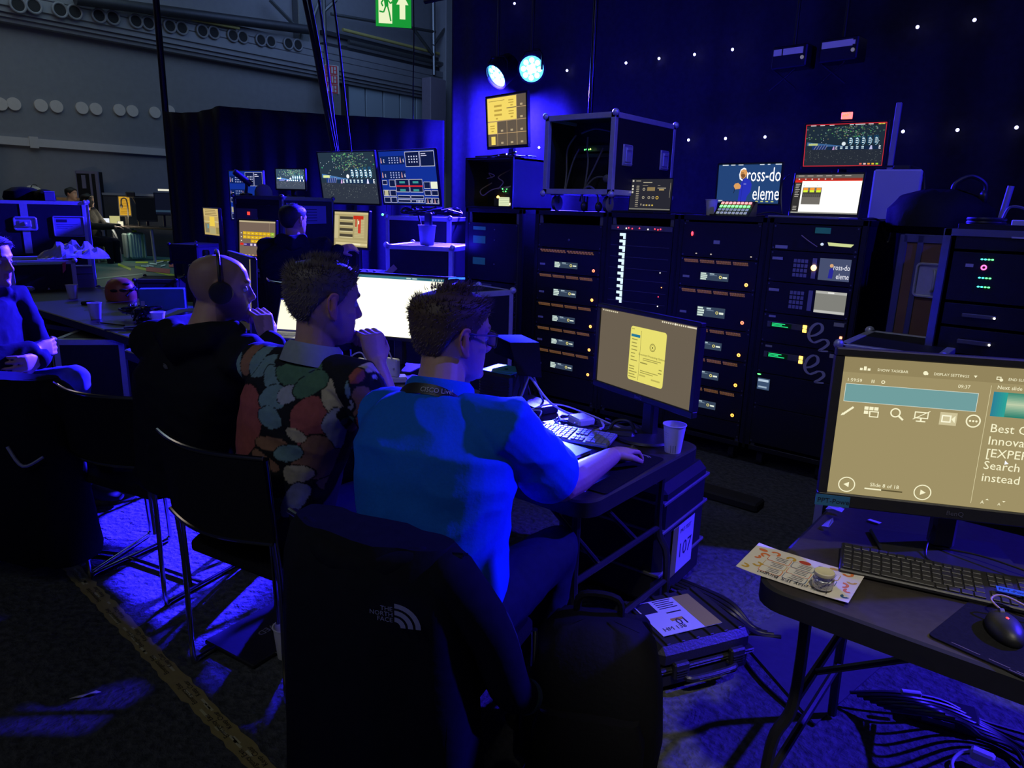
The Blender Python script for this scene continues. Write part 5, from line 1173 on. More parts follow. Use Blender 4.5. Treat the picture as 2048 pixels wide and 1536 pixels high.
def draw_speaker(s):
    s.rect(0, 0, 1, 1, c(36, 68, 120), 0); s.rect(0, 0, 1, .02, c(20, 35, 60), 1); wt = c(250, 250, 255, 1.2)
    for u, q in ((.06, .1), (.2, .07), (.32, .08), (.66, .07), (.78, .04), (.9, .1)): s.rect(u, .012, u+q, .035, c(215, 225, 235), 2)
    s.text(.995, .44, .5, 'Cross-do', wt, 2, 'r', .62); s.text(.995, .91, .5, 'eleme', wt, 2, 'r', .62)
    sk = c(222, 160, 95); sh = c(40, 50, 185)
    s.poly([(.355, .97), (.37, .66), (.385, .48), (.42, .38), (.47, .36), (.53, .42), (.56, .52), (.55, .7), (.5, .82), (.48, .97)], sh, 4)
    s.poly([(.37, .34), (.36, .25), (.37, .17), (.41, .13), (.455, .15), (.475, .22), (.46, .32), (.42, .38)], sk, 5); s.poly([(.375, .3), (.38, .25), (.43, .25), (.45, .31), (.41, .37)], c(120, 80, 50), 6); s.rect(.375, .22, .42, .235, c(40, 30, 30), 7)
    s.poly([(.27, .56), (.29, .5), (.34, .48), (.39, .55), (.38, .63), (.3, .65)], sk, 5); s.line(.29, .62, .28, .75, .008, c(20, 20, 25), 5); s.rect(.43, .5, .47, .52, c(150, 150, 210), 6); s.line(.42, .42, .4, .95, .006, c(30, 35, 140), 6)
    for i in range(4): s.rect(.64+i*.08, .94, .68+i*.08, .965, c(200, 205, 120), 4)
    s.rect(.03, .93, .1, .965, c(190, 200, 200), 2)
monitor('computer_monitor', 'screen showing a man in a blue jacket before large white letters, on the racks', 'monitor', (-1.855, 4.6, 1.735), -5.4, -2, .43, .242, .008, RTOP, draw_speaker, 'computer monitors', back=.02, bw=.2, bd=.14)
def draw_white_ui(s):
    s.rect(0, 0, 1, 1, (1.2, 1.18, 1.08), 0); s.rect(0, 0, 1, .09, c(95, 90, 85), 1); s.rect(0, .09, 1, .15, c(150, 50, 40), 1); s.rect(0, .14, 1, .165, c(220, 40, 30), 2)
    for i in range(6): s.rect(.04+i*.14, .02, .13+i*.14, .045, c(165, 160, 150), 2); s.rect(.05+i*.1, .105, .07+i*.1, .125, c(250, 250, 240), 3)
    s.rect(0, .165, .115, 1, c(52, 50, 50), 2); s.rect(.0, .16, .115, .2, c(225, 45, 35), 3)
    for i in range(8): s.rect(.02, .24+i*.045, .09-.01*(i % 3), .255+i*.045, c(200, 195, 185), 3)
    for i in range(3): s.rect(.02, .82+i*.04, .08, .835+i*.04, c(200, 195, 185), 3)
    s.rect(.14, .33, .43, .77, c(112, 108, 102), 2); s.rect(.14, .42, .43, .58, c(70, 66, 62), 3)
    for i in range(3): s.rect(.15+i*.1, .34, .22+i*.1, .4, c(250, 160, 60), 3); s.rect(.15+i*.1, .4, .22+i*.1, .455, c(215, 240, 60), 4)
    for i in range(9): s.rect(.15+i*.03, .5, .17+i*.03, .57, c(90, 88, 84), 4)
    s.rect(0, .965, 1, 1, c(150, 150, 145), 3); s.disc(.15, .29, .005, c(40, 40, 40), 3); s.disc(.36, .29, .005, c(40, 40, 40), 3)
laptop('silver laptop with a bright white page and red bar, on the racks', (-1.35, 4.52, RTOP), radians(-7), .42, .26, .225, 5, draw_white_ui, KDK, mat('silver_laptop', (.5, .5, .52), .35, .6), lid_bz=.012)
# button deck and cup
dk_ = thing('button_deck', 'small sloped deck with rows of red and green lit buttons', 'control deck', (-1.81, 4.31, RTOP), radians(-6))
mb = MB(); mb.prism([(-.12, -.035, 0), (-.12, .06, 0), (-.12, .06, .085), (-.12, .045, .09)], (.24, 0, 0)); mb.build('deck_body', BLACKP, dk_)
T = Matrix.Translation((0, -.0365, .004)) @ Matrix.Rotation(radians(-41), 4, 'X')
for row in range(4):
    mb = MB(T)
    for k in range(8): mb.box((-.102+k*.0262, -.006, .088-row*.0262), (-.102+k*.0262+.019, .0, .088-row*.0262+.018), .002)
    cols = [(1.6, .5, .35), (.35, 1.7, .3), (.16, .2, .16), (.22, .26, .2)][row]
    mb.build('button_row', led_mat('deck_%s' % ('red', 'green', 'grey', 'pale')[row], cols), dk_)
cup(ony(1422, 420, 4.42).xy.to_3d()+Vector((0, 0, RTOP)), 'paper cup beside the lit button deck on the racks', .1)
cable([(-1.72, 4.36, RTOP+.006), (-1.62, 4.4, RTOP+.03), (-1.5, 4.38, RTOP+.012), (-1.58, 4.5, RTOP+.02), (-1.63, 4.58, RTOP+.2), (-1.62, 4.66, RTOP+.26)], .004, 'black cable looping up beside the speaker screen', CABLE, 6, group='cables on the racks')
cable([(-2.3, 4.4, RTOP+.006), (-2.15, 4.36, RTOP+.01), (-2.05, 4.42, RTOP+.006), (-1.95, 4.35, RTOP+.006)], .004, 'black cable lying left of the button deck', CABLE, 6, group='cables on the racks')
cable([(-1.1, 4.4, RTOP+.006), (-1.03, 4.5, RTOP), (-1.0, 4.6, RTOP-.12), (-1.02, 4.75, RTOP-.06), (-1.1, 4.9, RTOP+.006)], .006, 'black cable drooping over the right end of the racks', CABLE, 6, group='cables on the racks')
hs = thing('desk_headset', 'dark headset hanging in front of the large flight case casters', 'headset', (c1.x-.18, RY+.01, RTOP))
mb = MB(); mb.tube(curve([(-.06, .03, .02), (-.06, .0, .12), (0, -.01, .17), (.06, .0, .12), (.06, .03, .02)], 6), .007, 8); mb.build('head_band', GREYP, hs)
for sx in (-1, 1): MB().sphere((sx*.06, .03, .035), (.022, .035, .035), 12, 8).build('ear_cup', BLACKP, hs)
# screen with the red border, on a stand behind the racks
def draw_red(s):
    draw_stage(s, random.Random(21)); rd = c(225, 45, 60)
    s.rect(0, 0, 1, .05, c(30, 24, 30), 6); s.frame(0, 0, 1, 1, rd, .008, 8)
    for u, q in ((.06, .07), (.18, .06), (.3, .06), (.55, .05), (.62, .12), (.78, .06)): s.rect(u, .022, u+q, .04, c(205, 205, 210), 7)
    for i in range(5): s.rect(.72+i*.05, .93, .75+i*.05, .965, [c(230, 110, 90), c(240, 200, 200), c(250, 160, 60), c(240, 200, 50), c(170, 230, 60)][i], 7)
    for i in range(5): s.rect(.9+i*.016, .02, .912+i*.016, .045, c(225, 210, 90), 7)
rt = monitor('stand_monitor', 'screen with a red border showing the hall stage, on a stand behind the racks', 'monitor', (-1.56, 5.5, 2.033), 4.5, -8, .52, .284, .014, 0, draw_red, 'computer monitors', back=.04, bw=.5, bd=.4)
mb = MB(Matrix.Translation((0, 0, 2.033)) @ Matrix.Rotation(radians(8), 4, 'X'))
for k in range(4): mb.sphere((-.02+k*.014, -.01, .2+.003*k), (.008, .006, .006), 8, 5)
mb.box((-.035, 0, .17), (.035, .02, .215), .003); mb.m = 0
mb.build('tally_light', led_mat('tally', (4, .35, .1)), rt)
mb = MB(); mb.box((.29, .02, 1.75), (.325, .06, 2.3), .004); mb.build('side_bar', mat('violet_grey_bar', (.3, .28, .36), .5, noise_scale=10, var=.1), rt)
bx = thing('equipment_box', 'plain blue-lit box at the back of the large right rack', 'box', (-1.05, 4.86, RTOP), radians(8))
mb = MB(); mb.box((-.13, 0, 0), (.13, .12, .3), .01); mb.build('box_body', GREYW, bx); mb = MB(); mb.box((-.03, .02, .3), (.06, .09, .325), .004); mb.build('lid_tab', BLACKP, bx); MB().tube(curve([(-.35, .05, .315), (-.1, .05, .318), (.1, .06, .31), (.15, .05, .2), (.16, .0, .02)], 5), .006, 6).build('wire', CABLE, bx)
# case standing behind, laptop on it
fcb = flight_case('dark flight case standing behind at the star curtain with an open laptop on it', -1.25, -.55, 5.35, 5.85, .0, 1.515, 0, DARKW, BLACKM, None, 0)
def draw_far(s):
    s.rect(0, 0, 1, 1, c(122, 120, 92), 0); s.rect(0, 0, 1, .08, c(170, 175, 140), 1); s.rect(0, .08, .2, 1, c(160, 180, 160), 1)
    for i in range(5): s.rect(.04, .14+i*.16, .15, .24+i*.16, c(90, 130, 130), 2)
    s.rect(.38, .3, .8, .7, c(96, 94, 84), 2); s.rect(.4, .4, .78, .56, c(70, 110, 130), 3); s.bars(.42, .43, .32, 2, .06, .03, c(190, 210, 200), random.Random(1), 4); s.rect(.85, .5, .88, .54, c(240, 240, 200), 3)
laptop('open laptop with a pale olive screen far behind the dark bag', (-.9, 5.5, 1.52), radians(10.6), .3, .2, .185, 18, draw_far, KDK, BLACKP)
# plywood lid with a recessed handle, and the bag on top
PLY = mat('brown_plywood', (.2, .1, .05), .6, noise_scale=8, var=.25, bump=.05)
q0, q1 = ony(1795, 560, 4.35), ony(1900, 560, 4.35)
pl_ = thing('plywood_case', 'tall case with brown side panel and recessed handle, right of the large rack', 'flight case', (q0.x, 4.35, 0), radians(-4), 'flight cases')
wq_ = q1.x-q0.x; hq = ony(1830, 470, 4.35).z
mb = MB(); mb.box((0, 0, 0), (wq_, .5, hq)); mb.build('case_body', PLY, pl_)
mb = MB()
for x in (0, wq_): mb.box((x-.02, -.006, 0), (x+.02, .02, hq), .003)
mb.box((0, -.006, hq-.04), (wq_, .02, hq+.004), .003); mb.box((wq_*.28, -.006, 0), (wq_*.4, .004, hq), .002); mb.build('edge_trim', mat('dark_aluminium', (.2, .21, .25), .4, .8, noise_scale=20, var=.15), pl_)
hz = ony(1850, 560, 4.35).z
mb = MB(); mb.tube([(wq_*.62+x, -.008, hz+z) for x, z in rrect(-.065, -.085, .065, .085, .02)], .007, 6, closed=True); mb.box((wq_*.62-.06, -.004, hz-.08), (wq_*.62+.06, .002, hz+.08)); mb.tube(curve([(wq_*.62+.02, -.012, hz-.055), (wq_*.62+.03, -.03, hz-.04), (wq_*.62+.03, -.03, hz+.04), (wq_*.62+.02, -.012, hz+.055)], 4), .008, 7); mb.build('recessed_handle', ALU, pl_)
bg = thing('soft_bag', 'slumped black soft bag with headphones on it, on the plywood-sided case', 'bag', ((q0.x+q1.x)/2-.02, 4.58, hq+.005), radians(5))
mb = MB(); rings = []
for z, wx, wy in ((.0, .24, .2), (.04, .27, .23), (.14, .25, .21), (.2, .19, .16), (.23, .08, .08)):
    rings.append([(wx*cos(a)*(1+.08*sin(3*a+z*20)), wy*sin(a)*(1+.07*cos(4*a)), z+.012*sin(5*a)*(z > .1)) for a in [2*pi*i/32 for i in range(32)]])
mb.loft(rings); mb.build('bag_body', BAGM, bg)
hp = thing('headphones', 'black headphones resting on the slumped soft bag', 'headphones', (bg.location.x+.13, 4.55, hq+.2), radians(20))
mb = MB(); mb.tube(curve([(-.075, 0, .0), (-.07, 0, .07), (0, 0, .11), (.07, 0, .07), (.075, 0, .0)], 6), .011, 8); mb.build('head_band', BLACKP, hp)
for sx in (-1, 1): MB().sphere((sx*.07, 0, .0), (.02, .036, .042), 12, 8).build('ear_cup', BLACKP, hp)
# right rack case at the picture edge
fy = 3.75; fx0 = ony(1895, 440, fy).x; fz1 = RTOP-.02
fr = rack('rack case at the right picture edge with green light bars and a pink ring', fx0, fx0+.62, fy, .6, fz1, False)
mb = MB()
mb.box((-.315, -.007, .11), (-.285, 0, fz1)); mb.box((-.31, -.007, fz1-.03), (.31, 0, fz1)); mb.build('front_edge_trim', mat('blue_grey_aluminium', (.4, .42, .48), .35, .9, noise_scale=20, var=.15), fr)
def funit(name, label, ya, yb, group=None):
    z1_ = ony(1960, ya, fy).z; z0_ = ony(1960, yb, fy).z
    r = thing(name, label, 'rack unit', (fx0+.05, fy-.002, z0_), 0, group); h = z1_-z0_
    mb = MB(); mb.box((0, .002, .002), (.52, .45, h-.002)); mb.box((-.004, -.002, .001), (.524, .006, h-.001), .001); mb.build('chassis', BLACKM, r); return r, h
r, h = funit('audio_unit', 'black unit with green-blue light bars and a pink ring in the edge rack case', 505, 605)
z0_ = r.location.z
for y in (519, 556, 574):
    p = ony(1974-(y-519)*.14, y, fy)
    for k in range(4): MB().sphere((p.x-r.location.x-.018+.013*k, -.004, p.z-z0_), (.0055, .003, .0035), 8, 5).build('light_bar', CYANL if k < 2 else GREENLED, r)
p = ony(1968, 535, fy); MB().tube([(p.x-r.location.x+.009*cos(2*pi*k/16), -.005, p.z-z0_+.009*sin(2*pi*k/16)) for k in range(16)], .003, 6, closed=True).build('pink_ring', PINKL, r)
chip(r, .05, h*.7, .03, .014); chip(r, .3, h*.6, .035, .014)
for k, (ya, yb) in enumerate(((610, 655), (660, 712), (715, 770))):
    r, h = funit('drive_unit', 'black drive unit with a grey handle bar, %s below the light bars' % ORD[k], ya, yb, 'drive units in the edge rack case')
    MB().box((.07, -.012, h*.4), (.2, -.002, h*.58), .003).build('handle_bar', GREYP, r); MB().sphere((.195, -.014, h*.48), .005, 8, 5).build('white_light', WHITELED, r)
r, h = funit('patch_shelf', 'open shelf with papers at the top of the edge rack case', 448, 500)
mb = MB(); mb.box((.2, -.006, h*.5), (.5, .0, h*.56)); mb.box((.25, -.006, h*.2), (.5, 0, h*.26)); mb.build('papers', PAPERW, r)
cl = thing('plastic_sheet', 'crumpled pale plastic sheet on top of the rack case at the right picture edge', 'plastic sheet', (fx0+.42, fy+.2, fz1))
mb = MB(); rr = random.Random(12); n = 14; vs = []
for i in range(n+1):
    for j in range(n+1):
        x = -.19+.38*i/n; y = -.16+.32*j/n; e = max(0, 1-((x/.2)**2+(y/.17)**2)**1.5); vs.append((x, y, .002+e*(.05+.09*noise.noise(Vector((x*14, y*14, 3)))) + .012))
fs = [(i*(n+1)+j, (i+1)*(n+1)+j, (i+1)*(n+1)+j+1, i*(n+1)+j+1) for i in range(n) for j in range(n)]
mb.add(vs, fs, False); o = mb.build('sheet', mat('pale_plastic_sheet', (.45, .5, .55), .3, noise_scale=20, var=.1), cl); o.modifiers.new('thickness', 'SOLIDIFY').thickness = .002
wb = thing('small_box', 'small white box on the rack case at the right picture edge', 'box', (fx0+.27, fy+.06, fz1)); MB().box((-.035, -.03, 0), (.035, .03, .045), .004).build('box_body', WHITEP, wb)
rdn = thing('cable_roll', 'dark roll of cable beside the small white box on the edge rack case', 'cable', (fx0+.13, fy+.15, fz1)); mb = MB()
for k in range(3): mb.tube([(.07*cos(2*pi*i/24), .06*sin(2*pi*i/24), .012+k*.016) for i in range(24)], .009, 7, closed=True)
mb.build('coil', CABLE, rdn); MB().tube(curve([(.06, 0, .05), (.08, 0, .1), (.14, 0, .09), (.17, 0, .04)], 5), .006, 7).build('stiff_end', GREYP, rdn)
p = ony(2012, 372, fy+.4); o = MB().cyl((p.x, p.y, fz1), (p.x+.02, p.y, p.z), .014).build('antenna', mat('violet_grey_bar', (.3, .28, .36), .5)); tag(o, 'short violet-lit rod standing on the edge rack case', 'rod')
q = ony(1745, 690, 3.55)
flight_case('low silver-edged flight case behind the slide-show monitor', q.x-.12, q.x+.3, 3.45, 4.0, .02, q.z, 0, DARKW, ALU, None, 0)
# low cable duct and strip lights under the racks
z_ = .0
for k, (x0_, x1_, yy) in enumerate(((-2.6, -1.2, 3.55),)):
    o = MB().box((x0_, yy, .0), (x1_, yy+.12, .05), .01).build('cable_ramp', RUBBER); tag(o, 'low black cable ramp on the floor in front of the racks', 'cable ramp')
# ================================================================== CONTROL DESKS (middle left)
def facing(px, py, off=0):
    """heading whose -Y front looks back at the photographer from that direction"""
    d = ray(px, py); return atan2(d.y, d.x)-pi/2+off
def block_case(label, tl, tr, dl, dr, z1, depth, z0=.0, name='flight_case', wheels=0, al=ALU, latch=None, body=DARKW, n=2):
    """flight case whose top front edge runs between two picture points at given distances"""
    a = atd(*tl, dl); b = atd(*tr, dr); v = (b-a); v.z = 0; W = v.length; rz = atan2(v.y, v.x)
    r = flight_case(label, 0, W, 0, depth, z0, z1, rz, body, al, latch, wheels, False, 'flight cases', (a.x, a.y, z0-wheels), n, name); return r, W
def screen_at(label, quad, dist, draw, zb, yaw, pitch, w, h, ctr=None, **kw):
    x = sum(q[0] for q in quad)/4; y = sum(q[1] for q in quad)/4
    return monitor('computer_monitor', label, 'monitor', atd(x, y, dist), yaw, pitch, w, h, kw.pop('bz', .01), zb, draw, 'computer monitors', **kw)
# two large screens on stands
screen_at('large screen showing the hall stage and audience, left of the two big ones', [(633, 307), (746, 304), (757, 407), (648, 405)], 7.7, lambda s: draw_stage(s, random.Random(4), 1.5), 0, 6, -8, .855, .53, bz=.014, bw=.6, bd=.45)
TV2 = screen_at('large blue multi-view screen, right of the two big ones before the drape', [(751, 305), (870, 299), (881, 413), (763, 403)], 7.7, lambda s: draw_multiview(s, random.Random(3)), 0, -3, -8, .947, .555, bz=.014, bw=.6, bd=.45)
# console rack with blue multi-view behind, small stage monitor above
cr, W_ = block_case('dark console rack with red indicator lights behind the seated operator', (466, 391), (563, 388), 6.9, 6.75, 1.58, .95, 0, 'console_rack', 0, mat('dark_aluminium', (.2, .21, .25), .4, .8))
mb = MB(); mb.box((.03, -.01, .95), (W_-.03, 0, 1.5)); mb.build('front_panel', BLACKM, cr)
mb = MB(); mb.box((.04, -.016, 1.34), (W_*.5, -.009, 1.46)); mb.box((.04, -.016, 1.2), (W_*.42, -.009, 1.28)); mb.box((W_*.5, -.016, 1.18), (W_-.05, -.009, 1.34)); mb.build('rack_unit_front', GREYP, cr)
disp(cr, W_*.3, 1.4, .03, .03, lambda s: s.rect(0, 0, 1, 1, (1.6, .08, .06), 0), 'red_display').location.y = -.018
disp(cr, W_*.12, 1.225, .07, .03, lambda s: (s.rect(0, 0, 1, 1, (1.5, .06, .05), 0), s.rect(.2, .3, .8, .6, c(255, 150, 140), 1)), 'red_display').location.y = -.018
for u, z in ((.2, 1.31), (.28, 1.3), (.62, 1.1), (.84, 1.09)): MB().sphere((W_*u, -.014, z), (.012, .004, .008), 8, 5).build('white_light', WHITELED, cr)
mb = MB(); mb.col = c(120, 120, 150); mb.box((W_+.005, .3, 1.32), (W_+.009, .78, 1.5)); mb.col = c(40, 40, 70)
for i in range(5): mb.box((W_+.009, .34, 1.46-.028*i), (W_+.0095, .6, 1.468-.028*i))
mb.build('side_label', PRINT, cr)
screen_at('blue multi-view screen partly hidden behind the console rack', [(442, 344), (537, 342), (540, 440), (455, 440)], 8.2, lambda s: draw_multiview(s, random.Random(8)), 0, 8, 0, .587, .543, bw=.4, bd=.3)
screen_at('small screen showing the hall stage above the seated operator', [(547, 340), (612, 339), (615, 376), (550, 378)], 7.1, lambda s: draw_stage(s, random.Random(14), 3.2), 1.58, 22, 0, .334, .188, bw=.2, bd=.14, back=.02)
def draw_touch(s):
    g = c(118, 100, 88); s.rect(0, 0, 1, 1, g, 0); s.rect(0, 0, 1, .045, c(190, 175, 140), 1); s.rect(.82, .0, .825, .45, c(170, 150, 120), 1); yl = c(222, 176, 20)
    for r_ in range(3):
        for k in range(8):
            if r_ == 2 and k < 2: continue
            s.rect(.1+k*.108, .31+r_*.11, .2+k*.108, .4+r_*.11, yl if k < 7 else c(150, 190, 60), 2); s.rect(.13+k*.108, .35+r_*.11, .175+k*.108, .365+r_*.11, c(250, 225, 120), 3)
        s.rect(.04, .34+r_*.11, .07, .37+r_*.11, c(230, 220, 200), 2)
    s.rect(.02, .64, .11, .7, c(220, 40, 30), 2); s.rect(.12, .64, .98, .72, c(60, 40, 110), 1)
    for k in range(6): s.rect(.3+k*.1, .65, .36+k*.1, .71, c(220, 205, 220), 2)
    s.rect(.12, .66, .2, .69, c(170, 150, 220), 2)
    for k in range(9): s.rect(.05+k*.1, .965, .1+k*.1, .985, c(225, 200, 150) if k % 4 else c(230, 80, 50), 2)
screen_at('touch screen with rows of yellow buttons beside the seated operator', [(474, 443), (553, 443), (551, 512), (481, 512)], 6.15, draw_touch, .93, 14, 4, .42, .3, bz=.012, bw=.3, bd=.2)
def draw_left(s):
    s.rect(0, 0, 1, 1, c(190, 165, 105), 0); s.rect(0, 0, 1, .3, c(205, 180, 118), 1); rnd = random.Random(5)
    for i in range(4): s.bars(.1, .05+i*.06, .8, 1, .04, .02, c(120, 100, 60), rnd, 2)
    s.rect(0, .48, 1, .5, c(225, 215, 170), 2); s.rect(.38, .3, .7, .66, c(238, 205, 80), 3); s.rect(.05, .56, .32, .92, c(130, 125, 100), 2); s.rect(.36, .72, .72, .95, c(175, 165, 120), 2); s.rect(.76, .7, .98, .95, c(150, 135, 80), 2); s.rect(.2, .6, .3, .75, c(110, 150, 160), 3)
lm = screen_at('monitor with a yellow note page at the left end of the control desks', [(396, 417), (444, 422), (449, 471), (403, 465)], 6.5, draw_left, .93, -5, 0, .33, .235, bw=.22, bd=.16)
def draw_light(s):
    s.rect(0, 0, 1, 1, c(175, 160, 112), 0); s.rect(0, 0, 1, .06, c(205, 190, 140), 1); s.rect(.0, .1, .12, .78, c(200, 186, 140), 1); rnd = random.Random(7)
    for i in range(4): s.rect(.16, .13+i*.17, .55, .21+i*.17, c(72, 66, 54), 2); s.rect(.16, .22+i*.17, .55, .24+i*.17, c(215, 205, 160), 2)
    for i in range(11):
        for j in range(13): s.rect(.6+i*.026, .16+j*.045, .618+i*.026, .188+j*.045, c(205, 190, 140), 2)
    s.rect(.56, .1, .85, .2, c(200, 50, 30), 3); s.rect(.62, .2, .66, .42, c(190, 60, 40), 4); s.rect(.7, .2, .78, .6, c(205, 70, 50), 3); s.rect(.7, .24, .73, .34, c(250, 235, 215), 5)
    s.rect(.05, .8, .97, .86, c(190, 175, 125), 2); s.rect(.05, .89, .97, .96, c(215, 200, 150), 2); s.rect(.55, .9, .78, .95, c(240, 230, 190), 3)
screen_at('lighting desk screen with grey rows and red cells under the hand of the operator', [(657, 421), (741, 426), (746, 497), (664, 491)], 5.75, draw_light, .93, 3, 4, .41, .272, bz=.014, bw=.3, bd=.2)
# desks
dk1, W1 = block_case('long dark flight case used as the control desk in front of the operator', (470, 512), (768, 520), 6.25, 5.6, .92, .5, .1, 'desk_case', .1, mat('dark_aluminium', (.2, .21, .25)))
dk2, W2 = block_case('flight case at the left end of the control desks, carrying the yellow note monitor', (378, 496), (468, 500), 6.6, 6.3, .92, .6, .1, 'desk_case', .1, mat('dark_aluminium', (.2, .21, .25)))
dkp = lambda x, y: dk2.matrix_basis @ Vector((x, y, 0))
cup(dkp(W2*.45, .2).xy.to_3d()+Vector((0, 0, .925)), 'paper cup on the desk case beside the yellow note monitor', .1)
bt = thing('button_pad', 'small pad with pale square buttons at the left end of the control desks', 'control deck', dkp(W2*.15, .12).xy.to_3d()+Vector((0, 0, .925)), facing(391, 480))
MB().prism([(-.06, -.03, 0), (-.06, .03, 0), (-.06, .03, .05)], (.12, 0, 0)).build('pad_body', BLACKP, bt)
mb = MB(Matrix.Translation((0, -.032, .003)) @ Matrix.Rotation(radians(-50), 4, 'X'))
for i in range(3):
    for j in range(3): mb.box((-.05+j*.034, -.004, .006+i*.02), (-.024+j*.034, 0, .021+i*.02))
mb.build('button_row', mat('pale_keys', (.3, .3, .36)), bt)
o = thing('can', 'black drinks can standing beside the button pad on the desk case', 'can', dkp(W2*.25, .06).xy.to_3d()+Vector((0, 0, .925))); MB().lathe([(.026, 0), (.032, .008), (.032, .14), (.026, .155), (.024, .152)]).build('can_body', BLACKP, o)
# inspection camera and cap on the console rack
p = atd(492, 388, 7.0); cm = thing('camera', 'small black camera on a stalk standing on the console rack', 'camera', (p.x, p.y, 1.58), facing(480, 360))
mb = MB(); mb.lathe([(.06, 0), (.06, .02), (.02, .03)]); mb.tube(curve([(0, 0, .02), (.01, 0, .1), (.0, 0, .15)], 4), .014, 8); mb.build('stalk', BLACKP, cm)
MB().cyl((-.09, -.02, .22), (.05, .01, .11), .03, n=16).build('camera_barrel', BLACKP, cm); MB().cyl((-.1, -.022, .226), (-.09, -.02, .22), .025, n=16).build('lens', mat('lens_glass', (.02, .02, .03), .1), cm)
p = atd(527, 386, 7.0); cap = thing('cap', 'grey cap lying on the console rack beside the small camera', 'cap', (p.x, p.y, 1.58), facing(527, 380))
mb = MB(); rings = [[(.085*k*cos(a), .1*k*sin(a), z) for a in [2*pi*i/24 for i in range(24)]] for z, k in ((0, 1), (.05, .97), (.09, .75), (.11, .4), (.115, .08))]
mb.loft(rings); mb.build('crown', mat('grey_cloth', (.2, .22, .24), .9, noise_scale=60, var=.15), cap); mb = MB(); mb.prism([(.07, -.07, .004), (.13, -.05, .012), (.15, 0, .016), (.13, .05, .012), (.07, .07, .004)], (0, 0, .005)); mb.build('peak', mat('grey_cloth', (.2, .22, .24)), cap)
# operator's console and its clutter
p = atd(690, 512, 5.72); co = thing('lighting_console', 'low black lighting console under the hand of the operator', 'console', (p.x, p.y, .925), facing(705, 510, radians(-25)))
mb = MB(); mb.prism([(-.3, -.14, 0), (-.3, .16, 0), (-.3, .16, .09), (-.3, -.14, .035)], (.6, 0, 0)); mb.build('console_body', BLACKP, co)
mb = MB(Matrix.Rotation(radians(10.4), 4, 'X'))
for k in range(12): mb.box((-.26+k*.043, -.1, .055), (-.245+k*.043, -.07, .072), .003)
mb.build('fader', WHITEP, co)
mb = MB(Matrix.Rotation(radians(10.4), 4, 'X'))
for k in range(9): mb.lathe([(.013, .06), (.012, .085), (.008, .087)], (-.25+k*.06, .06, 0), 12)
mb.build('knob', GREYP, co)
p = atd(752, 510, 5.68); wd = thing('wooden_batten', 'pale wooden batten leaning on the control desk right of the lighting screen', 'batten', (p.x, p.y, .925), facing(752, 510))
MB(Matrix.Rotation(radians(48), 4, 'Y')).box((-.015, -.012, .0), (.03, .012, .2), .003).build('batten_body', mat('pale_wood', (.5, .36, .16), .6, noise_scale=30, var=.2), wd)
for k, (x, y) in enumerate(((722, 512), (738, 505), (768, 532), (776, 520))):
    p = atd(x, y, 5.62); o = thing('gadget', 'small white-capped gadget on the control desk, %s from the left' % ORD[k].replace('topmost', 'first'), 'gadget', (p.x, p.y, .93), 0, 'gadgets on the control desk'); MB().cyl((0, 0, 0), (.02, .02, .05), .018, .012, 12).build('gadget_body', GREYP, o); MB().sphere((.02, .02, .055), .012, 8, 6).build('gadget_cap', WHITEP, o)
# stacked cases right of the operator
fa, Wa = block_case('flight case with cables heaped on it, behind the grey bucket left of the leftmost rack', (772, 432), (900, 442), 6.65, 6.5, 1.43, .6, .1, wheels=.1, latch='front')
fb, Wb = block_case('lower flight case standing before the grey bucket, left of the leftmost rack', (772, 482), (905, 478), 5.75, 5.6, 1.22, .55, .1, wheels=.1, latch='front')
rr = random.Random(31)
for k in range(7):
    pts = []
    for i in range(6):
        q = atd(776+rr.uniform(0, 115), 436, 6.65); pts.append((q.x+rr.uniform(-.05, .05), q.y+.1+rr.uniform(0, .3), 1.45+rr.uniform(0, .07)))
    cable(pts, .011, 'glossy cable in the heap on the flight case left of the racks, loop %s' % ('one', 'two', 'three', 'four', 'five', 'six', 'seven')[k], BLACKP, 6, group='heap of cables beside the big screens')
p = atd(836, 474, 5.7); bk = thing('bucket', 'grey bucket with tools standing on the lower flight case left of the racks', 'bucket', (p.x, p.y+.1, 1.225)); MB().lathe([(.05, 0), (.055, .005), (.07, .15), (.074, .152), (.074, .16), (.066, .158), (.052, .012)]).build('bucket_body', mat('grey_bucket', (.3, .3, .33), .4, noise_scale=20, var=.1), bk)
mb = MB(); mb.tube([(-.03, 0, .02), (-.12, .02, .23)], .009, 7); mb.tube([(.01, 0, .02), (.03, .0, .22)], .009, 7); mb.box((-.03, -.01, .14), (.05, .02, .26), .01); mb.build('tools', BLACKP, bk)
for x, z in ((-.46, 1.42), (-.36, 1.36)): MB().sphere((x, 0, z), .014, 8, 6).build('indicator_light', GREENLED, TV2); MB().tube([(x, 0, z), (x, .06, z+.03), (x, .06, 1.55)], .006, 5).build('light_stem', BLACKP, TV2)
lbp = atd(905, 557, 4.9); lb = thing('light_bar', 'slim bright blue light bar beside the top right corner of the bright white monitor', 'light', lbp, facing(905, 557, .2))
MB().box((-.09, -.01, -.01), (.09, .02, .012), .003).build('bar_body', BLACKP, lb); MB().box((-.085, -.014, -.005), (.085, -.01, .008)).build('bar_glow', led_mat('blue_bar', (.05, .35, 3.5)), lb)
fd, Wd = block_case('low dark case between the bright white monitor and the leftmost rack', (868, 568), (935, 562), 5.0, 4.7, .98, .4, 0)
rr = random.Random(5)
for k in range(3): cable([atd(880+rr.uniform(0, 40), 562+rr.uniform(-4, 4), 4.8) for i in range(4)], .006, 'glossy cable on the low dark case, %s' % ('left loop', 'middle loop', 'right loop')[k], BLACKP, 6, group='cables on the low dark case')
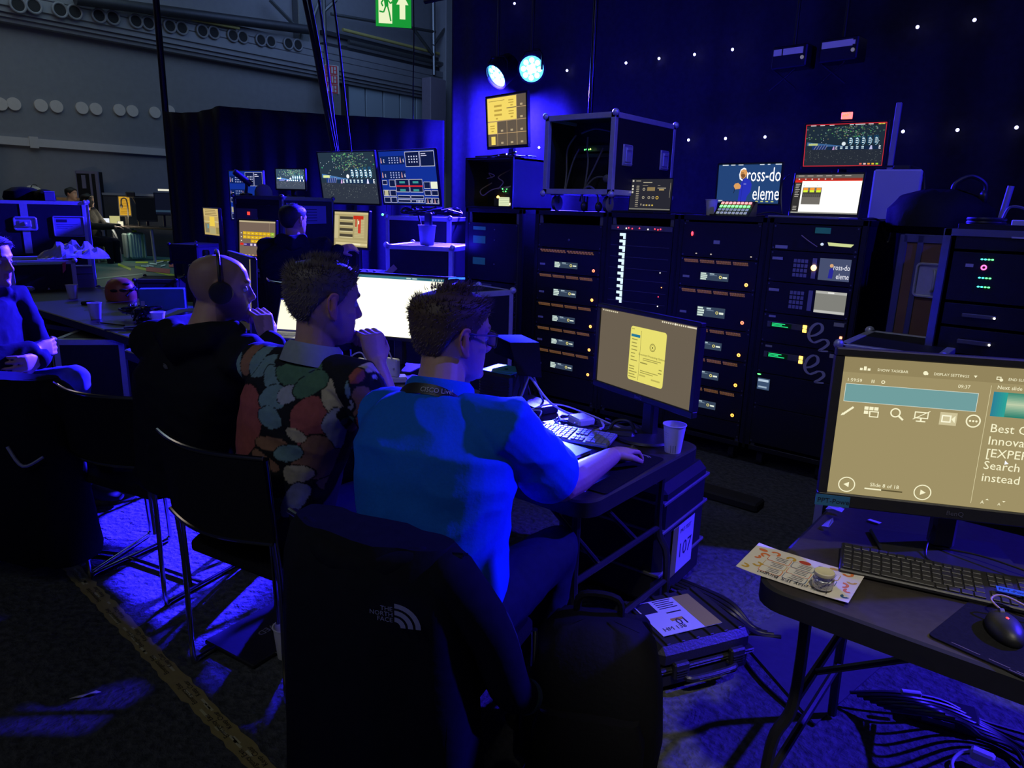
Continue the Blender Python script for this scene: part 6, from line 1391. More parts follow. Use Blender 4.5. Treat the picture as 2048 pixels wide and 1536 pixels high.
# ================================================================== LEFT TABLE AND FAR HALL
ta_ = onz(305, 690, .74); yy = onz(210, 660, .74).y
TBC = folding_table('dark folding table at the left with paper cups and an orange helmet', -7.0, -4.12, yy, yy+.8, group='folding tables')
def ont(x, y): return onz(x, y, .741)
cup(ont(192, 638), 'paper cup near the front edge of the left table, between the two others', .11, .042, .03)
cup(ont(146, 597), 'paper cup farthest back on the left table, before the stacked cases', .11, .042, .03)
cup(ont(318, 655), 'paper cup beside the back of the man in the black hoodie', .1, .042, .03)
p = ont(243, 598); he = thing('helmet', 'orange climbing helmet lying on the left table', 'helmet', (p.x, p.y, .741), facing(243, 590, .4))
mb = MB(); rings = []
for z, k in ((.0, .98), (.05, 1), (.1, .93), (.14, .75), (.165, .45), (.172, .12)):
    rings.append([(.11*k*cos(a), .135*k*sin(a), z+.02*sin(a)*(z < .06)) for a in [2*pi*i/36 for i in range(36)]])
mb.loft(rings); mb.build('shell', mat('orange_helmet_shell', (.55, .16, .06), .4, noise_scale=15, var=.1), he)
for a, z in ((-1.9, .085), (-1.25, .085), (-1.57, .13), (-.6, .08), (-2.5, .08)):
    k = 1.0 if z < .1 else .82
    o = MB().sphere((0, 0, 0), (.012, .03, .011), 10, 6).build('vent_slot', OPEN, he, (.108*k*cos(a), .133*k*sin(a), z)); o.rotation_euler.z = a+pi/2+pi/2
mb = MB(); mb.tube(curve([(.1, .02, .06), (.07, -.1, .1), (-.02, -.14, .04)], 5), .008, 6); mb.tube(curve([(.1, .02, .03), (.12, -.02, -.0), (.16, -.08, .006), (.1, -.14, .006)], 5), .006, 6); mb.build('strap', RUBBER, he)
p = ont(312, 622); bb = thing('cardboard_box', 'flat blue box standing on edge on the left table right of the helmet', 'box', (p.x, p.y+.05, .741), facing(310, 600, -.15)); mb = MB(); mb.box((-.15, 0, 0), (.15, .1, .155), .004); mb.build('box_body', mat('blue_box_card', (.08, .2, .36), .6, noise_scale=12, var=.15), bb)
mb = MB(); mb.box((-.14, -.001, .03), (-.115, .0, .07)); mb.build('print', LABW, bb)
p = ont(345, 632); fo = thing('folder', 'dark blue folder lying open behind the man in the black hoodie', 'folder', (p.x, p.y+.06, .745), facing(345, 600, .3)); mb = MB(); mb.prism([(-.13, -.1, 0), (.0, -.1, .03), (.0, .1, .03), (-.13, .1, 0)], (0, 0, .004)); mb.prism([(.0, -.1, .03), (.15, -.1, .02), (.15, .1, .02), (.0, .1, .03)], (0, 0, .004)); mb.build('covers', mat('dark_blue_card', (.05, .06, .16), .5, noise_scale=12, var=.1), fo)
p = ont(285, 640); tg = thing('harness', 'dark heap of straps and clips in the middle of the left table', 'harness', (p.x, p.y, .745)); rr = random.Random(3); mb = MB()
for k in range(9): mb.tube(curve([(rr.uniform(-.14, .14), rr.uniform(-.1, .1), rr.uniform(0, .09)) for i in range(5)], 5), .009, 6)
mb.build('straps', mat('shiny_black_strap', (.02, .02, .024), .25, noise_scale=40, var=.2), tg)
mb = MB()
for k in range(6): q = (rr.uniform(-.14, .14), rr.uniform(-.1, .1), rr.uniform(.03, .09)); mb.tube([(q[0]+.018*cos(t), q[1]+.006*sin(t), q[2]+.024*sin(t)) for t in [2*pi*i/12 for i in range(12)]], .003, 5, closed=True)
mb.build('clips', STEEL, tg)
for k, (x, y, l) in enumerate(((225, 650, .2), (262, 662, .3), (290, 655, .24), (310, 676, .2))):
    p = ont(x, y); o = thing('pen', 'thin glossy rod lying near the front edge of the left table, %s from the left' % ('first', 'second', 'third', 'fourth')[k], 'rod', p, .35+.5*k, 'rods on the left table'); MB().tube([(-l/2, 0, .006), (l/2, 0, .006)], .005, 7).build('shaft', BLACKP, o)
p = ont(318, 676); o = thing('paper_pad', 'pale pad lying at the front edge of the left table below the cup', 'paper', p, radians(15)); MB().box((-.12, -.05, 0), (.1, .05, .012), .002).build('pages', PAPERW, o)
p = ont(58, 580); o = thing('crumpled_wrap', 'small crumpled clear wrapper at the back of the left table', 'wrapper', p); mb = MB(); rings = [[(.05*k*cos(a)*(1+.3*sin(5*a+z*90)), .035*k*sin(a)*(1+.3*cos(4*a)), z) for a in [2*pi*i/18 for i in range(18)]] for z, k in ((0, 1), (.015, 1), (.03, .6), (.034, .1))]; mb.loft(rings); mb.build('wrap', mat('pale_plastic_sheet', (.45, .5, .55), .3), o)
p = ont(175, 612); cable([p+Vector((-.1, 0, .01)), p+Vector((.0, .05, .02)), p+Vector((.12, .0, .015)), p+Vector((.25, -.06, .012))], .014, 'thick dark strap lying behind the cups on the left table', RUBBER, 6)
# cases under and behind the left table
uc, _ = block_case('dark flight case with white stencil letters under the left table', (85, 636), (152, 650), 5.2, 5.05, .62, .5, .0, al=mat('dark_aluminium', (.2, .21, .25)))
mb = MB(); mb.col = c(170, 170, 190); mb.text('TCS', .17, lambda x, y: (.02+x, -.006, .3+y)); mb.build('stencil', PRINT, uc)
fcx, _ = block_case('flight case with bright edges behind the knees of the man at the left edge', (108, 694), (246, 676), 4.45, 4.5, .66, .5, .0)
big, Wbig = block_case('large flight case with a butterfly latch and paper panel at the left', (-25, 425), (170, 417), 7.6, 8.0, 1.46, .8, .0)
HB = 1.46
T_ = Matrix.Translation((Wbig*.36, -.006, 1.22))
mb = MB(T_); mb.tube([(x, -.004, z) for x, z in rrect(-.1, -.065, .1, .065, .02)], .012, 6, closed=True); mb.box((-.095, -.003, -.06), (.095, .003, .06)); mb.box((-.055, -.018, -.035), (.055, -.003, .035), .006); mb.sphere((0, -.022, 0), .022, 10, 6); mb.build('butterfly_latch', ALU, big)
mb = MB(); mb.box((Wbig*.36-.035, -.006, .9), (Wbig*.36+.035, 0, HB-.03)); mb.build('strap_plate', ALU, big)
mb = MB(); mb.col = c(150, 150, 175); x0 = Wbig*.66; mb.box((x0, -.008, 1.1), (x0+.27, 0, 1.29)); mb.col = c(60, 55, 70); mb.box((x0+.02, -.0095, 1.24), (x0+.12, -.0078, 1.27)); mb.col = c(80, 85, 140)
for i in range(3): mb.box((x0+.02, -.0095, 1.215-.02*i), (x0+.22-.05*i, -.0078, 1.22-.02*i))
mb.build('paper_panel', PRINT, big); mb = MB(); mb.tube([(x, -.01, z) for x, z in rrect(x0-.01, 1.09, x0+.28, 1.3, .01)], .007, 6, closed=True); mb.build('panel_frame', ALU, big)
for k, (x, lab, w_, h_) in enumerate(((20, 'dark soft bag on the large flight case, at the left picture edge', .4, .14), (62, 'dark folded cloth on the large flight case beside the soft bag', .22, .12))):
    p = atd(x, 412, 8.1); o = thing('soft_bag', lab, 'bag', (p.x, p.y+.15, HB+.004), facing(x, 400)); mb = MB()
    mb.loft([[(w_*.5*kk*cos(a)*(1+.1*sin(3*a)), .14*kk*sin(a), z) for a in [2*pi*i/24 for i in range(24)]] for z, kk in ((0, .95), (.03, 1), (h_*.7, .9), (h_, .5), (h_+.01, .1))]); mb.build('bag_body', BAGM, o)
p = atd(82, 414, 8.0); o = thing('small_box', 'small dark box with pale edges on the large flight case', 'box', (p.x, p.y+.1, HB+.004), facing(82, 410)); MB().box((-.05, -.04, 0), (.05, .04, .1), .004).build('box_body', GREYP, o); MB().box((-.052, -.042, .1), (.052, .042, .106)).build('lid', ALU, o)
low, Wl = block_case('lower flight case with a green-taped edge and a red tag before the large one', (18, 536), (150, 530), 6.0, 6.3, .98, .55, .0)
mb = MB(); mb.box((.06, -.008, .95), (.4, -.004, .97)); mb.build('green_tape', mat('lime_tape', (.35, .65, .1), .6, noise_scale=20, var=.1), low)
mb = MB(); mb.prism([(Wl*.8, -.014, .96), (Wl*.86, -.014, .97), (Wl*.84, -.02, .9), (Wl*.79, -.02, .87)], (0, .006, 0)); mb.build('red_tag', mat('red_tag_tape', (.6, .08, .1), .5, noise_scale=20, var=.1), low)
mb = MB(); mb.col = c(190, 190, 200); mb.text('A', .07, lambda x, y: (Wl*.5+x, -.006, .7+y)); mb.build('stencil', PRINT, low)
mb = MB(Matrix.Translation((Wl*.05, -.006, .6))); mb.tube([(x, -.004, z) for x, z in rrect(-.08, -.09, .08, .09, .02)], .012, 6, closed=True); mb.box((-.04, -.02, -.05), (.04, -.003, .05), .005); mb.build('butterfly_latch', ALU, low)
p = atd(95, 530, 6.3); pb_ = thing('plastic_bag', 'crumpled clear plastic bag lying on the lower flight case', 'plastic sheet', (p.x+.0, p.y+.22, .985), facing(95, 520)); mb = MB(); n = 18; vs = []
for i in range(n+1):
    for j in range(n+1):
        x = -.28+.56*i/n; y = -.2+.4*j/n; e = max(0, 1-((x/.29)**2+(y/.21)**2)**1.5); vs.append((x, y, .006+e*(.06+.16*abs(noise.noise(Vector((x*9, y*9, 1.7)))))))
mb.add(vs, [(i*(n+1)+j, (i+1)*(n+1)+j, (i+1)*(n+1)+j+1, i*(n+1)+j+1) for i in range(n) for j in range(n)], False); o = mb.build('film', mat('clear_film', (.5, .52, .58), .18, noise_scale=20, var=.2, spec=.9), pb_); o.modifiers.new('thickness', 'SOLIDIFY').thickness = .002
for k, (x, y, w_, h_) in enumerate(((160, 540, .2, .07), (168, 556, .16, .06), (172, 568, .14, .08))):
    p = atd(x, y, 6.6); o = thing('carton', 'small pale carton stacked right of the lower flight case, %s' % ('topmost', 'middle one', 'lowest')[k], 'box', (p.x, p.y, p.z-.0), facing(x, y), 'cartons by the lower flight case'); MB().box((-w_/2, 0, -h_/2), (w_/2, .14, h_/2), .003).build('carton_body', mat('grey_carton', (.3, .3, .33), .7, noise_scale=15, var=.1), o)
st, _ = block_case('dark equipment crate the small pale cartons are stacked on', (148, 585), (186, 585), 6.65, 6.65, .66, .4, 0, al=mat('dark_aluminium', (.2, .21, .25)))
# green hall floor beyond
GF = mat('green_hall_floor', (.07, .2, .19), .6, noise_scale=5, var=.2, bump=.05)
q = [onz(*v, 0) for v in ((100, 640), (460, 640), (440, 480), (-60, 480))]
mb = MB(); mb.prism([(v.x, v.y, .0) for v in q], (0, 0, .004)); struct('floor', mb, GF)
NEON = mat('neon_yellow_tape', (.5, .75, .05), .5, noise_scale=20, var=.1)
def strip(x0, y0, x1, y1, wpx, label, m=NEON, name='floor_tape', grp='neon tapes on the green floor', z=.005):
    a = onz(x0, y0-wpx/2, z); b = onz(x1, y1-wpx/2, z); b2 = onz(x1, y1+wpx/2, z); a2 = onz(x0, y0+wpx/2, z)
    o = MB().prism([(v.x, v.y, z) for v in (a, b, b2, a2)], (0, 0, .004)).build(name, m); return tag(o, label, 'tape', grp)
for k, a in enumerate(((236, 529, 262, 539, 5), (270, 534, 387, 560, 5), (271, 525, 296, 525, 3), (310, 522, 352, 520, 3), (352, 521, 366, 516, 3))):
    strip(*a, 'neon yellow tape strip on the far green floor, %s' % ('short one at the left', 'longest one', 'small one before the suitcase', 'one behind the papers', 'tiny one at the right')[k])
strip(190, 558, 285, 548, 2.5, 'pale green line on the far green floor behind the helmet', mat('pale_green_line', (.3, .55, .45), .6, noise_scale=20, var=.1))
strip(352, 575, 384, 574, 2.5, 'pale green line on the far floor right of the dark low case', mat('pale_green_line', (.3, .55, .45), .6))
RP = mat('red_floor_pad', (.4, .12, .12), .8, noise_scale=10, var=.15)
for k, a in enumerate(((292, 538, 340, 543, 9), (338, 531, 362, 532, 6))): strip(*a, 'dull red pad on the far green floor, %s' % ('the larger', 'the smaller')[k], RP, 'floor_pad', 'red pads on the green floor', .012)
rr = random.Random(17); CY = mat('pale_cyan_paper', (.5, .8, .8), .6, noise_scale=10, var=.1)
for k in range(10):
    x = 282+k*10+rr.uniform(-3, 3); y = 528-.5*k*.7+rr.uniform(-4, 6)
    strip(x, y, x+rr.uniform(9, 16), y-rr.uniform(-3, 4), 2.6, 'pale sheet scattered on the far green floor, %s from the left' % ('first', 'second', 'third', 'fourth', 'fifth', 'sixth', 'seventh', 'eighth', 'ninth', 'tenth')[k], CY, 'floor_paper', 'papers scattered on the green floor', .014+.0012*k)
lc, _ = block_case('low dark case standing on the green floor behind the blue box', (268, 560), (352, 556), 8.6, 8.7, .56, .5, 0, al=BLACKM)
bt_, _ = block_case('dark low table case between the drape and the green floor', (338, 489), (392, 486), 8.8, 8.7, .98, .5, .75, al=BLACKM, name='stand_table')
for k, x in enumerate((.03, .3)):
    for y in (.03, .45): MB().tube([(x, y, 0), (x+.02, y, -.75)], .014, 6).build('leg', BLACKM, bt_)
# far table with two technicians
S6 = 16.5
def far(x, y, d=S6): return atd(x, y, d)
a = far(205, 449, 17.4); b = far(348, 447, 16.4); fz_ = a.z-.0
ft = thing('far_table', 'long dark table with thin pale legs in the far hall', 'table', (a.x, a.y, 0), atan2(b.y-a.y, b.x-a.x)); Wf = (b.xy-a.xy).length
mb = MB(); mb.box((0, 0, fz_-.05), (Wf, .7, fz_), .01); mb.build('table_top', TABLE, ft)
PALEM = mat('pale_metal', (.5, .55, .58), .4, .5, noise_scale=10, var=.1)
for x, y in ((.12*Wf, .06), (.66*Wf, .06), (.1*Wf, .62), (.95*Wf, .62)): MB().tube([(x, y, fz_-.05), (x+.03, y, .01)], .035, 8).build('leg', PALEM, ft)
def far_screen(label, x0, y0, x1, y1, draw, d=S6+.9, zb=None, yaw=None):
    p = far((x0+x1)/2, (y0+y1)/2, d); w_ = (x1-x0)*d/F; h_ = (y1-y0)*d/F
    return monitor('computer_monitor', label, 'monitor', p, math.degrees(facing((x0+x1)/2, 430)) if yaw is None else yaw, 0, w_, h_, .02, fz_, draw, 'computer monitors', bw=.25, bd=.16, back=.03)
far_screen('far upright screen lit amber with a thin microphone before it', 240, 394, 259, 430, lambda s: (s.rect(0, 0, 1, 1, c(205, 155, 45), 0), [s.rect(.1, .1+i*.085, .9, .13+i*.085, c(150, 105, 35), 1) for i in range(10)]))
far_screen('far dark screen silhouette right of the amber screen', 276, 398, 310, 440, lambda s: s.rect(0, 0, 1, 1, c(6, 8, 14), 0), S6+.5)
far_screen('far dark screen at the right end of the far table', 312, 388, 340, 428, lambda s: (s.rect(0, 0, 1, 1, c(14, 18, 34), 0), s.rect(.0, .8, 1, .9, c(40, 60, 80), 1)), S6+.2)
for k, (x, y, w_, h_, col, lab) in enumerate(((209, 439, .32, .2, (.85, .9, 1.0), 'far bright white tablet before the seated technician'), (229, 432, .22, .28, (.5, .48, .2), 'far pale yellow lit page beside the white tablet'), (240, 438, .12, .12, (.9, .85, .6), 'far small bright lamp on the far table'))):
    p = far(x, y, S6+.75); o = thing('tablet', lab, 'tablet', (p.x, p.y, fz_), facing(x, y), 'lit tablets on the far table'); s = Scr(w_, h_, Matrix.Translation((0, -.012, h_*.35)) @ Matrix.Rotation(radians(-35), 4, 'X')); s.rect(0, 0, 1, 1, col, 0); s.mb.build('screen', GLOW, o)
    MB(Matrix.Translation((0, -.012, h_*.35)) @ Matrix.Rotation(radians(-35), 4, 'X')).box((-w_/2-.01, .001, -h_/2-.01), (w_/2+.01, .015, h_/2+.01)).build('casing', BLACKP, o)
lamp('far_table_lamp', 'POINT', far(236, 428, S6+.3), None, 14, (1, .85, .6), shadow_soft_size=.08)
mk = thing('microphone', 'far thin bent microphone before the amber screen', 'microphone', far(256, 440, S6+.6).xy.to_3d()+Vector((0, 0, fz_)), facing(256, 430)); MB().tube(curve([(0, 0, 0), (.02, 0, .4), (.0, 0, .62), (-.09, 0, .62), (-.11, 0, .5)], 6), .015, 6).build('stem', BLACKP, mk); MB().sphere((-.11, 0, .46), (.03, .03, .05), 10, 6).build('head', BLACKP, mk)
lt = thing('desk_lamp', 'far dark desk lamp arm rising over the far table', 'lamp', far(277, 440, S6+.6).xy.to_3d()+Vector((0, 0, fz_)), facing(277, 430)); MB().tube([(0, 0, 0), (.02, 0, .45), (-.12, 0, .75)], .02, 6).build('arm', BLACKP, lt); MB().box((-.22, -.05, .66), (-.02, .05, .8), .02).build('lamp_head', BLACKP, lt)
su = thing('suitcase', 'pale teal upright suitcase on the far floor under the far table', 'suitcase', onz(268, 521, 0), facing(262, 500, .3)); SM = mat('teal_shell', (.25, .5, .52), .45, .2, noise_scale=8, var=.1)
mb = MB(); mb.box((-.12, -.2, .05), (.26, .12, .68), .05); mb.build('shell', SM, su)
mb = MB()
for k in range(6): mb.box((-.1+k*.06, -.212, .08), (-.075+k*.06, -.2, .65), .004)
mb.build('ribs', SM, su); MB().box((-.2, -.16, .06), (-.13, .1, .66), .03).build('side_shell', mat('grey_teal_shell', (.3, .42, .44), .5, noise_scale=8, var=.1), su); MB().box((.02, -.1, .68), (.1, .0, .73), .01).build('tag', NEON, su)
# far chair
fch = thing('far_chair', 'pale tubular chair of the far seated technician', 'chair', onz(203, 523, 0), facing(203, 500, -1.1))
mb = MB()
for y in (-.26, .26): mb.tube(curve([(-.3, y, .82), (.05, y, .8), (.3, y, .55), (.42, y, .01)], 5), .028, 7)
mb.tube([(-.3, -.26, .82), (-.3, .26, .82)], .028, 7); mb.build('frame', PALEM, fch); MB().box((-.28, -.24, .48), (.28, .24, .54), .02).build('seat', BLACKP, fch)
for x in (-.26,):
    for y in (-.24, .24): MB().tube([(x, y, .5), (x-.05, y, .01)], .025, 7).build('leg', PALEM, fch)
# brown open case and tall case behind the technicians
BR = mat('brown_case_board', (.36, .16, .07), .7, noise_scale=4, var=.2)
def slab(label, name, x0, x1, y0, y1, d, m, depth=.25, trim=None, cat='flight case'):
    a = atd(x0, y0, d); b = atd(x1, y0, d); zlow = atd(x0, y1, d).z; v = b-a; r = thing(name, label, cat, (a.x, a.y, 0), atan2(v.y, v.x), 'flight cases'); W = v.xy.length
    MB().box((0, 0, 0), (W, depth, a.z), .01).build('case_body', m, r)
    if trim:
        mb = MB()
        for xx in (0, W): mb.box((xx-.04, -.01, 0), (xx+.04, .04, a.z))
        mb.box((0, -.01, a.z-.06), (W, .05, a.z+.01)); mb.build('edge_trim', trim, r)
    return r, W, a.z
r, W, zt = slab('brown open case board with bright corner fittings in the far hall', 'open_case', 74, 149, 343, 400, 19.5, BR, .3, mat('copper_lit_trim', (.7, .5, .3), .4, .7))
for u in (.03, .5, .97): MB().sphere((W*u, -.03, zt-.03), .035, 8, 6).build('corner_fitting', mat('bright_fitting', (.8, .75, .6), .3, .8), r)
mb = MB()
for u in (.06, .55, .88): mb.tube([(W*u+.1*cos(t), -.03, zt-.5+.13*sin(t)) for t in [2*pi*i/14 for i in range(14)]], .02, 5, closed=True)
mb.build('latch_ring', mat('bright_fitting', (.8, .75, .6)), r)
r, W, zt = slab('tall upright blue-lit flight case beside the brown case board in the far hall', 'flight_case', 149, 192, 342, 402, 19.3, DARKW, .3, mat('violet_trim', (.4, .38, .6), .4, .6, noise_scale=8, var=.1))
mb = MB(); mb.box((W*.66, -.012, 0), (W*.76, 0, zt)); mb.box((W*.3, -.02, zt-.45), (W*.48, 0, zt-.1)); mb.box((W*.36, -.02, zt-1.1), (W*.52, 0, zt-.8)); mb.build('fittings', mat('violet_trim', (.4, .38, .6)), r)
WRK = mat('warm_wood_batten', (.6, .3, .12), .6, noise_scale=8, var=.2)
fr_ = thing('wooden_trestle', 'warm-lit wooden trestle frame behind the far technicians', 'trestle', far(90, 412, 18.6).xy.to_3d(), facing(110, 400)); zf = far(90, 394, 18.6).z
mb = MB()
for k in range(4): mb.box((-.1+k*.25, 0, 0), (-.04+k*.25, .06, zf))
mb.box((-.3, -.01, zf-.06), (.8, .07, zf)); mb.build('frame', WRK, fr_)
ld = thing('ladder', 'dim ladder leaning against the hall wall at the left picture edge', 'ladder', far(4, 420, 18.5).xy.to_3d(), facing(4, 400)); zl_ = far(4, 343, 18.5).z; mb = MB()
for x in (-.3, .0): mb.tube([(x+.1, 0, 0), (x, .1, zl_)], .025, 6)
for k in range(7): mb.tube([(-.22, .05, .25+k*.27), (.06, .05, .25+k*.27)], .018, 6)
mb.build('frame', STEEL, ld)
wl = thing('wall_light', 'short bright strip light low on the hall wall beside the drape', 'light', atd(327, 380, 15.5), facing(327, 380)); MB().box((-.11, -.02, -.02), (.11, .02, .02)).build('lit_tube', led_mat('strip', (.8, .78, .62)), wl)
bn = thing('barrier', 'long dark low barrier panel behind the far table', 'barrier', far(205, 388, 19).xy.to_3d(), 0); b2 = far(338, 388, 18.2); rzb = atan2(b2.y-bn.location.y, b2.x-bn.location.x); bn.rotation_euler.z = rzb; Wb_ = (b2.xy-bn.location.xy).length; zb_ = far(250, 388, 18.6).z
MB().box((0, 0, 0), (Wb_, .1, zb_), .01).build('panel', mat('dark_barrier', (.05, .06, .09), .7, noise_scale=4, var=.2), bn); MB().box((0, -.02, zb_-.04), (Wb_, .12, zb_+.02)).build('top_rail', mat('blue_grey_rail', (.3, .35, .45), .5, noise_scale=4, var=.1), bn)
# ================================================================== CHAIRS AND PEOPLE
def chair(label, loc, rz, group='folding chairs'):
    r = thing('folding_chair', label, 'chair', loc, rz, group); W = .225       # origin: floor under the backrest
    for sx in (-1, 1):
        MB().tube(curve([(sx*W, .0, .84), (sx*W, .015, .62), (sx*W, .03, .4), (sx*W, .03, .03), (sx*W, .05, .011), (sx*W, .09, .011), (sx*W, .38, .011), (sx*W, .41, .02), (sx*W, .42, .06), (sx*W, .4, .44)], 5), .0092, 9).build('leg', CHROME, r)
        MB().tube([(sx*(W-.022), .03, .3), (sx*(W-.022), .02, .62)], .006, 7).build('leg', CHROME, r)
    mb = MB(); mb.tube([(-W, .21, .012), (W, .21, .012)], .008, 8); mb.build('stretcher', CHROME, r)
    mb = MB(); n = 12
    def bk(u, z, y0): return (-W*1.03+2*W*1.03*u, y0-.055*sin(pi*u), z)
    vs = []; fs = []
    for i in range(n+1):
        u = i/n; vs += [bk(u, .585, .008), bk(u, .845, -.016), bk(u, .852, -.006), bk(u, .847, .008), bk(u, .585, .024), bk(u, .58, .016)]
    for i in range(n):
        for k in range(6): fs.append((i*6+k, i*6+6+k, i*6+6+(k+1) % 6, i*6+(k+1) % 6))
    fs += [tuple(range(6)), tuple(n*6+k for k in range(6))[::-1]]
    mb.add(vs, fs, True); mb.build('backrest', DARKF, r)
    for z, y0 in ((.85, -.006), (.582, .012)): MB().tube([bk(i/n, z, y0-.008) for i in range(n+1)], .007, 8).build('back_tube', CHROME, r)
    mb = MB(); rings = []
    for z, k in ((.43, .96), (.435, 1), (.455, 1), (.468, .95)): rings.append([(x*k, .235+(y)*k, z-.012*(1-(x/W)**2)*(z > .45)) for x, y in rrect(-W+.004, -.2, W-.004, .2, .05)])
    mb.loft(rings); mb.build('seat', DARKF, r)
    return r
CH1 = chair('chrome-framed folding chair at the left, behind the man in the black hoodie', (-2.80, .99, 0), radians(14))
CH2 = chair('chrome-framed folding chair in the middle, behind the man in the patterned shirt', (-1.94, .98, 0), radians(10))
CH3 = chair('folding chair wholly covered by a dark jacket, under the man in the blue shirt', (-1.14, .93, 0), radians(14))
CH4 = chair('folding chair covered by a dark jacket at the left picture edge', (-3.22, .83, 0), radians(30))
CH5 = chair('folding chair behind the operator in the dark hooded jacket', atd(566, 640, 5.0).xy.to_3d(), radians(-12))
CH5.scale = (1, 1, 1.18)
JACK = mat('dark_jacket_cloth', (.012, .013, .017), .9, noise_scale=35, var=.3, bump=.12, spec=.05)
def jacket(label, loc, rz, logo=False, sleeve=1, W=.27, seed=1):
    r = thing('jacket', label, 'jacket', loc, rz, 'jackets hung over chairs'); mb = MB(); rings = []
    for z, w_, yf, yb in ((.1, 1.02, .1, -.1), (.14, 1.06, .11, -.11), (.3, 1.05, .1, -.105), (.5, 1.02, .085, -.1), (.68, .97, .07, -.095), (.78, .93, .055, -.085), (.835, .88, .045, -.06), (.862, .8, .03, -.04)):
        ring = []
        for i in range(56):
            a = 2*pi*i/56; cx, sy_ = cos(a), sin(a); x = W*w_*(abs(cx)**.55)*(1 if cx > 0 else -1); k = (abs(sy_)**.7); y = yf*k if sy_ > 0 else yb*k-.05*(1-(x/W)**2 if abs(x) < W else 0)*(z > .2)
            f = .014*(1-z*.75)*(sin(x*34+seed+z*3)+.6*sin(x*71-z*9+seed*2)); ring.append((x, y+(f if sy_ < 0 else -f), z+.012*sin(x*15+seed)*(z < .2)))
        rings.append(ring)
    mb.loft(rings); jb = mb.build('jacket_body', JACK, r)
    mb = MB(); mb.limb(curve([(-.15, -.05, .845), (-.06, -.08, .815), (.06, -.08, .815), (.15, -.05, .845)], 4), [.02, .026, .03, .034, .036, .038, .038, .038, .036, .034, .03, .026, .02], 12); mb.build('collar', JACK, r)
    for sx in ((1, -1) if sleeve == 2 else (sleeve,)):
        pts = curve([(sx*W*.8, -.02, .8), (sx*W*1.1, .03, .66), (sx*W*1.22, .08, .5), (sx*W*1.2, .16, .42)], 4); n = len(pts); mb = MB(); mb.limb(pts, [.06-.018*i/(n-1) for i in range(n)], 16); slv = mb.build('sleeve', JACK, r)
        e = pts[-1]; d = (pts[-1]-pts[-2]).normalized(); MB().cyl(e+d*.02, e+d*.05, .043, .043, 18).build('cuff', mat('dark_teal_knit', (.02, .05, .06), .9, noise_scale=80, var=.2), slv)
    if logo:
        mb = MB()
        def S(x, z): return (x, -.0985-.05*(1-(x/W)**2)-.004-.015, z)
        ox, oz = .15, .735
        for k in range(3):
            r0, r1 = .012+.015*k, .022+.015*k
            q = [(ox+r1*cos(t), oz+r1*1.0*sin(t)) for t in [radians(90*i/8) for i in range(9)]]+[(ox+r0*cos(t), oz+r0*sin(t)) for t in [radians(90*i/8) for i in range(8, -1, -1)]]
            for i in range(8): mb.add([S(*q[i]), S(*q[i+1]), S(*q[16-i]), S(*q[17-i])], [(0, 1, 2, 3)])
        for k, t in enumerate(('THE', 'NORTH', 'FACE')): mb.text(t, .014, lambda x, y: S(ox-.004+x, oz+.034-.012*k+y), 'r')
        mb.build('emblem', mat('emblem_thread', (.35, .37, .5), .7, noise_scale=90, var=.15), jb)
    return r
JK3 = jacket('dark jacket with a pale quarter-round emblem, hung over the chair of the man in blue', (-1.14, .935, 0), radians(14), True, 1, .245)
JK4 = jacket('dark jacket with a pocket flap hung over the chair at the left picture edge', (-3.22, .835, 0), radians(30), False, 1, .27, 3)
mb = MB(); mb.tube(curve([(.1, -.15, .62), (.16, -.155, .55), (.22, -.12, .58)], 5), .006, 6); mb.build('pocket_edge', mat('emblem_thread', (.35, .37, .5), .7), JK4)

# ------------------------------------------------------------------ human figure
def remeshed(mb, name, m, parent, voxel, smooth=4, wrinkle=0, wscale=9, colfn=None, ease=None):
    off = Vector(parent.location); me = bpy.data.meshes.new('tmp'); me.from_pydata([tuple(v-off) for v in mb.v], [], mb.f)
    o = bpy.data.objects.new('tmp', me); COL.objects.link(o)
    rm = o.modifiers.new('r', 'REMESH'); rm.mode = 'VOXEL'; rm.voxel_size = voxel
    if smooth: s_ = o.modifiers.new('s', 'SMOOTH'); s_.factor = .5; s_.iterations = smooth
    dg = bpy.context.evaluated_depsgraph_get(); dg.update()
    nm = bpy.data.meshes.new_from_object(o.evaluated_get(dg)); bpy.data.objects.remove(o); bpy.data.meshes.remove(me)
    nm.name = name
    if wrinkle or ease:
        no = [v.normal.copy() for v in nm.vertices]
        for v, n_ in zip(nm.vertices, no):
            p = v.co+off
            if ease: v.co = ease(p)-off
            if wrinkle:
                q = p*wscale; f = noise.noise(Vector((q.x+q.z*.8, q.y-q.z*.6, q.z*1.5)))+.5*noise.noise(q*2.3); f = 1-abs(f)*2.2
                v.co += n_*wrinkle*(f if f > -.5 else -.5)
    if colfn:
        at = nm.color_attributes.new('Col', 'FLOAT_COLOR', 'POINT'); buf = []
        for v in nm.vertices: q = colfn(v.co+off); buf += [q[0], q[1], q[2], 1]
        at.data.foreach_set('color', buf)
    nm.polygons.foreach_set('use_smooth', [True]*len(nm.polygons)); nm.materials.clear(); nm.materials.append(m)
    ob = bpy.data.objects.new(name, nm); COL.objects.link(ob); ob.parent = parent; return ob
HEADZ = [(-.118, .066, .03, .022), (-.108, .084, .006, .036), (-.095, .09, -.02, .047), (-.078, .091, -.045, .055), (-.058, .092, -.064, .062), (-.034, .0925, -.085, .069), (-.006, .09, -.099, .0745), (.018, .0945, -.105, .0765), (.042, .094, -.106, .0765), (.066, .087, -.101, .073), (.088, .071, -.087, .063), (.104, .046, -.062, .047), (.114, .015, -.03, .024)]
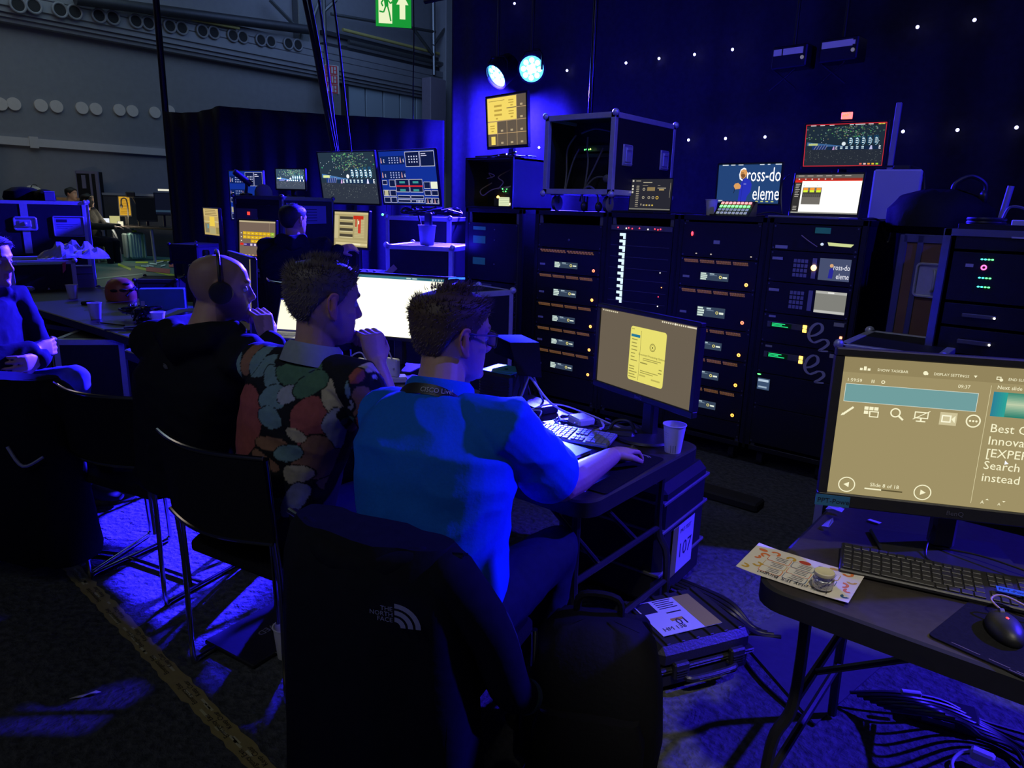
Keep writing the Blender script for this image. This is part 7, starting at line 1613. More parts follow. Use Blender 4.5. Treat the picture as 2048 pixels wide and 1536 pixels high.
def head_prof(z):
    H = HEADZ
    if z <= H[0][0]: return H[0][1:]
    for a, b in zip(H, H[1:]):
        if z <= b[0]:
            f = (z-a[0])/(b[0]-a[0]); return tuple(p+(q-p)*f for p, q in zip(a[1:], b[1:]))
    return H[-1][1:]
def head_pt(th, z, off=0):
    yf, yb, hw = head_prof(z); cy = (yf+yb)/2-.01; cx, sy_ = cos(th), sin(th)
    x = (hw+off)*(abs(cx)**.88)*(1 if cx > 0 else -1); y = cy+((yf-cy+off) if sy_ > 0 else (cy-yb+off))*(abs(sy_)**.88)*(1 if sy_ > 0 else -1)
    return Vector((x, y, z))
def add_head(mb, HM, sc=1.0, ear=True, nose=1.0):
    T0 = mb.T; mb.T = HM @ Matrix.Scale(sc, 4)
    mb.loft([[head_pt(2*pi*k/40, z) for k in range(40)] for z in [-.118+.232*i/34 for i in range(35)]])
    mb.limb([(0, .088, .02), (0, .094, .002), (0, .102, -.018), (0, .1075, -.031)], [.0075, .009, .0105*nose, .0125*nose], 12)
    for sx in (-1, 1):
        mb.sphere((sx*.0115, .097, -.036), (.009, .011, .008), 10, 8)
        mb.limb([(sx*.052, .068, .022), (sx*.032, .086, .027), (sx*.01, .093, .024)], [.008, .0095, .0085], 10)
        mb.limb([(sx*.052, .048, -.02), (sx*.04, .064, -.024)], [.013, .015], 10)
        if ear:
            mb.limb([(sx*.076, -.002, -.035), (sx*.081, -.006, -.01), (sx*.081, -.01, .016)], [.009, .0105, .01], 10)
            mb.tube(curve([(sx*.077, .006, .012), (sx*.083, .002, .028), (sx*.088, -.016, .03), (sx*.0915, -.027, .014), (sx*.089, -.025, -.008), (sx*.083, -.012, -.03), (sx*.079, -.001, -.04), (sx*.077, .006, -.036)], 4), .0042, 8)
            mb.sphere((sx*.08, .001, -.036), (.006, .008, .009), 8, 6)
    mb.limb([(-.02, .087, -.056), (0, .0955, -.053), (.02, .087, -.056)], [.0045, .0062, .0045], 10); mb.limb([(-.017, .086, -.066), (0, .094, -.0665), (.017, .086, -.066)], [.005, .0068, .005], 10)
    mb.sphere((0, .081, -.1), (.021, .018, .017), 12, 8)
    mb.T = T0
def hand(mb, W, d, palm, side, curls=(15, 20, 12), sc=1.0, thumb_in=.4, spread=6):
    """W wrist, d forearm->fingers, palm = direction the palm faces, side: +1 when the thumb lies toward cross(d, palm)"""
    d = Vector(d).normalized(); N = Vector(palm); N = (N-d*N.dot(d)).normalized(); S = d.cross(N)*side
    W = Vector(W); k = sc
    rings = []
    for t, hw, th in ((-.012, .026, .019), (.012, .031, .018), (.045, .041, .0165), (.078, .043, .0145), (.09, .041, .012)):
        rings.append([W+d*t*k+S*(hw*k*cos(a))+N*(th*k*sin(a)) for a in [2*pi*i/18 for i in range(18)]])
    mb.loft(rings)
    for off, ln, sp in ((.031, .94, 1), (.0105, 1.04, .3), (-.0105, .97, -.4), (-.0305, .78, -1.2)):
        p = W+d*.084*k+S*off*k; ax = S; dirv = (d+S*math.tan(radians(spread*sp))).normalized(); pts = [p-dirv*.01*k, p]; ang = 0
        for L_, c_ in zip((.045, .028, .023), curls):
            ang += radians(c_); v = dirv*cos(ang)+N*sin(ang); p = p+v*L_*ln*k; pts.append(p)
        mb.limb(pts, [.0098*k, .0098*k, .0092*k, .0084*k, .0072*k], 10)
    b = W+d*.022*k+S*.028*k; v0 = (d*.62+S*.72+N*thumb_in).normalized(); v1 = (d*.86+S*.2+N*(thumb_in+.15)).normalized()
    mb.limb([b-v0*.012*k, b+v0*.03*k, b+v0*.03*k+v1*.03*k, b+v0*.03*k+v1*.055*k], [.0155*k, .0125*k, .0108*k, .0085*k], 10)
def frame_from(fwd, tilt=0):
    f = Vector(fwd).normalized(); x = f.cross(Vector((0, 0, 1))).normalized(); u = x.cross(f)
    m = Matrix((x, f, u)).transposed()
    return m @ Matrix.Rotation(radians(tilt), 3, 'Y')
def torso_rings(P, grow=0.0, top=True):
    """list of ring specs: centre, lateral, half width, half depth, forward"""
    out = []
    hl, sl = Vector(P['hip_lat']).normalized(), Vector(P['sh_lat']).normalized(); b = P.get('bulk', 1.0)
    pe, ch, nk = Vector(P['pelvis']), Vector(P['chest']), Vector(P['neck'])
    base = [(-.10, .14, .11), (-.03, .175, .13), (.18, .172, .128), (.42, .166, .128), (.66, .178, .128), (.85, .188, .122), (1.0, .19, .115)]
    for t, a, d_ in base:
        c0 = pe.lerp(ch, t) if t >= 0 else pe+(pe-ch).normalized()*(-t)*(ch-pe).length
        c0 = c0-Vector((0, 0, 0)) ; lat = hl.lerp(sl, max(0, min(1, t))).normalized(); out.append((c0, lat, a*b+grow, d_*b*P.get('depth', 1)+grow))
    for t, a, d_ in ((.35, .186, .1), (.62, .15, .085), (.82, .1, .072), (1.0, .066, .064)):
        if not top and t > .9: continue
        out.append((ch.lerp(nk, t), sl, a*(b if t < .5 else 1)+grow, d_+grow))
    return out
def ring_pts_of(spec, axis, n=30):
    c0, lat, a, d_ = spec; f = axis.cross(lat).normalized() if abs(axis.normalized().dot(lat)) < .95 else lat.orthogonal(); l2 = lat
    return [c0+l2*(a*(abs(cos(t))**.85)*(1 if cos(t) > 0 else -1))+f*(d_*(abs(sin(t))**.85)*(1 if sin(t) > 0 else -1)) for t in [2*pi*i/n for i in range(n)]]
def add_torso(mb, P, grow=0, top=True):
    S = torso_rings(P, grow, top); rings = []
    for i, s in enumerate(S):
        ax = S[min(i+1, len(S)-1)][0]-S[max(i-1, 0)][0]; rings.append(ring_pts_of(s, ax.normalized()))
    mb.loft(rings)
def lerp_pts(a, b, t): return Vector(a).lerp(Vector(b), t)
def person(label, P, skin, hairc=None, voxel=.0045, group='people at the desks'):
    root = thing('person', label, 'person', (P['pelvis'][0], P['pelvis'][1], 0), 0, group); V = {k: Vector(v) for k, v in P.items() if isinstance(v, tuple) and len(v) == 3}
    HM = Matrix.Translation(V['head']) @ frame_from(P['face'], P.get('tilt', 0)).to_4x4(); hs = P.get('hs', 1.0); HI = HM.inverted()
    mb = MB(); add_head(mb, HM, hs, nose=P.get('nose', 1)); add_torso(mb, P, -.02)
    nb = V['neck']; nt = HM @ Vector((0, -.02, -.05)); nr = P.get('neck_r', .055)
    mb.limb([nb-(nt-nb)*.45, nb, nb.lerp(nt, .5), nt], [nr*1.25, nr*1.08, nr, nr], 20)
    b = P.get('arm', 1.0)
    for s in 'LR':
        if 'sh'+s not in V: continue
        sh, el, wr = V['sh'+s], V['el'+s], V['wr'+s]
        mb.limb([sh, lerp_pts(sh, el, .35), lerp_pts(sh, el, .75), el, lerp_pts(el, wr, .25), lerp_pts(el, wr, .65), wr], [.038*b, .048*b, .043*b, .041*b, .043*b, .034*b, .0265*b], 16)
        if 'hand'+s in P: hand(mb, wr, *P['hand'+s])
        if 'kn'+s in V:
            hp = V['hip'+s]; mb.limb([hp, lerp_pts(hp, V['kn'+s], .5), V['kn'+s]], [.075, .066, .052], 14); mb.limb([V['kn'+s], lerp_pts(V['kn'+s], V['an'+s], .35), V['an'+s]], [.05, .046, .034], 14)
    eyes = [HM @ (Vector((sx*.033, .083, .002))*hs) for sx in (-1, 1)]
    def ease(p):
        q = HI @ p
        if q.y > .03*hs:
            for sx in (-1, 1):
                e = (q.x-sx*.033*hs)**2+(q.z-.003*hs)**2; q = q-Vector((0, .0085*hs*math.exp(-e/(.013*hs)**2), 0)) if e < .0025 else q
        return HM @ q
    sk = Vector(skin); stub = P.get('stubble', 0); shav = P.get('shaved', 0)
    def colfn(p):
        q = (HI @ p)/hs; col = sk.copy()
        if -.2 < q.z < .14 and abs(q.x) < .11 and abs(q.y) < .14:
            if abs(q.x) > .078 and q.z > -.05 and q.y < .02: col = Vector((col.x*1.08, col.y*.78, col.z*.75))
            if stub and q.z < -.03 and q.y > -.02:
                m_ = min(1, (-.03-q.z)/.03)*stub
                if abs(q.x) < .03 and q.z > -.045: m_ *= .3
                col = col.lerp(Vector((.1, .07, .055)), m_*.7)
            if abs(q.x) < .024 and -.075 < q.z < -.048 and q.y > .08: col = Vector((col.x*.85, col.y*.6, col.z*.6))
            if shav:
                az = abs(math.degrees(atan2(q.x, q.y))); lim = .075 if az < 40 else (.07-.09*(az-40)/40 if az < 80 else (-.02-.04*min(1, (az-80)/60)))
                if q.z > lim: col = col.lerp(Vector((.16, .11, .09)), min(1, (q.z-lim)/.02)*shav)
            for sx in (-1, 1):
                if abs(q.z-.026) < .0045 and .012 < sx*q.x < .052 and q.y > .05: col = col.lerp(Vector((.07, .045, .03)), .8)
        return col
    m = mat('skin', (1, 1, 1), .5, attr=True, noise_scale=55, var=.08, bump=.06, spec=.35)
    remeshed(mb, 'body', m, root, voxel, 3, colfn=colfn, ease=ease)
    for sx, e in zip((-1, 1), eyes):
        T = Matrix.Translation(e-root.location) @ HM.to_3x3().to_4x4() @ Matrix.Scale(hs, 4)
        mb = MB(T); mb.col = (.62, .6, .58); mb.sphere((0, -.0075, 0), .0118, 14, 10); mb.col = (.05, .04, .035); mb.sphere((0, -.0012, 0), (.0056, .0062, .0056), 10, 8); mb.build('eye', mat('eyeball', (1, 1, 1), .15, attr=True), root)
    return root, HM, hs
def hairline(th):
    az = abs((math.degrees(th)-90+180) % 360-180)      # 0 front .. 180 back
    for a, b, x, y in ((0, 30, .07, .068), (30, 62, .068, .028), (62, 78, .028, -.012), (78, 92, -.012, .012), (92, 112, .012, -.02), (112, 140, -.02, -.06), (140, 181, -.06, -.07)):
        if a <= az < b: return x+(y-x)*(az-a)/(b-a)
    return -.07
def add_hair(root, HM, hs, col, top=.016, side=.007, strands=2200, ln=(.012, .024), spike=.5, quiff=0, line=0, name='hair', seed=3, fade=None):
    rnd = random.Random(seed); T = Matrix.Translation(-root.location) @ HM @ Matrix.Scale(hs, 4); mb = MB(T)
    def off(th, z):
        e = z-hairline(th)-line; k = max(0, min(1, e/.022)); k = k*k*(3-2*k); w_ = max(0, min(1, (z-.03)/.06)); az = abs((math.degrees(th)-90+180) % 360-180)
        return -.006+k*(.006+side+(top-side)*w_+quiff*max(0, 1-az/60)*w_)
    nz = 40; nt = 64; rings = []
    for i in range(nz+1):
        z = -.085+.199*i/nz
        rings.append([head_pt(2*pi*k/nt, z, off(2*pi*k/nt, z)+.0016*noise.noise(Vector((k*.9, i*.7, seed)))) for k in range(nt)])
    top_ring = []
    for k in range(nt):
        o_ = off(2*pi*k/nt, .114); p = head_pt(2*pi*k/nt, .114, 0)*.55; p.z = .114+o_*.9; top_ring.append(p)
    rings.append(top_ring); mb.col = tuple(q*.75 for q in col); mb.loft(rings)
    for i in range(strands):
        th = rnd.uniform(0, 2*pi); z = .116-.2*rnd.random()**1.25
        if z < hairline(th)+line+.004: continue
        z = min(z, .1135); o_ = off(th, z); p = head_pt(th, z, o_-.002)
        if z > .1: p = p*rnd.uniform(.3, 1) if False else Vector((p.x*rnd.uniform(.2, 1), p.y*rnd.uniform(.2, 1), p.z+o_*.6))
        nrm = Vector((p.x*1.2, (p.y+.01)*.9, max(0, p.z)*1.6)).normalized(); w_ = max(0, min(1, (z-.04)/.05))
        g = (Vector((0, .35, -.25))*(w_)+Vector((0, -.5, -.8))*(1-w_))
        d = (nrm*(spike*(.25+w_))+g*.5+Vector((rnd.uniform(-.3, .3), rnd.uniform(-.3, .3), rnd.uniform(-.2, .3)))).normalized()
        L_ = rnd.uniform(*ln)*(.45+.55*w_); s_ = d.orthogonal().normalized()*.0011; b2 = d.cross(s_).normalized()*.0011
        k = rnd.uniform(.6, 1.25); mb.col = tuple(q*k for q in col); tip = p+d*L_+Vector((0, 0, -.15*L_))
        mb.add([p+s_, p-s_*.5+b2, p-s_*.5-b2, tip], [(0, 1, 3), (1, 2, 3), (2, 0, 3)], False)
    return mb.build(name, mat('hair_strands', (1, 1, 1), .55, attr=True, noise_scale=200, var=.2), root)
def shirt(root, P, m, name='shirt', sleeve=.55, grow=.006, r0=.062, r1=.06, voxel=.006, wrinkle=.004, wscale=8, collar=True, bottom=None, colfn=None, hood=False, smooth=4):
    V = {k: Vector(v) for k, v in P.items() if isinstance(v, tuple) and len(v) == 3}; mb = MB(); add_torso(mb, P, grow, top=False); b = P.get('arm', 1.0)
    for s in 'LR':
        if 'sh'+s not in V: continue
        sh, el, wr = V['sh'+s], V['el'+s], V['wr'+s]
        nk = V['neck'].lerp(V['chest'], .3)
        if sleeve <= 1: e = lerp_pts(sh, el, sleeve); mb.limb([nk.lerp(sh, .5), sh, lerp_pts(sh, e, .5), e], [.06, r0*b*1.08, r0*b, r1*b], 18)
        else:
            f = sleeve-1; e = lerp_pts(el, wr, f); mb.limb([nk.lerp(sh, .5), sh, lerp_pts(sh, el, .5), el, lerp_pts(el, e, .5), e], [.062, r0*b*1.12, r0*b*1.02, r0*b*.95, r0*b*.8, r1*b*.72], 18)
    if hood:
        u = (V['neck']-V['chest']).normalized(); f = u.cross(Vector(P['sh_lat'])).normalized(); f = f if f.dot(Vector(P['face'])) > 0 else -f; l = Vector(P['sh_lat']).normalized(); nk = V['neck']
        mb.limb([nk+l*.1+f*.03+u*.01, nk+l*.085-f*.07+u*.0, nk-f*.105-u*.03, nk-l*.085-f*.07+u*.0, nk-l*.1+f*.03+u*.01], [.035, .05, .062, .05, .035], 14)
    ob = remeshed(mb, name, m, root, voxel, smooth, wrinkle, wscale, colfn=colfn)
    return ob
def trousers(root, P, m, name='trousers', voxel=.009, r=(.098, .086, .07, .062, .05)):
    V = {k: Vector(v) for k, v in P.items() if isinstance(v, tuple) and len(v) == 3}; mb = MB(); S = torso_rings(P, .004)[:3]
    rings = [ring_pts_of(s, (S[1][0]-S[0][0]).normalized()) for s in S]; rings = [[p*1 for p in rr_] for rr_ in rings]; mb.loft(rings)
    for s in 'LR':
        if 'kn'+s not in V: continue
        hp, kn, an = V['hip'+s], V['kn'+s], V['an'+s]; mb.limb([hp, lerp_pts(hp, kn, .5), kn], [r[0], r[1], r[2]], 18); mb.limb([kn, lerp_pts(kn, an, .4), an], [r[2]*.98, r[3], r[4]], 18)
    return remeshed(mb, name, m, root, voxel, 3, .005, 7)
def shoes(root, P, m=None):
    for s in 'LR':
        if 'an'+s not in P or 'toe'+s not in P: continue
        a, t = Vector(P['an'+s]), Vector(P['toe'+s]); d = (t-a); d.z = 0; L_ = d.length; d.normalize(); x = d.cross(Vector((0, 0, 1))); rings = []
        for u, hw, h0, h1 in ((-.07, .028, .004, .05), (-.03, .036, 0, .1), (.03, .038, 0, .085), (.1, .045, 0, .06), (.16, .042, .002, .042), (.19, .025, .008, .03)):
            c0 = Vector((a.x, a.y, 0))+d*u; rings.append([c0+x*hw*cos(q)+Vector((0, 0, max(0, a.z-.1)+(h0+h1)/2+(h1-h0)/2*sin(q))) for q in [2*pi*i/16 for i in range(16)]])
        rings = [[p-Vector(root.location) for p in r_] for r_ in rings]; MB().loft(rings).build('shoe', m or RUBBER, root)
JEANS = mat('dark_jeans', (.016, .02, .04), .9, spec=.06, noise_scale=60, var=.25, bump=.1)
SK1 = (.5, .3, .22)
def rel(root, pts): return [Vector(p)-Vector(root.location) for p in pts]

# ---- man in the blue shirt, nearest
P3 = dict(pelvis=(-1.2, 1.17, .55), hip_lat=(.97, .24, 0), chest=(-1.225, 1.2, .94), sh_lat=(.95, .3, 0), neck=(-1.275, 1.265, 1.085), head=(-1.3, 1.335, 1.212), face=(.3, .95, -.06), hs=1.03, bulk=1.06, depth=1.1, arm=1.08,
    shR=(-1.055, 1.265, 1.03), elR=(-1.06, 1.535, .795), wrR=(-1.1, 1.855, .79), handR=((-.12, 1, -.06), (.1, 0, -1), -1, (14, 34, 26), 1.02, .25, 9), shL=(-1.385, 1.18, 1.01), elL=(-1.4, 1.45, .82), wrL=(-1.31, 1.68, .785), handL=((.35, .9, -.05), (0, 0, -1), 1, (18, 25, 15), 1.0, .3),
    hipR=(-1.09, 1.2, .53), knR=(-1.12, 1.60, .56), anR=(-1.14, 1.52, .1), toeR=(-1.1, 1.75, .03), hipL=(-1.3, 1.2, .53), knL=(-1.42, 1.6, .56), anL=(-1.46, 1.6, .1), toeL=(-1.47, 1.8, .03), stubble=0, neck_r=.06)
man3, HM3, hs3 = person('man in a blue shirt with glasses and a black lanyard, nearest, seen from behind', P3, SK1, voxel=.0038)
add_hair(man3, HM3, hs3, (.12, .078, .05), .02, .007, 3600, (.012, .026), .7, .012, seed=5)
BLUES = mat('blue_polo_cloth', (.008, .13, .6), .8, noise_scale=120, var=.12, bump=.08, spec=.2)
shirt(man3, P3, BLUES, 'shirt', .72, .012, .071, .078, .006, .0045, 6)
nk = Vector(P3['neck']); u = (HM3.translation-nk).normalized(); u = Vector((-.08, .22, 1)).normalized(); l = Vector((.95, .3, 0)); l = (l-u*l.dot(u)).normalized(); f = u.cross(l)
def around(a, rad, h, base=nk, ux=l, uf=f, uu=u, ell=.94): return base+ux*(rad*cos(a))+uf*(rad*ell*sin(a))+uu*h
def collar(root, m, rad=.074, h0=-.028, h1=.022, gap=.5, drop=.03, base=nk, ux=l, uf=f, uu=u):
    mb = MB(); vs = []; n = 34
    for i in range(n+1):
        a = pi/2+gap+(2*pi-2*gap)*i/n; k = .5+.5*sin(a)
        for rr_, hh in ((rad+.004, h1-.01*k), (rad+.017, h1-.012-.012*k), (rad+.03, h0-drop*k), (rad+.02, h0-drop*k-.002), (rad+.006, h0+.006)): vs.append(around(a, rr_, hh, base, ux, uf, uu))
    fs = [(i*5+k, i*5+5+k, i*5+5+(k+1) % 5, i*5+(k+1) % 5) for i in range(n) for k in range(5)]
    mb.add(rel(root, vs), fs, True); return mb.build('collar', m, root)
collar(man3, BLUES, .072, -.03, .03)
mb = MB(); vs = []; n = 36
for i in range(n+1):
    a = pi+.02+(pi-.04)*i/n; k = abs(cos(a))**3
    for rr_, hh in ((.094+.012*k, .014-.045*k), (.105+.012*k, -.012-.05*k), (.107+.012*k, -.012-.05*k), (.096+.012*k, .014-.045*k)): vs.append(around(a, rr_, hh))
fs = [(i*4+k, i*4+4+k, i*4+4+(k+1) % 4, i*4+(k+1) % 4) for i in range(n) for k in range(4)]
for sx in (0, 1): 
    pass
lan = MB(); lan.add(rel(man3, vs), fs, True); lany = lan.build('lanyard', BLACKP, man3)
mb = MB(); off = Vector(man3.location)
def lpt(x, y, s0): a = s0+x/.108; return around(a, .1085-y*.35, -.006+y)-off
mb.text('CISCO Live!', .017, lambda x, y: lpt(x, y, radians(268))); mb.build('lanyard_lettering', LABW, lany)
G = mat('dark_glasses_frame', (.03, .03, .035), .3, .3, noise_scale=30, var=.1)
T = Matrix.Translation(-man3.location) @ HM3 @ Matrix.Scale(hs3, 4)
gl = MB(T)
for sx in (-1, 1):
    gl.tube([(sx*.034+x, .104-abs(x+sx*.034)*.12, -.002+z) for x, z in rrect(-.026, -.02, .026, .019, .009)], .0024, 6, closed=True); gl.tube(curve([(sx*.062, .098, .01), (sx*.074, .085, .012), (sx*.081, .03, .016), (sx*.083, -.005, .02), (sx*.082, -.02, .004)], 5), .0027, 6)
gl.tube([(-.009, .106, .004), (0, .109, .007), (.009, .106, .004)], .0022, 6); glo = gl.build('glasses', G, man3)
gl = MB(T)
for sx in (-1, 1): gl.prism([(sx*.034+x, .103-abs(x+sx*.034)*.12, -.002+z) for x, z in rrect(-.025, -.019, .025, .018, .009)], (0, .001, 0))
gl.build('lens', mat('clear_lens', (.9, .95, 1), .05, alpha=.95), glo)
trousers(man3, P3, JEANS); shoes(man3, P3)
mb = MB(); p = [around(a, .20, -.6) for a in (0, 1)]; 

# ---- man in the patterned shirt
P2 = dict(pelvis=(-1.95, 1.2, .55), hip_lat=(.99, .1, 0), chest=(-1.8, 1.2, .96), sh_lat=(.98, .2, -.05), neck=(-1.75, 1.215, 1.12), head=(-1.735, 1.245, 1.265), face=(.22, .96, -.1), hs=1.04, stubble=.35,
    shR=(-1.585, 1.235, 1.055), elR=(-1.53, 1.37, .81), wrR=(-1.64, 1.36, 1.08), handR=((-.28, .02, .96), (-.75, .1, -.3), -1, (62, 70, 40), 1.0, .4, 4), shL=(-1.955, 1.165, 1.06), elL=(-1.99, 1.38, .82), wrL=(-1.86, 1.62, .785), handL=((.7, .7, 0), (0, 0, -1), 1, (18, 25, 15)),
    hipR=(-1.85, 1.22, .53), knR=(-1.78, 1.62, .56), anR=(-1.8, 1.6, .1), toeR=(-1.78, 1.8, .03), hipL=(-2.05, 1.22, .53), knL=(-2.1, 1.62, .56), anL=(-2.12, 1.6, .1), toeL=(-2.12, 1.8, .03))
man2, HM2, hs2 = person('man in a dark shirt patterned with radishes and leaves, hand at his chin', P2, SK1)
add_hair(man2, HM2, hs2, (.14, .115, .1), .017, .005, 3600, (.01, .028), 1.0, .004, seed=8)
def veg_shirt():
    m = bpy.data.materials.new('vegetable_print_cloth'); m.use_nodes = True; nt = m.node_tree; N = nt.nodes; L = nt.links; p = N['Principled BSDF']; p.inputs['Roughness'].default_value = .85; p.inputs['Specular IOR Level'].default_value = .2
    a = N.new('ShaderNodeAttribute'); a.attribute_name = 'Col'; n = N.new('ShaderNodeTexNoise'); n.inputs['Scale'].default_value = 70; t = N.new('ShaderNodeTexCoord'); L.new(t.outputs['Object'], n.inputs['Vector'])
    mr = N.new('ShaderNodeMapRange'); mr.inputs['To Min'].default_value = .8; mr.inputs['To Max'].default_value = 1.2; L.new(n.outputs['Fac'], mr.inputs['Value']); mx = N.new('ShaderNodeVectorMath'); mx.operation = 'MULTIPLY'; L.new(a.outputs['Color'], mx.inputs[0]); L.new(mr.outputs[0], mx.inputs[1]); L.new(mx.outputs[0], p.inputs['Base Color']); return m
RED_, TEAL, GRN, CREAM, OCH, PALE, DK, BRN = (.36, .1, .09), (.17, .3, .32), (.09, .2, .12), (.55, .5, .32), (.5, .33, .12), (.36, .4, .46), (.012, .014, .018), (.3, .16, .1)
# motifs in picture-independent shirt coordinates: u across the back (m, + to his right), v up (m)
BACKC = Vector((-1.86, 1.1, .8)); BL_ = Vector((.98, .2, 0)).normalized()
MOT = [(-.075, .10, .105, .125, RED_, 0), (.185, .13, .06, .1, RED_, 12), (.20, .02, .055, .085, BRN, -8), (-.04, .275, .06, .03, TEAL, 28), (-.13, .29, .03, .06, BRN, 15), (-.085, .30, .022, .06, TEAL, -5), (-.165, .25, .02, .05, TEAL, 35), (.02, .25, .06, .032, TEAL, -25), (.05, .2, .075, .04, TEAL, 10), (.1, .28, .085, .045, GRN, -12), (.045, .14, .055, .035, TEAL, -10), (.1, .215, .04, .028, PALE, 40), (.065, .06, .065, .022, BRN, 6), (.05, .0, .06, .025, BRN, -18),
       (.145, .1, .04, .022, CREAM, -28), (.13, .04, .04, .03, TEAL, 10), (.15, -.03, .04, .032, CREAM, 30), (.0, -.05, .045, .02, OCH, -40), (-.045, -.07, .05, .018, OCH, -65), (.03, -.03, .03, .02, CREAM, -30), (-.14, -.1, .07, .045, PALE, 0), (-.13, -.045, .018, .06, PALE, 5), (-.17, -.04, .03, .035, OCH, 50), (.22, .22, .025, .06, CREAM, 20), (.24, .1, .02, .09, PALE, 8), (.16, .25, .05, .03, GRN, 30), (.07, -.16, .06, .04, GRN, 60), (.13, -.12, .03, .07, PALE, -20), (-.2, .14, .03, .06, TEAL, 0), (.2, -.1, .03, .05, OCH, 10), (.02, .32, .05, .03, DK, 0), (-.05, -.18, .05, .03, BRN, 10)]
def vegcol(p):
    d = p-BACKC; u_ = d.x*BL_.x+d.y*BL_.y-.16*(p.z-.8)+.02*noise.noise(p*9); v_ = p.z-.80+.014*noise.noise(p*11+Vector((5, 0, 0))); base = Vector(DK)
    A_, B_ = Vector(P2['shR']), Vector(P2['elR']); tt = max(0, min(1, (p-A_).dot(B_-A_)/(B_-A_).length_squared)); ax = A_+(B_-A_)*tt
    if (p-ax).length < .1 and (tt > .12 or p.x > A_.x+.035):
        q_ = p*11.5+Vector((noise.noise(p*8), noise.noise(p*8+Vector((3, 1, 0))), 0)); ds, ps = noise.voronoi(q_)
        if ds[1]-ds[0] < .07 or ds[0] > .62: return Vector(DK)
        h_ = abs(noise.noise(ps[0]*3.7+Vector((.5, .2, .9)))); return Vector((RED_, CREAM, BRN, TEAL, OCH, PALE, GRN)[int(h_*29) % 7])
    side = 1 if d.dot(Vector((-BL_.y, BL_.x, 0))) < .08 else 0
    if not side: u_ += .31; v_ += .07
    for cu_, cv, a, b, col, rot in MOT:
        r_ = radians(rot); x = (u_-cu_)*cos(r_)+(v_-cv)*sin(r_); y = -(u_-cu_)*sin(r_)+(v_-cv)*cos(r_); e = (x/a)**2+(y/b)**2
        if e < 1: base = Vector(col) if e < .86 else Vector((.01, .01, .012))
    return base
VEG = veg_shirt(); shirt(man2, P2, VEG, 'shirt', .8, .012, .068, .074, .0048, .003, 7, colfn=vegcol)
nk2 = Vector(P2['neck']); u2 = Vector((.02, .16, 1)).normalized(); l2 = Vector((.98, .2, -.05)); l2 = (l2-u2*l2.dot(u2)).normalized(); f2 = u2.cross(l2)
collar(man2, mat('pale_collar_cloth', (.24, .3, .34), .85, noise_scale=60, var=.15), .068, -.03, .03, .55, .02, nk2, l2, f2, u2)
trousers(man2, P2, JEANS); shoes(man2, P2)

# ---- man in the black hoodie with a headset
P1 = dict(pelvis=(-2.52, 1.18, .55), hip_lat=(.97, .2, 0), chest=(-2.37, 1.16, .95), sh_lat=(.95, .3, -.03), neck=(-2.31, 1.175, 1.11), head=(-2.3, 1.235, 1.255), face=(.42, .9, -.05), hs=.96, stubble=.75, shaved=.55, bulk=1.08, arm=1.05,
    shR=(-2.15, 1.205, 1.05), elR=(-2.13, 1.41, .81), wrR=(-2.21, 1.345, 1.075), handR=((-.2, -.02, .97), (-.8, -.1, -.25), -1, (55, 75, 50), .98, .45, 4), shL=(-2.55, 1.11, 1.05), elL=(-2.66, 1.4, .82), wrL=(-2.4, 1.58, .78), handL=((.7, .6, 0), (0, 0, -1), 1, (18, 25, 15)),
    hipR=(-2.42, 1.2, .53), knR=(-2.35, 1.62, .56), anR=(-2.38, 1.6, .1), toeR=(-2.36, 1.8, .03), hipL=(-2.62, 1.2, .53), knL=(-2.66, 1.62, .56), anL=(-2.68, 1.6, .1), toeL=(-2.68, 1.8, .03))
man1, HM1, hs1 = person('shaven-headed man in a black hoodie with a headset, hand at his mouth', P1, (.52, .33, .25))
HOOD = mat('black_hoodie_cloth', (.014, .015, .018), .9, noise_scale=50, var=.25, bump=.1, spec=.04)
shirt(man1, P1, HOOD, 'hoodie', 1.93, .022, .072, .066, .0075, .006, 6, hood=True)
def headset(root, HM, hs, mic=True):
    T = Matrix.Translation(-root.location) @ HM @ Matrix.Scale(hs, 4)
    mb = MB(T); mb.tube(curve([(-.088, -.005, -.01), (-.09, -.008, .05), (-.06, -.01, .112), (0, -.01, .129), (.06, -.01, .112), (.09, -.008, .05), (.088, -.005, -.01)], 6), .0062, 8); hb = mb.build('headset_band', BLACKM, root)
    for sx in (-1, 1):
        mb = MB(T @ Matrix.Translation((sx*.09, -.004, -.008)) @ Matrix.Rotation(radians(90), 4, 'Y')); mb.lathe([(.02, -.016), (.036, -.014), (.04, 0), (.036, .014), (.02, .017)], n=24); mb.build('ear_cup', BLACKP, hb)
    if mic:
        mb = MB(T); mb.tube(curve([(.092, .01, -.03), (.085, .06, -.06), (.05, .1, -.07)], 5), .0028, 6); mb.sphere((.048, .102, -.07), .008, 8, 6); mb.build('boom_microphone', BLACKP, root)
headset(man1, HM1, hs1, False)
mb = MB(); off1 = Vector(man1.location)
pp = Vector(P1['neck'])-Vector((.02, .14, .11)); 
mb.T = Matrix.Translation(pp-off1) @ Matrix.Rotation(radians(17), 4, 'Z')
for k in range(3): mb.tube([((.006+.005*k)*cos(t), 0, (.006+.005*k)*sin(t)) for t in [radians(90*i/6) for i in range(7)]], .0015, 5)
mb.build('emblem', mat('dim_thread', (.16, .17, .2), .8, noise_scale=90, var=.1), man1)
trousers(man1, P1, mat('black_trousers', (.014, .014, .018), .9, spec=.05, noise_scale=60, var=.2)); shoes(man1, P1)

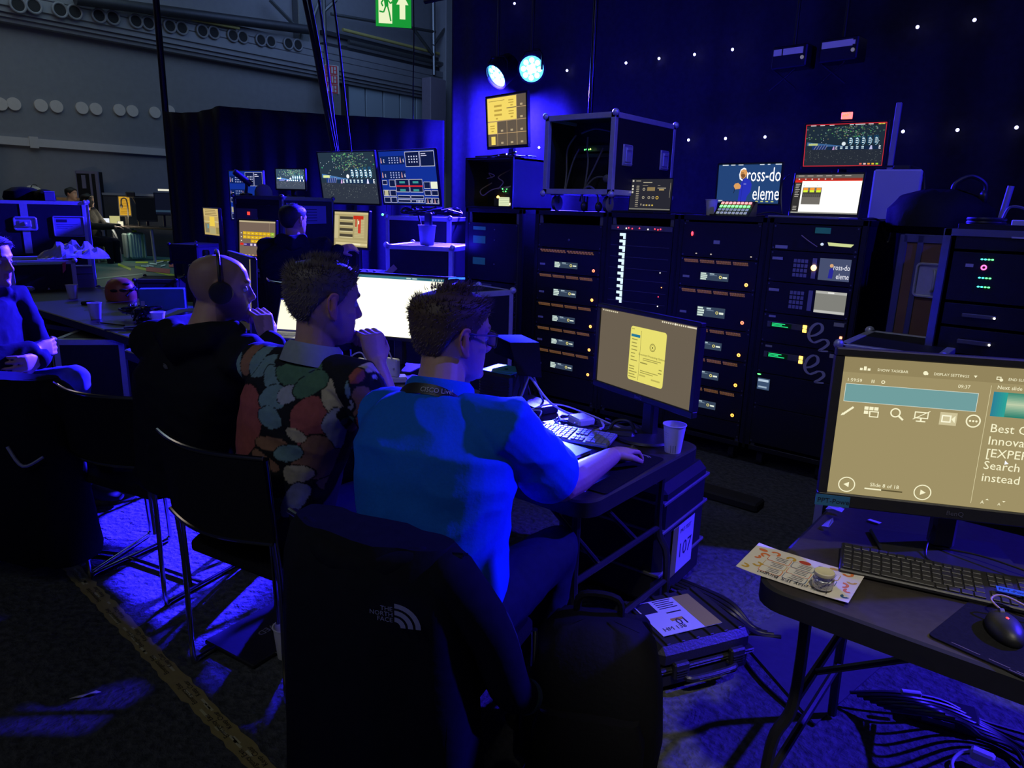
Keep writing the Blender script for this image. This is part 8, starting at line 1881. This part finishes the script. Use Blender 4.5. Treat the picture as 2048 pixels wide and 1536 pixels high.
# ---- operator at the lighting console, seen from behind
h4 = atd(588, 441, 5.55); cr_ = Vector((ROT[0][0], ROT[1][0], 0)).normalized(); cf_ = Vector((-.632, .774, 0)).normalized()
def W4(r_, f_, z): return tuple(Vector((h4.x, h4.y, 0))+cr_*r_+cf_*f_+Vector((0, 0, z)))
zh = h4.z
wr4 = atd(676, 500, 5.58)
P4 = dict(pelvis=W4(.0, -.02, zh-.72), hip_lat=tuple(cr_), chest=W4(.02, -.05, zh-.3), sh_lat=tuple(cr_*.97+cf_*.2), neck=W4(.0, -.04, zh-.155), head=tuple(h4), face=tuple(cf_*.9+cr_*.5), hs=1.05, bulk=1.2, arm=1.1,
    shR=W4(.2, .0, zh-.2), elR=W4(.33, .12, zh-.42), wrR=tuple(wr4), handR=(tuple(cr_*.9+cf_*.3+Vector((0, 0, .25))), tuple(cf_*.6-Vector((0, 0, .7))), -1, (20, 30, 20), 1.0, .3), shL=W4(-.19, -.05, zh-.21), elL=W4(-.25, .12, zh-.47), wrL=W4(-.1, .2, zh-.38), handL=(tuple(cf_), (0, 0, -1), 1, (15, 20, 15)),
    hipR=W4(.1, .0, zh-.74), knR=W4(.14, .3, zh-.78), anR=W4(.14, .18, .3), toeR=W4(.16, .3, .25), hipL=W4(-.1, .0, zh-.74), knL=W4(-.14, .3, zh-.78), anL=W4(-.14, .18, .3), toeL=W4(-.16, .3, .25))
man4, HM4, hs4 = person('operator in a dark hooded jacket reaching to the lighting screen, seen from behind', P4, SK1, voxel=.007)
add_hair(man4, HM4, hs4, (.02, .017, .015), .014, .009, 900, (.01, .018), .4, seed=4)
shirt(man4, P4, mat('dark_blue_jacket', (.014, .017, .026), .9, spec=.05, noise_scale=40, var=.25, bump=.1), 'jacket', 1.92, .03, .078, .07, .009, .009, 6, hood=True)
trousers(man4, P4, JEANS, voxel=.012); shoes(man4, P4)
st4 = thing('stool', 'dark tall stool under the operator in the hooded jacket', 'stool', (P4['pelvis'][0], P4['pelvis'][1], 0)); zs_ = P4['pelvis'][2]-.13; MB().lathe([(.17, zs_-.05), (.185, zs_-.04), (.185, zs_-.01), (.17, zs_)]).build('seat', BLACKP, st4)
for k in range(4): a = pi/4+k*pi/2; MB().tube([(.1*cos(a), .1*sin(a), zs_-.05), (.2*cos(a), .2*sin(a), .01)], .014, 7).build('leg', BLACKM, st4)

# ---- man at the left picture edge
hL = atd(-24, 520, 3.25); fl2 = Vector((.80, .60, 0)).normalized(); rl2 = Vector((fl2.y, -fl2.x, 0))
def WL(r_, f_, z): return tuple(Vector((hL.x, hL.y, 0))+rl2*r_+fl2*f_+Vector((0, 0, z)))
zl2 = hL.z
PL_ = dict(pelvis=WL(0, -.12, .6), hip_lat=tuple(rl2), chest=WL(0, -.1, zl2-.3), sh_lat=tuple(rl2), neck=WL(0, -.06, zl2-.15), head=tuple(hL), face=tuple(fl2+Vector((0, 0, -.08))), hs=1.0, bulk=1.05, nose=1.05,
    shR=WL(.19, -.06, zl2-.2), elR=WL(.2, .03, zl2-.45), wrR=WL(-.02, .15, zl2-.42), handR=(tuple(-rl2+fl2*.2), tuple(-fl2), -1, (20, 30, 20)), shL=WL(-.19, -.06, zl2-.2), elL=WL(-.2, .03, zl2-.46), wrL=WL(.0, .17, zl2-.46), handL=(tuple(rl2), tuple(-fl2), 1, (20, 30, 20)),
    hipR=WL(.1, -.08, .58), knR=WL(.14, .22, .62), anR=WL(.14, .2, .12), toeR=WL(.16, .5, .03), hipL=WL(-.1, -.08, .58), knL=WL(-.14, .24, .66), anL=WL(-.14, .22, .12), toeL=WL(-.15, .6, .03))
manL, HML, hsL = person('man with a headset in a dark hooded top, cut by the left picture edge', PL_, SK1, voxel=.006)
add_hair(manL, HML, hsL, (.06, .04, .03), .022, .014, 1500, (.015, .03), .4, .006, seed=9)
headset(manL, HML, hsL, False)
shirt(manL, PL_, mat('dark_violet_hoodie', (.012, .012, .018), .9, spec=.04, noise_scale=50, var=.25, bump=.1), 'hoodie', 1.9, .024, .072, .066, .008, .007, 6, hood=True)
trousers(manL, PL_, mat('worn_blue_jeans', (.08, .09, .16), .9, spec=.06, noise_scale=22, var=.5, bump=.1), voxel=.01); shoes(manL, PL_)
stL = thing('stool', 'dark stool under the man cut by the left picture edge', 'stool', (PL_['pelvis'][0], PL_['pelvis'][1], 0)); MB().lathe([(.16, .42), (.175, .43), (.175, .46), (.16, .47)]).build('seat', BLACKP, stL); MB().cyl((0, 0, .01), (0, 0, .42), .03).build('column', BLACKM, stL); MB().lathe([(.2, 0), (.2, .012), (.05, .03)]).build('foot', BLACKM, stL)

# ---- technicians in the far hall
def far_person(label, hx, hy, dist, fwd, hairc, cloth, reach=.5, cap=None):
    h = atd(hx, hy, dist); f_ = Vector(fwd).normalized(); r_ = Vector((f_.y, -f_.x, 0)); k = dist*28/F/.235/1.0; k = 1.25
    def Q(a, b, z): return tuple(Vector((h.x, h.y, h.z))+(r_*a+f_*b+Vector((0, 0, z)))*k)
    P = dict(pelvis=Q(0, -.08, -.7), hip_lat=tuple(r_), chest=Q(0, -.06, -.3), sh_lat=tuple(r_), neck=Q(0, -.05, -.15), head=tuple(h), face=tuple(f_), hs=k, bulk=k*1.02, arm=k, shR=Q(.19, -.05, -.2), elR=Q(.22, .12, -.45), wrR=Q(.1, reach, -.43), handR=(tuple(f_), (0, 0, -1), -1, (15, 20, 15), k), shL=Q(-.19, -.05, -.2), elL=Q(-.22, .12, -.45), wrL=Q(-.1, reach, -.43), handL=(tuple(f_), (0, 0, -1), 1, (15, 20, 15), k),
        hipR=Q(.1, -.05, -.72), knR=Q(.12, .36, -.72), anR=Q(.12, .36, -1.1), hipL=Q(-.1, -.05, -.72), knL=Q(-.12, .36, -.72), anL=Q(-.12, .36, -1.1), neck_r=.06*k)
    pr, HM, hs = person(label, P, (.5, .33, .26), voxel=.018, group='technicians in the far hall')
    if cap: 
        T = Matrix.Translation(-pr.location) @ HM @ Matrix.Scale(hs, 4); mb = MB(T); mb.loft([[head_pt(2*pi*i/28, z, .02) for i in range(28)] for z in [.02+.09*j/8 for j in range(9)]]); mb.build('white_hat', cap, pr); headset(pr, HM, hs*1.1, False)
    else: add_hair(pr, HM, hs, hairc, .02, .012, 200, (.01, .02), .3, seed=2)
    shirt(pr, P, cloth, 'top', 1.9, .03*k, .075*1, .068, .022, .008, 5); trousers(pr, P, JEANS, voxel=.025, r=tuple(q*k for q in (.1, .09, .075, .065, .055))); return pr
DKC = mat('dark_grey_top', (.03, .033, .035), .9, noise_scale=20, var=.2)
fd_ = Vector((.75, .62, -.05))
far_person('far seated technician in dark clothes at the bright tablet, nearest the far table', 176, 401, 16.3, fd_, (.02, .018, .016), DKC)
far_person('far technician with dark hair and a headset, behind the seated one', 143, 388, 17.2, fd_, (.02, .018, .016), DKC)
far_person('far technician in a pale hat with headphones, left of the other two', 68, 385, 16.0, Vector((.7, .55, -.25)), (.5, .5, .5), DKC, .3, mat('pale_hat', (.6, .58, .5), .9, noise_scale=12, var=.2))
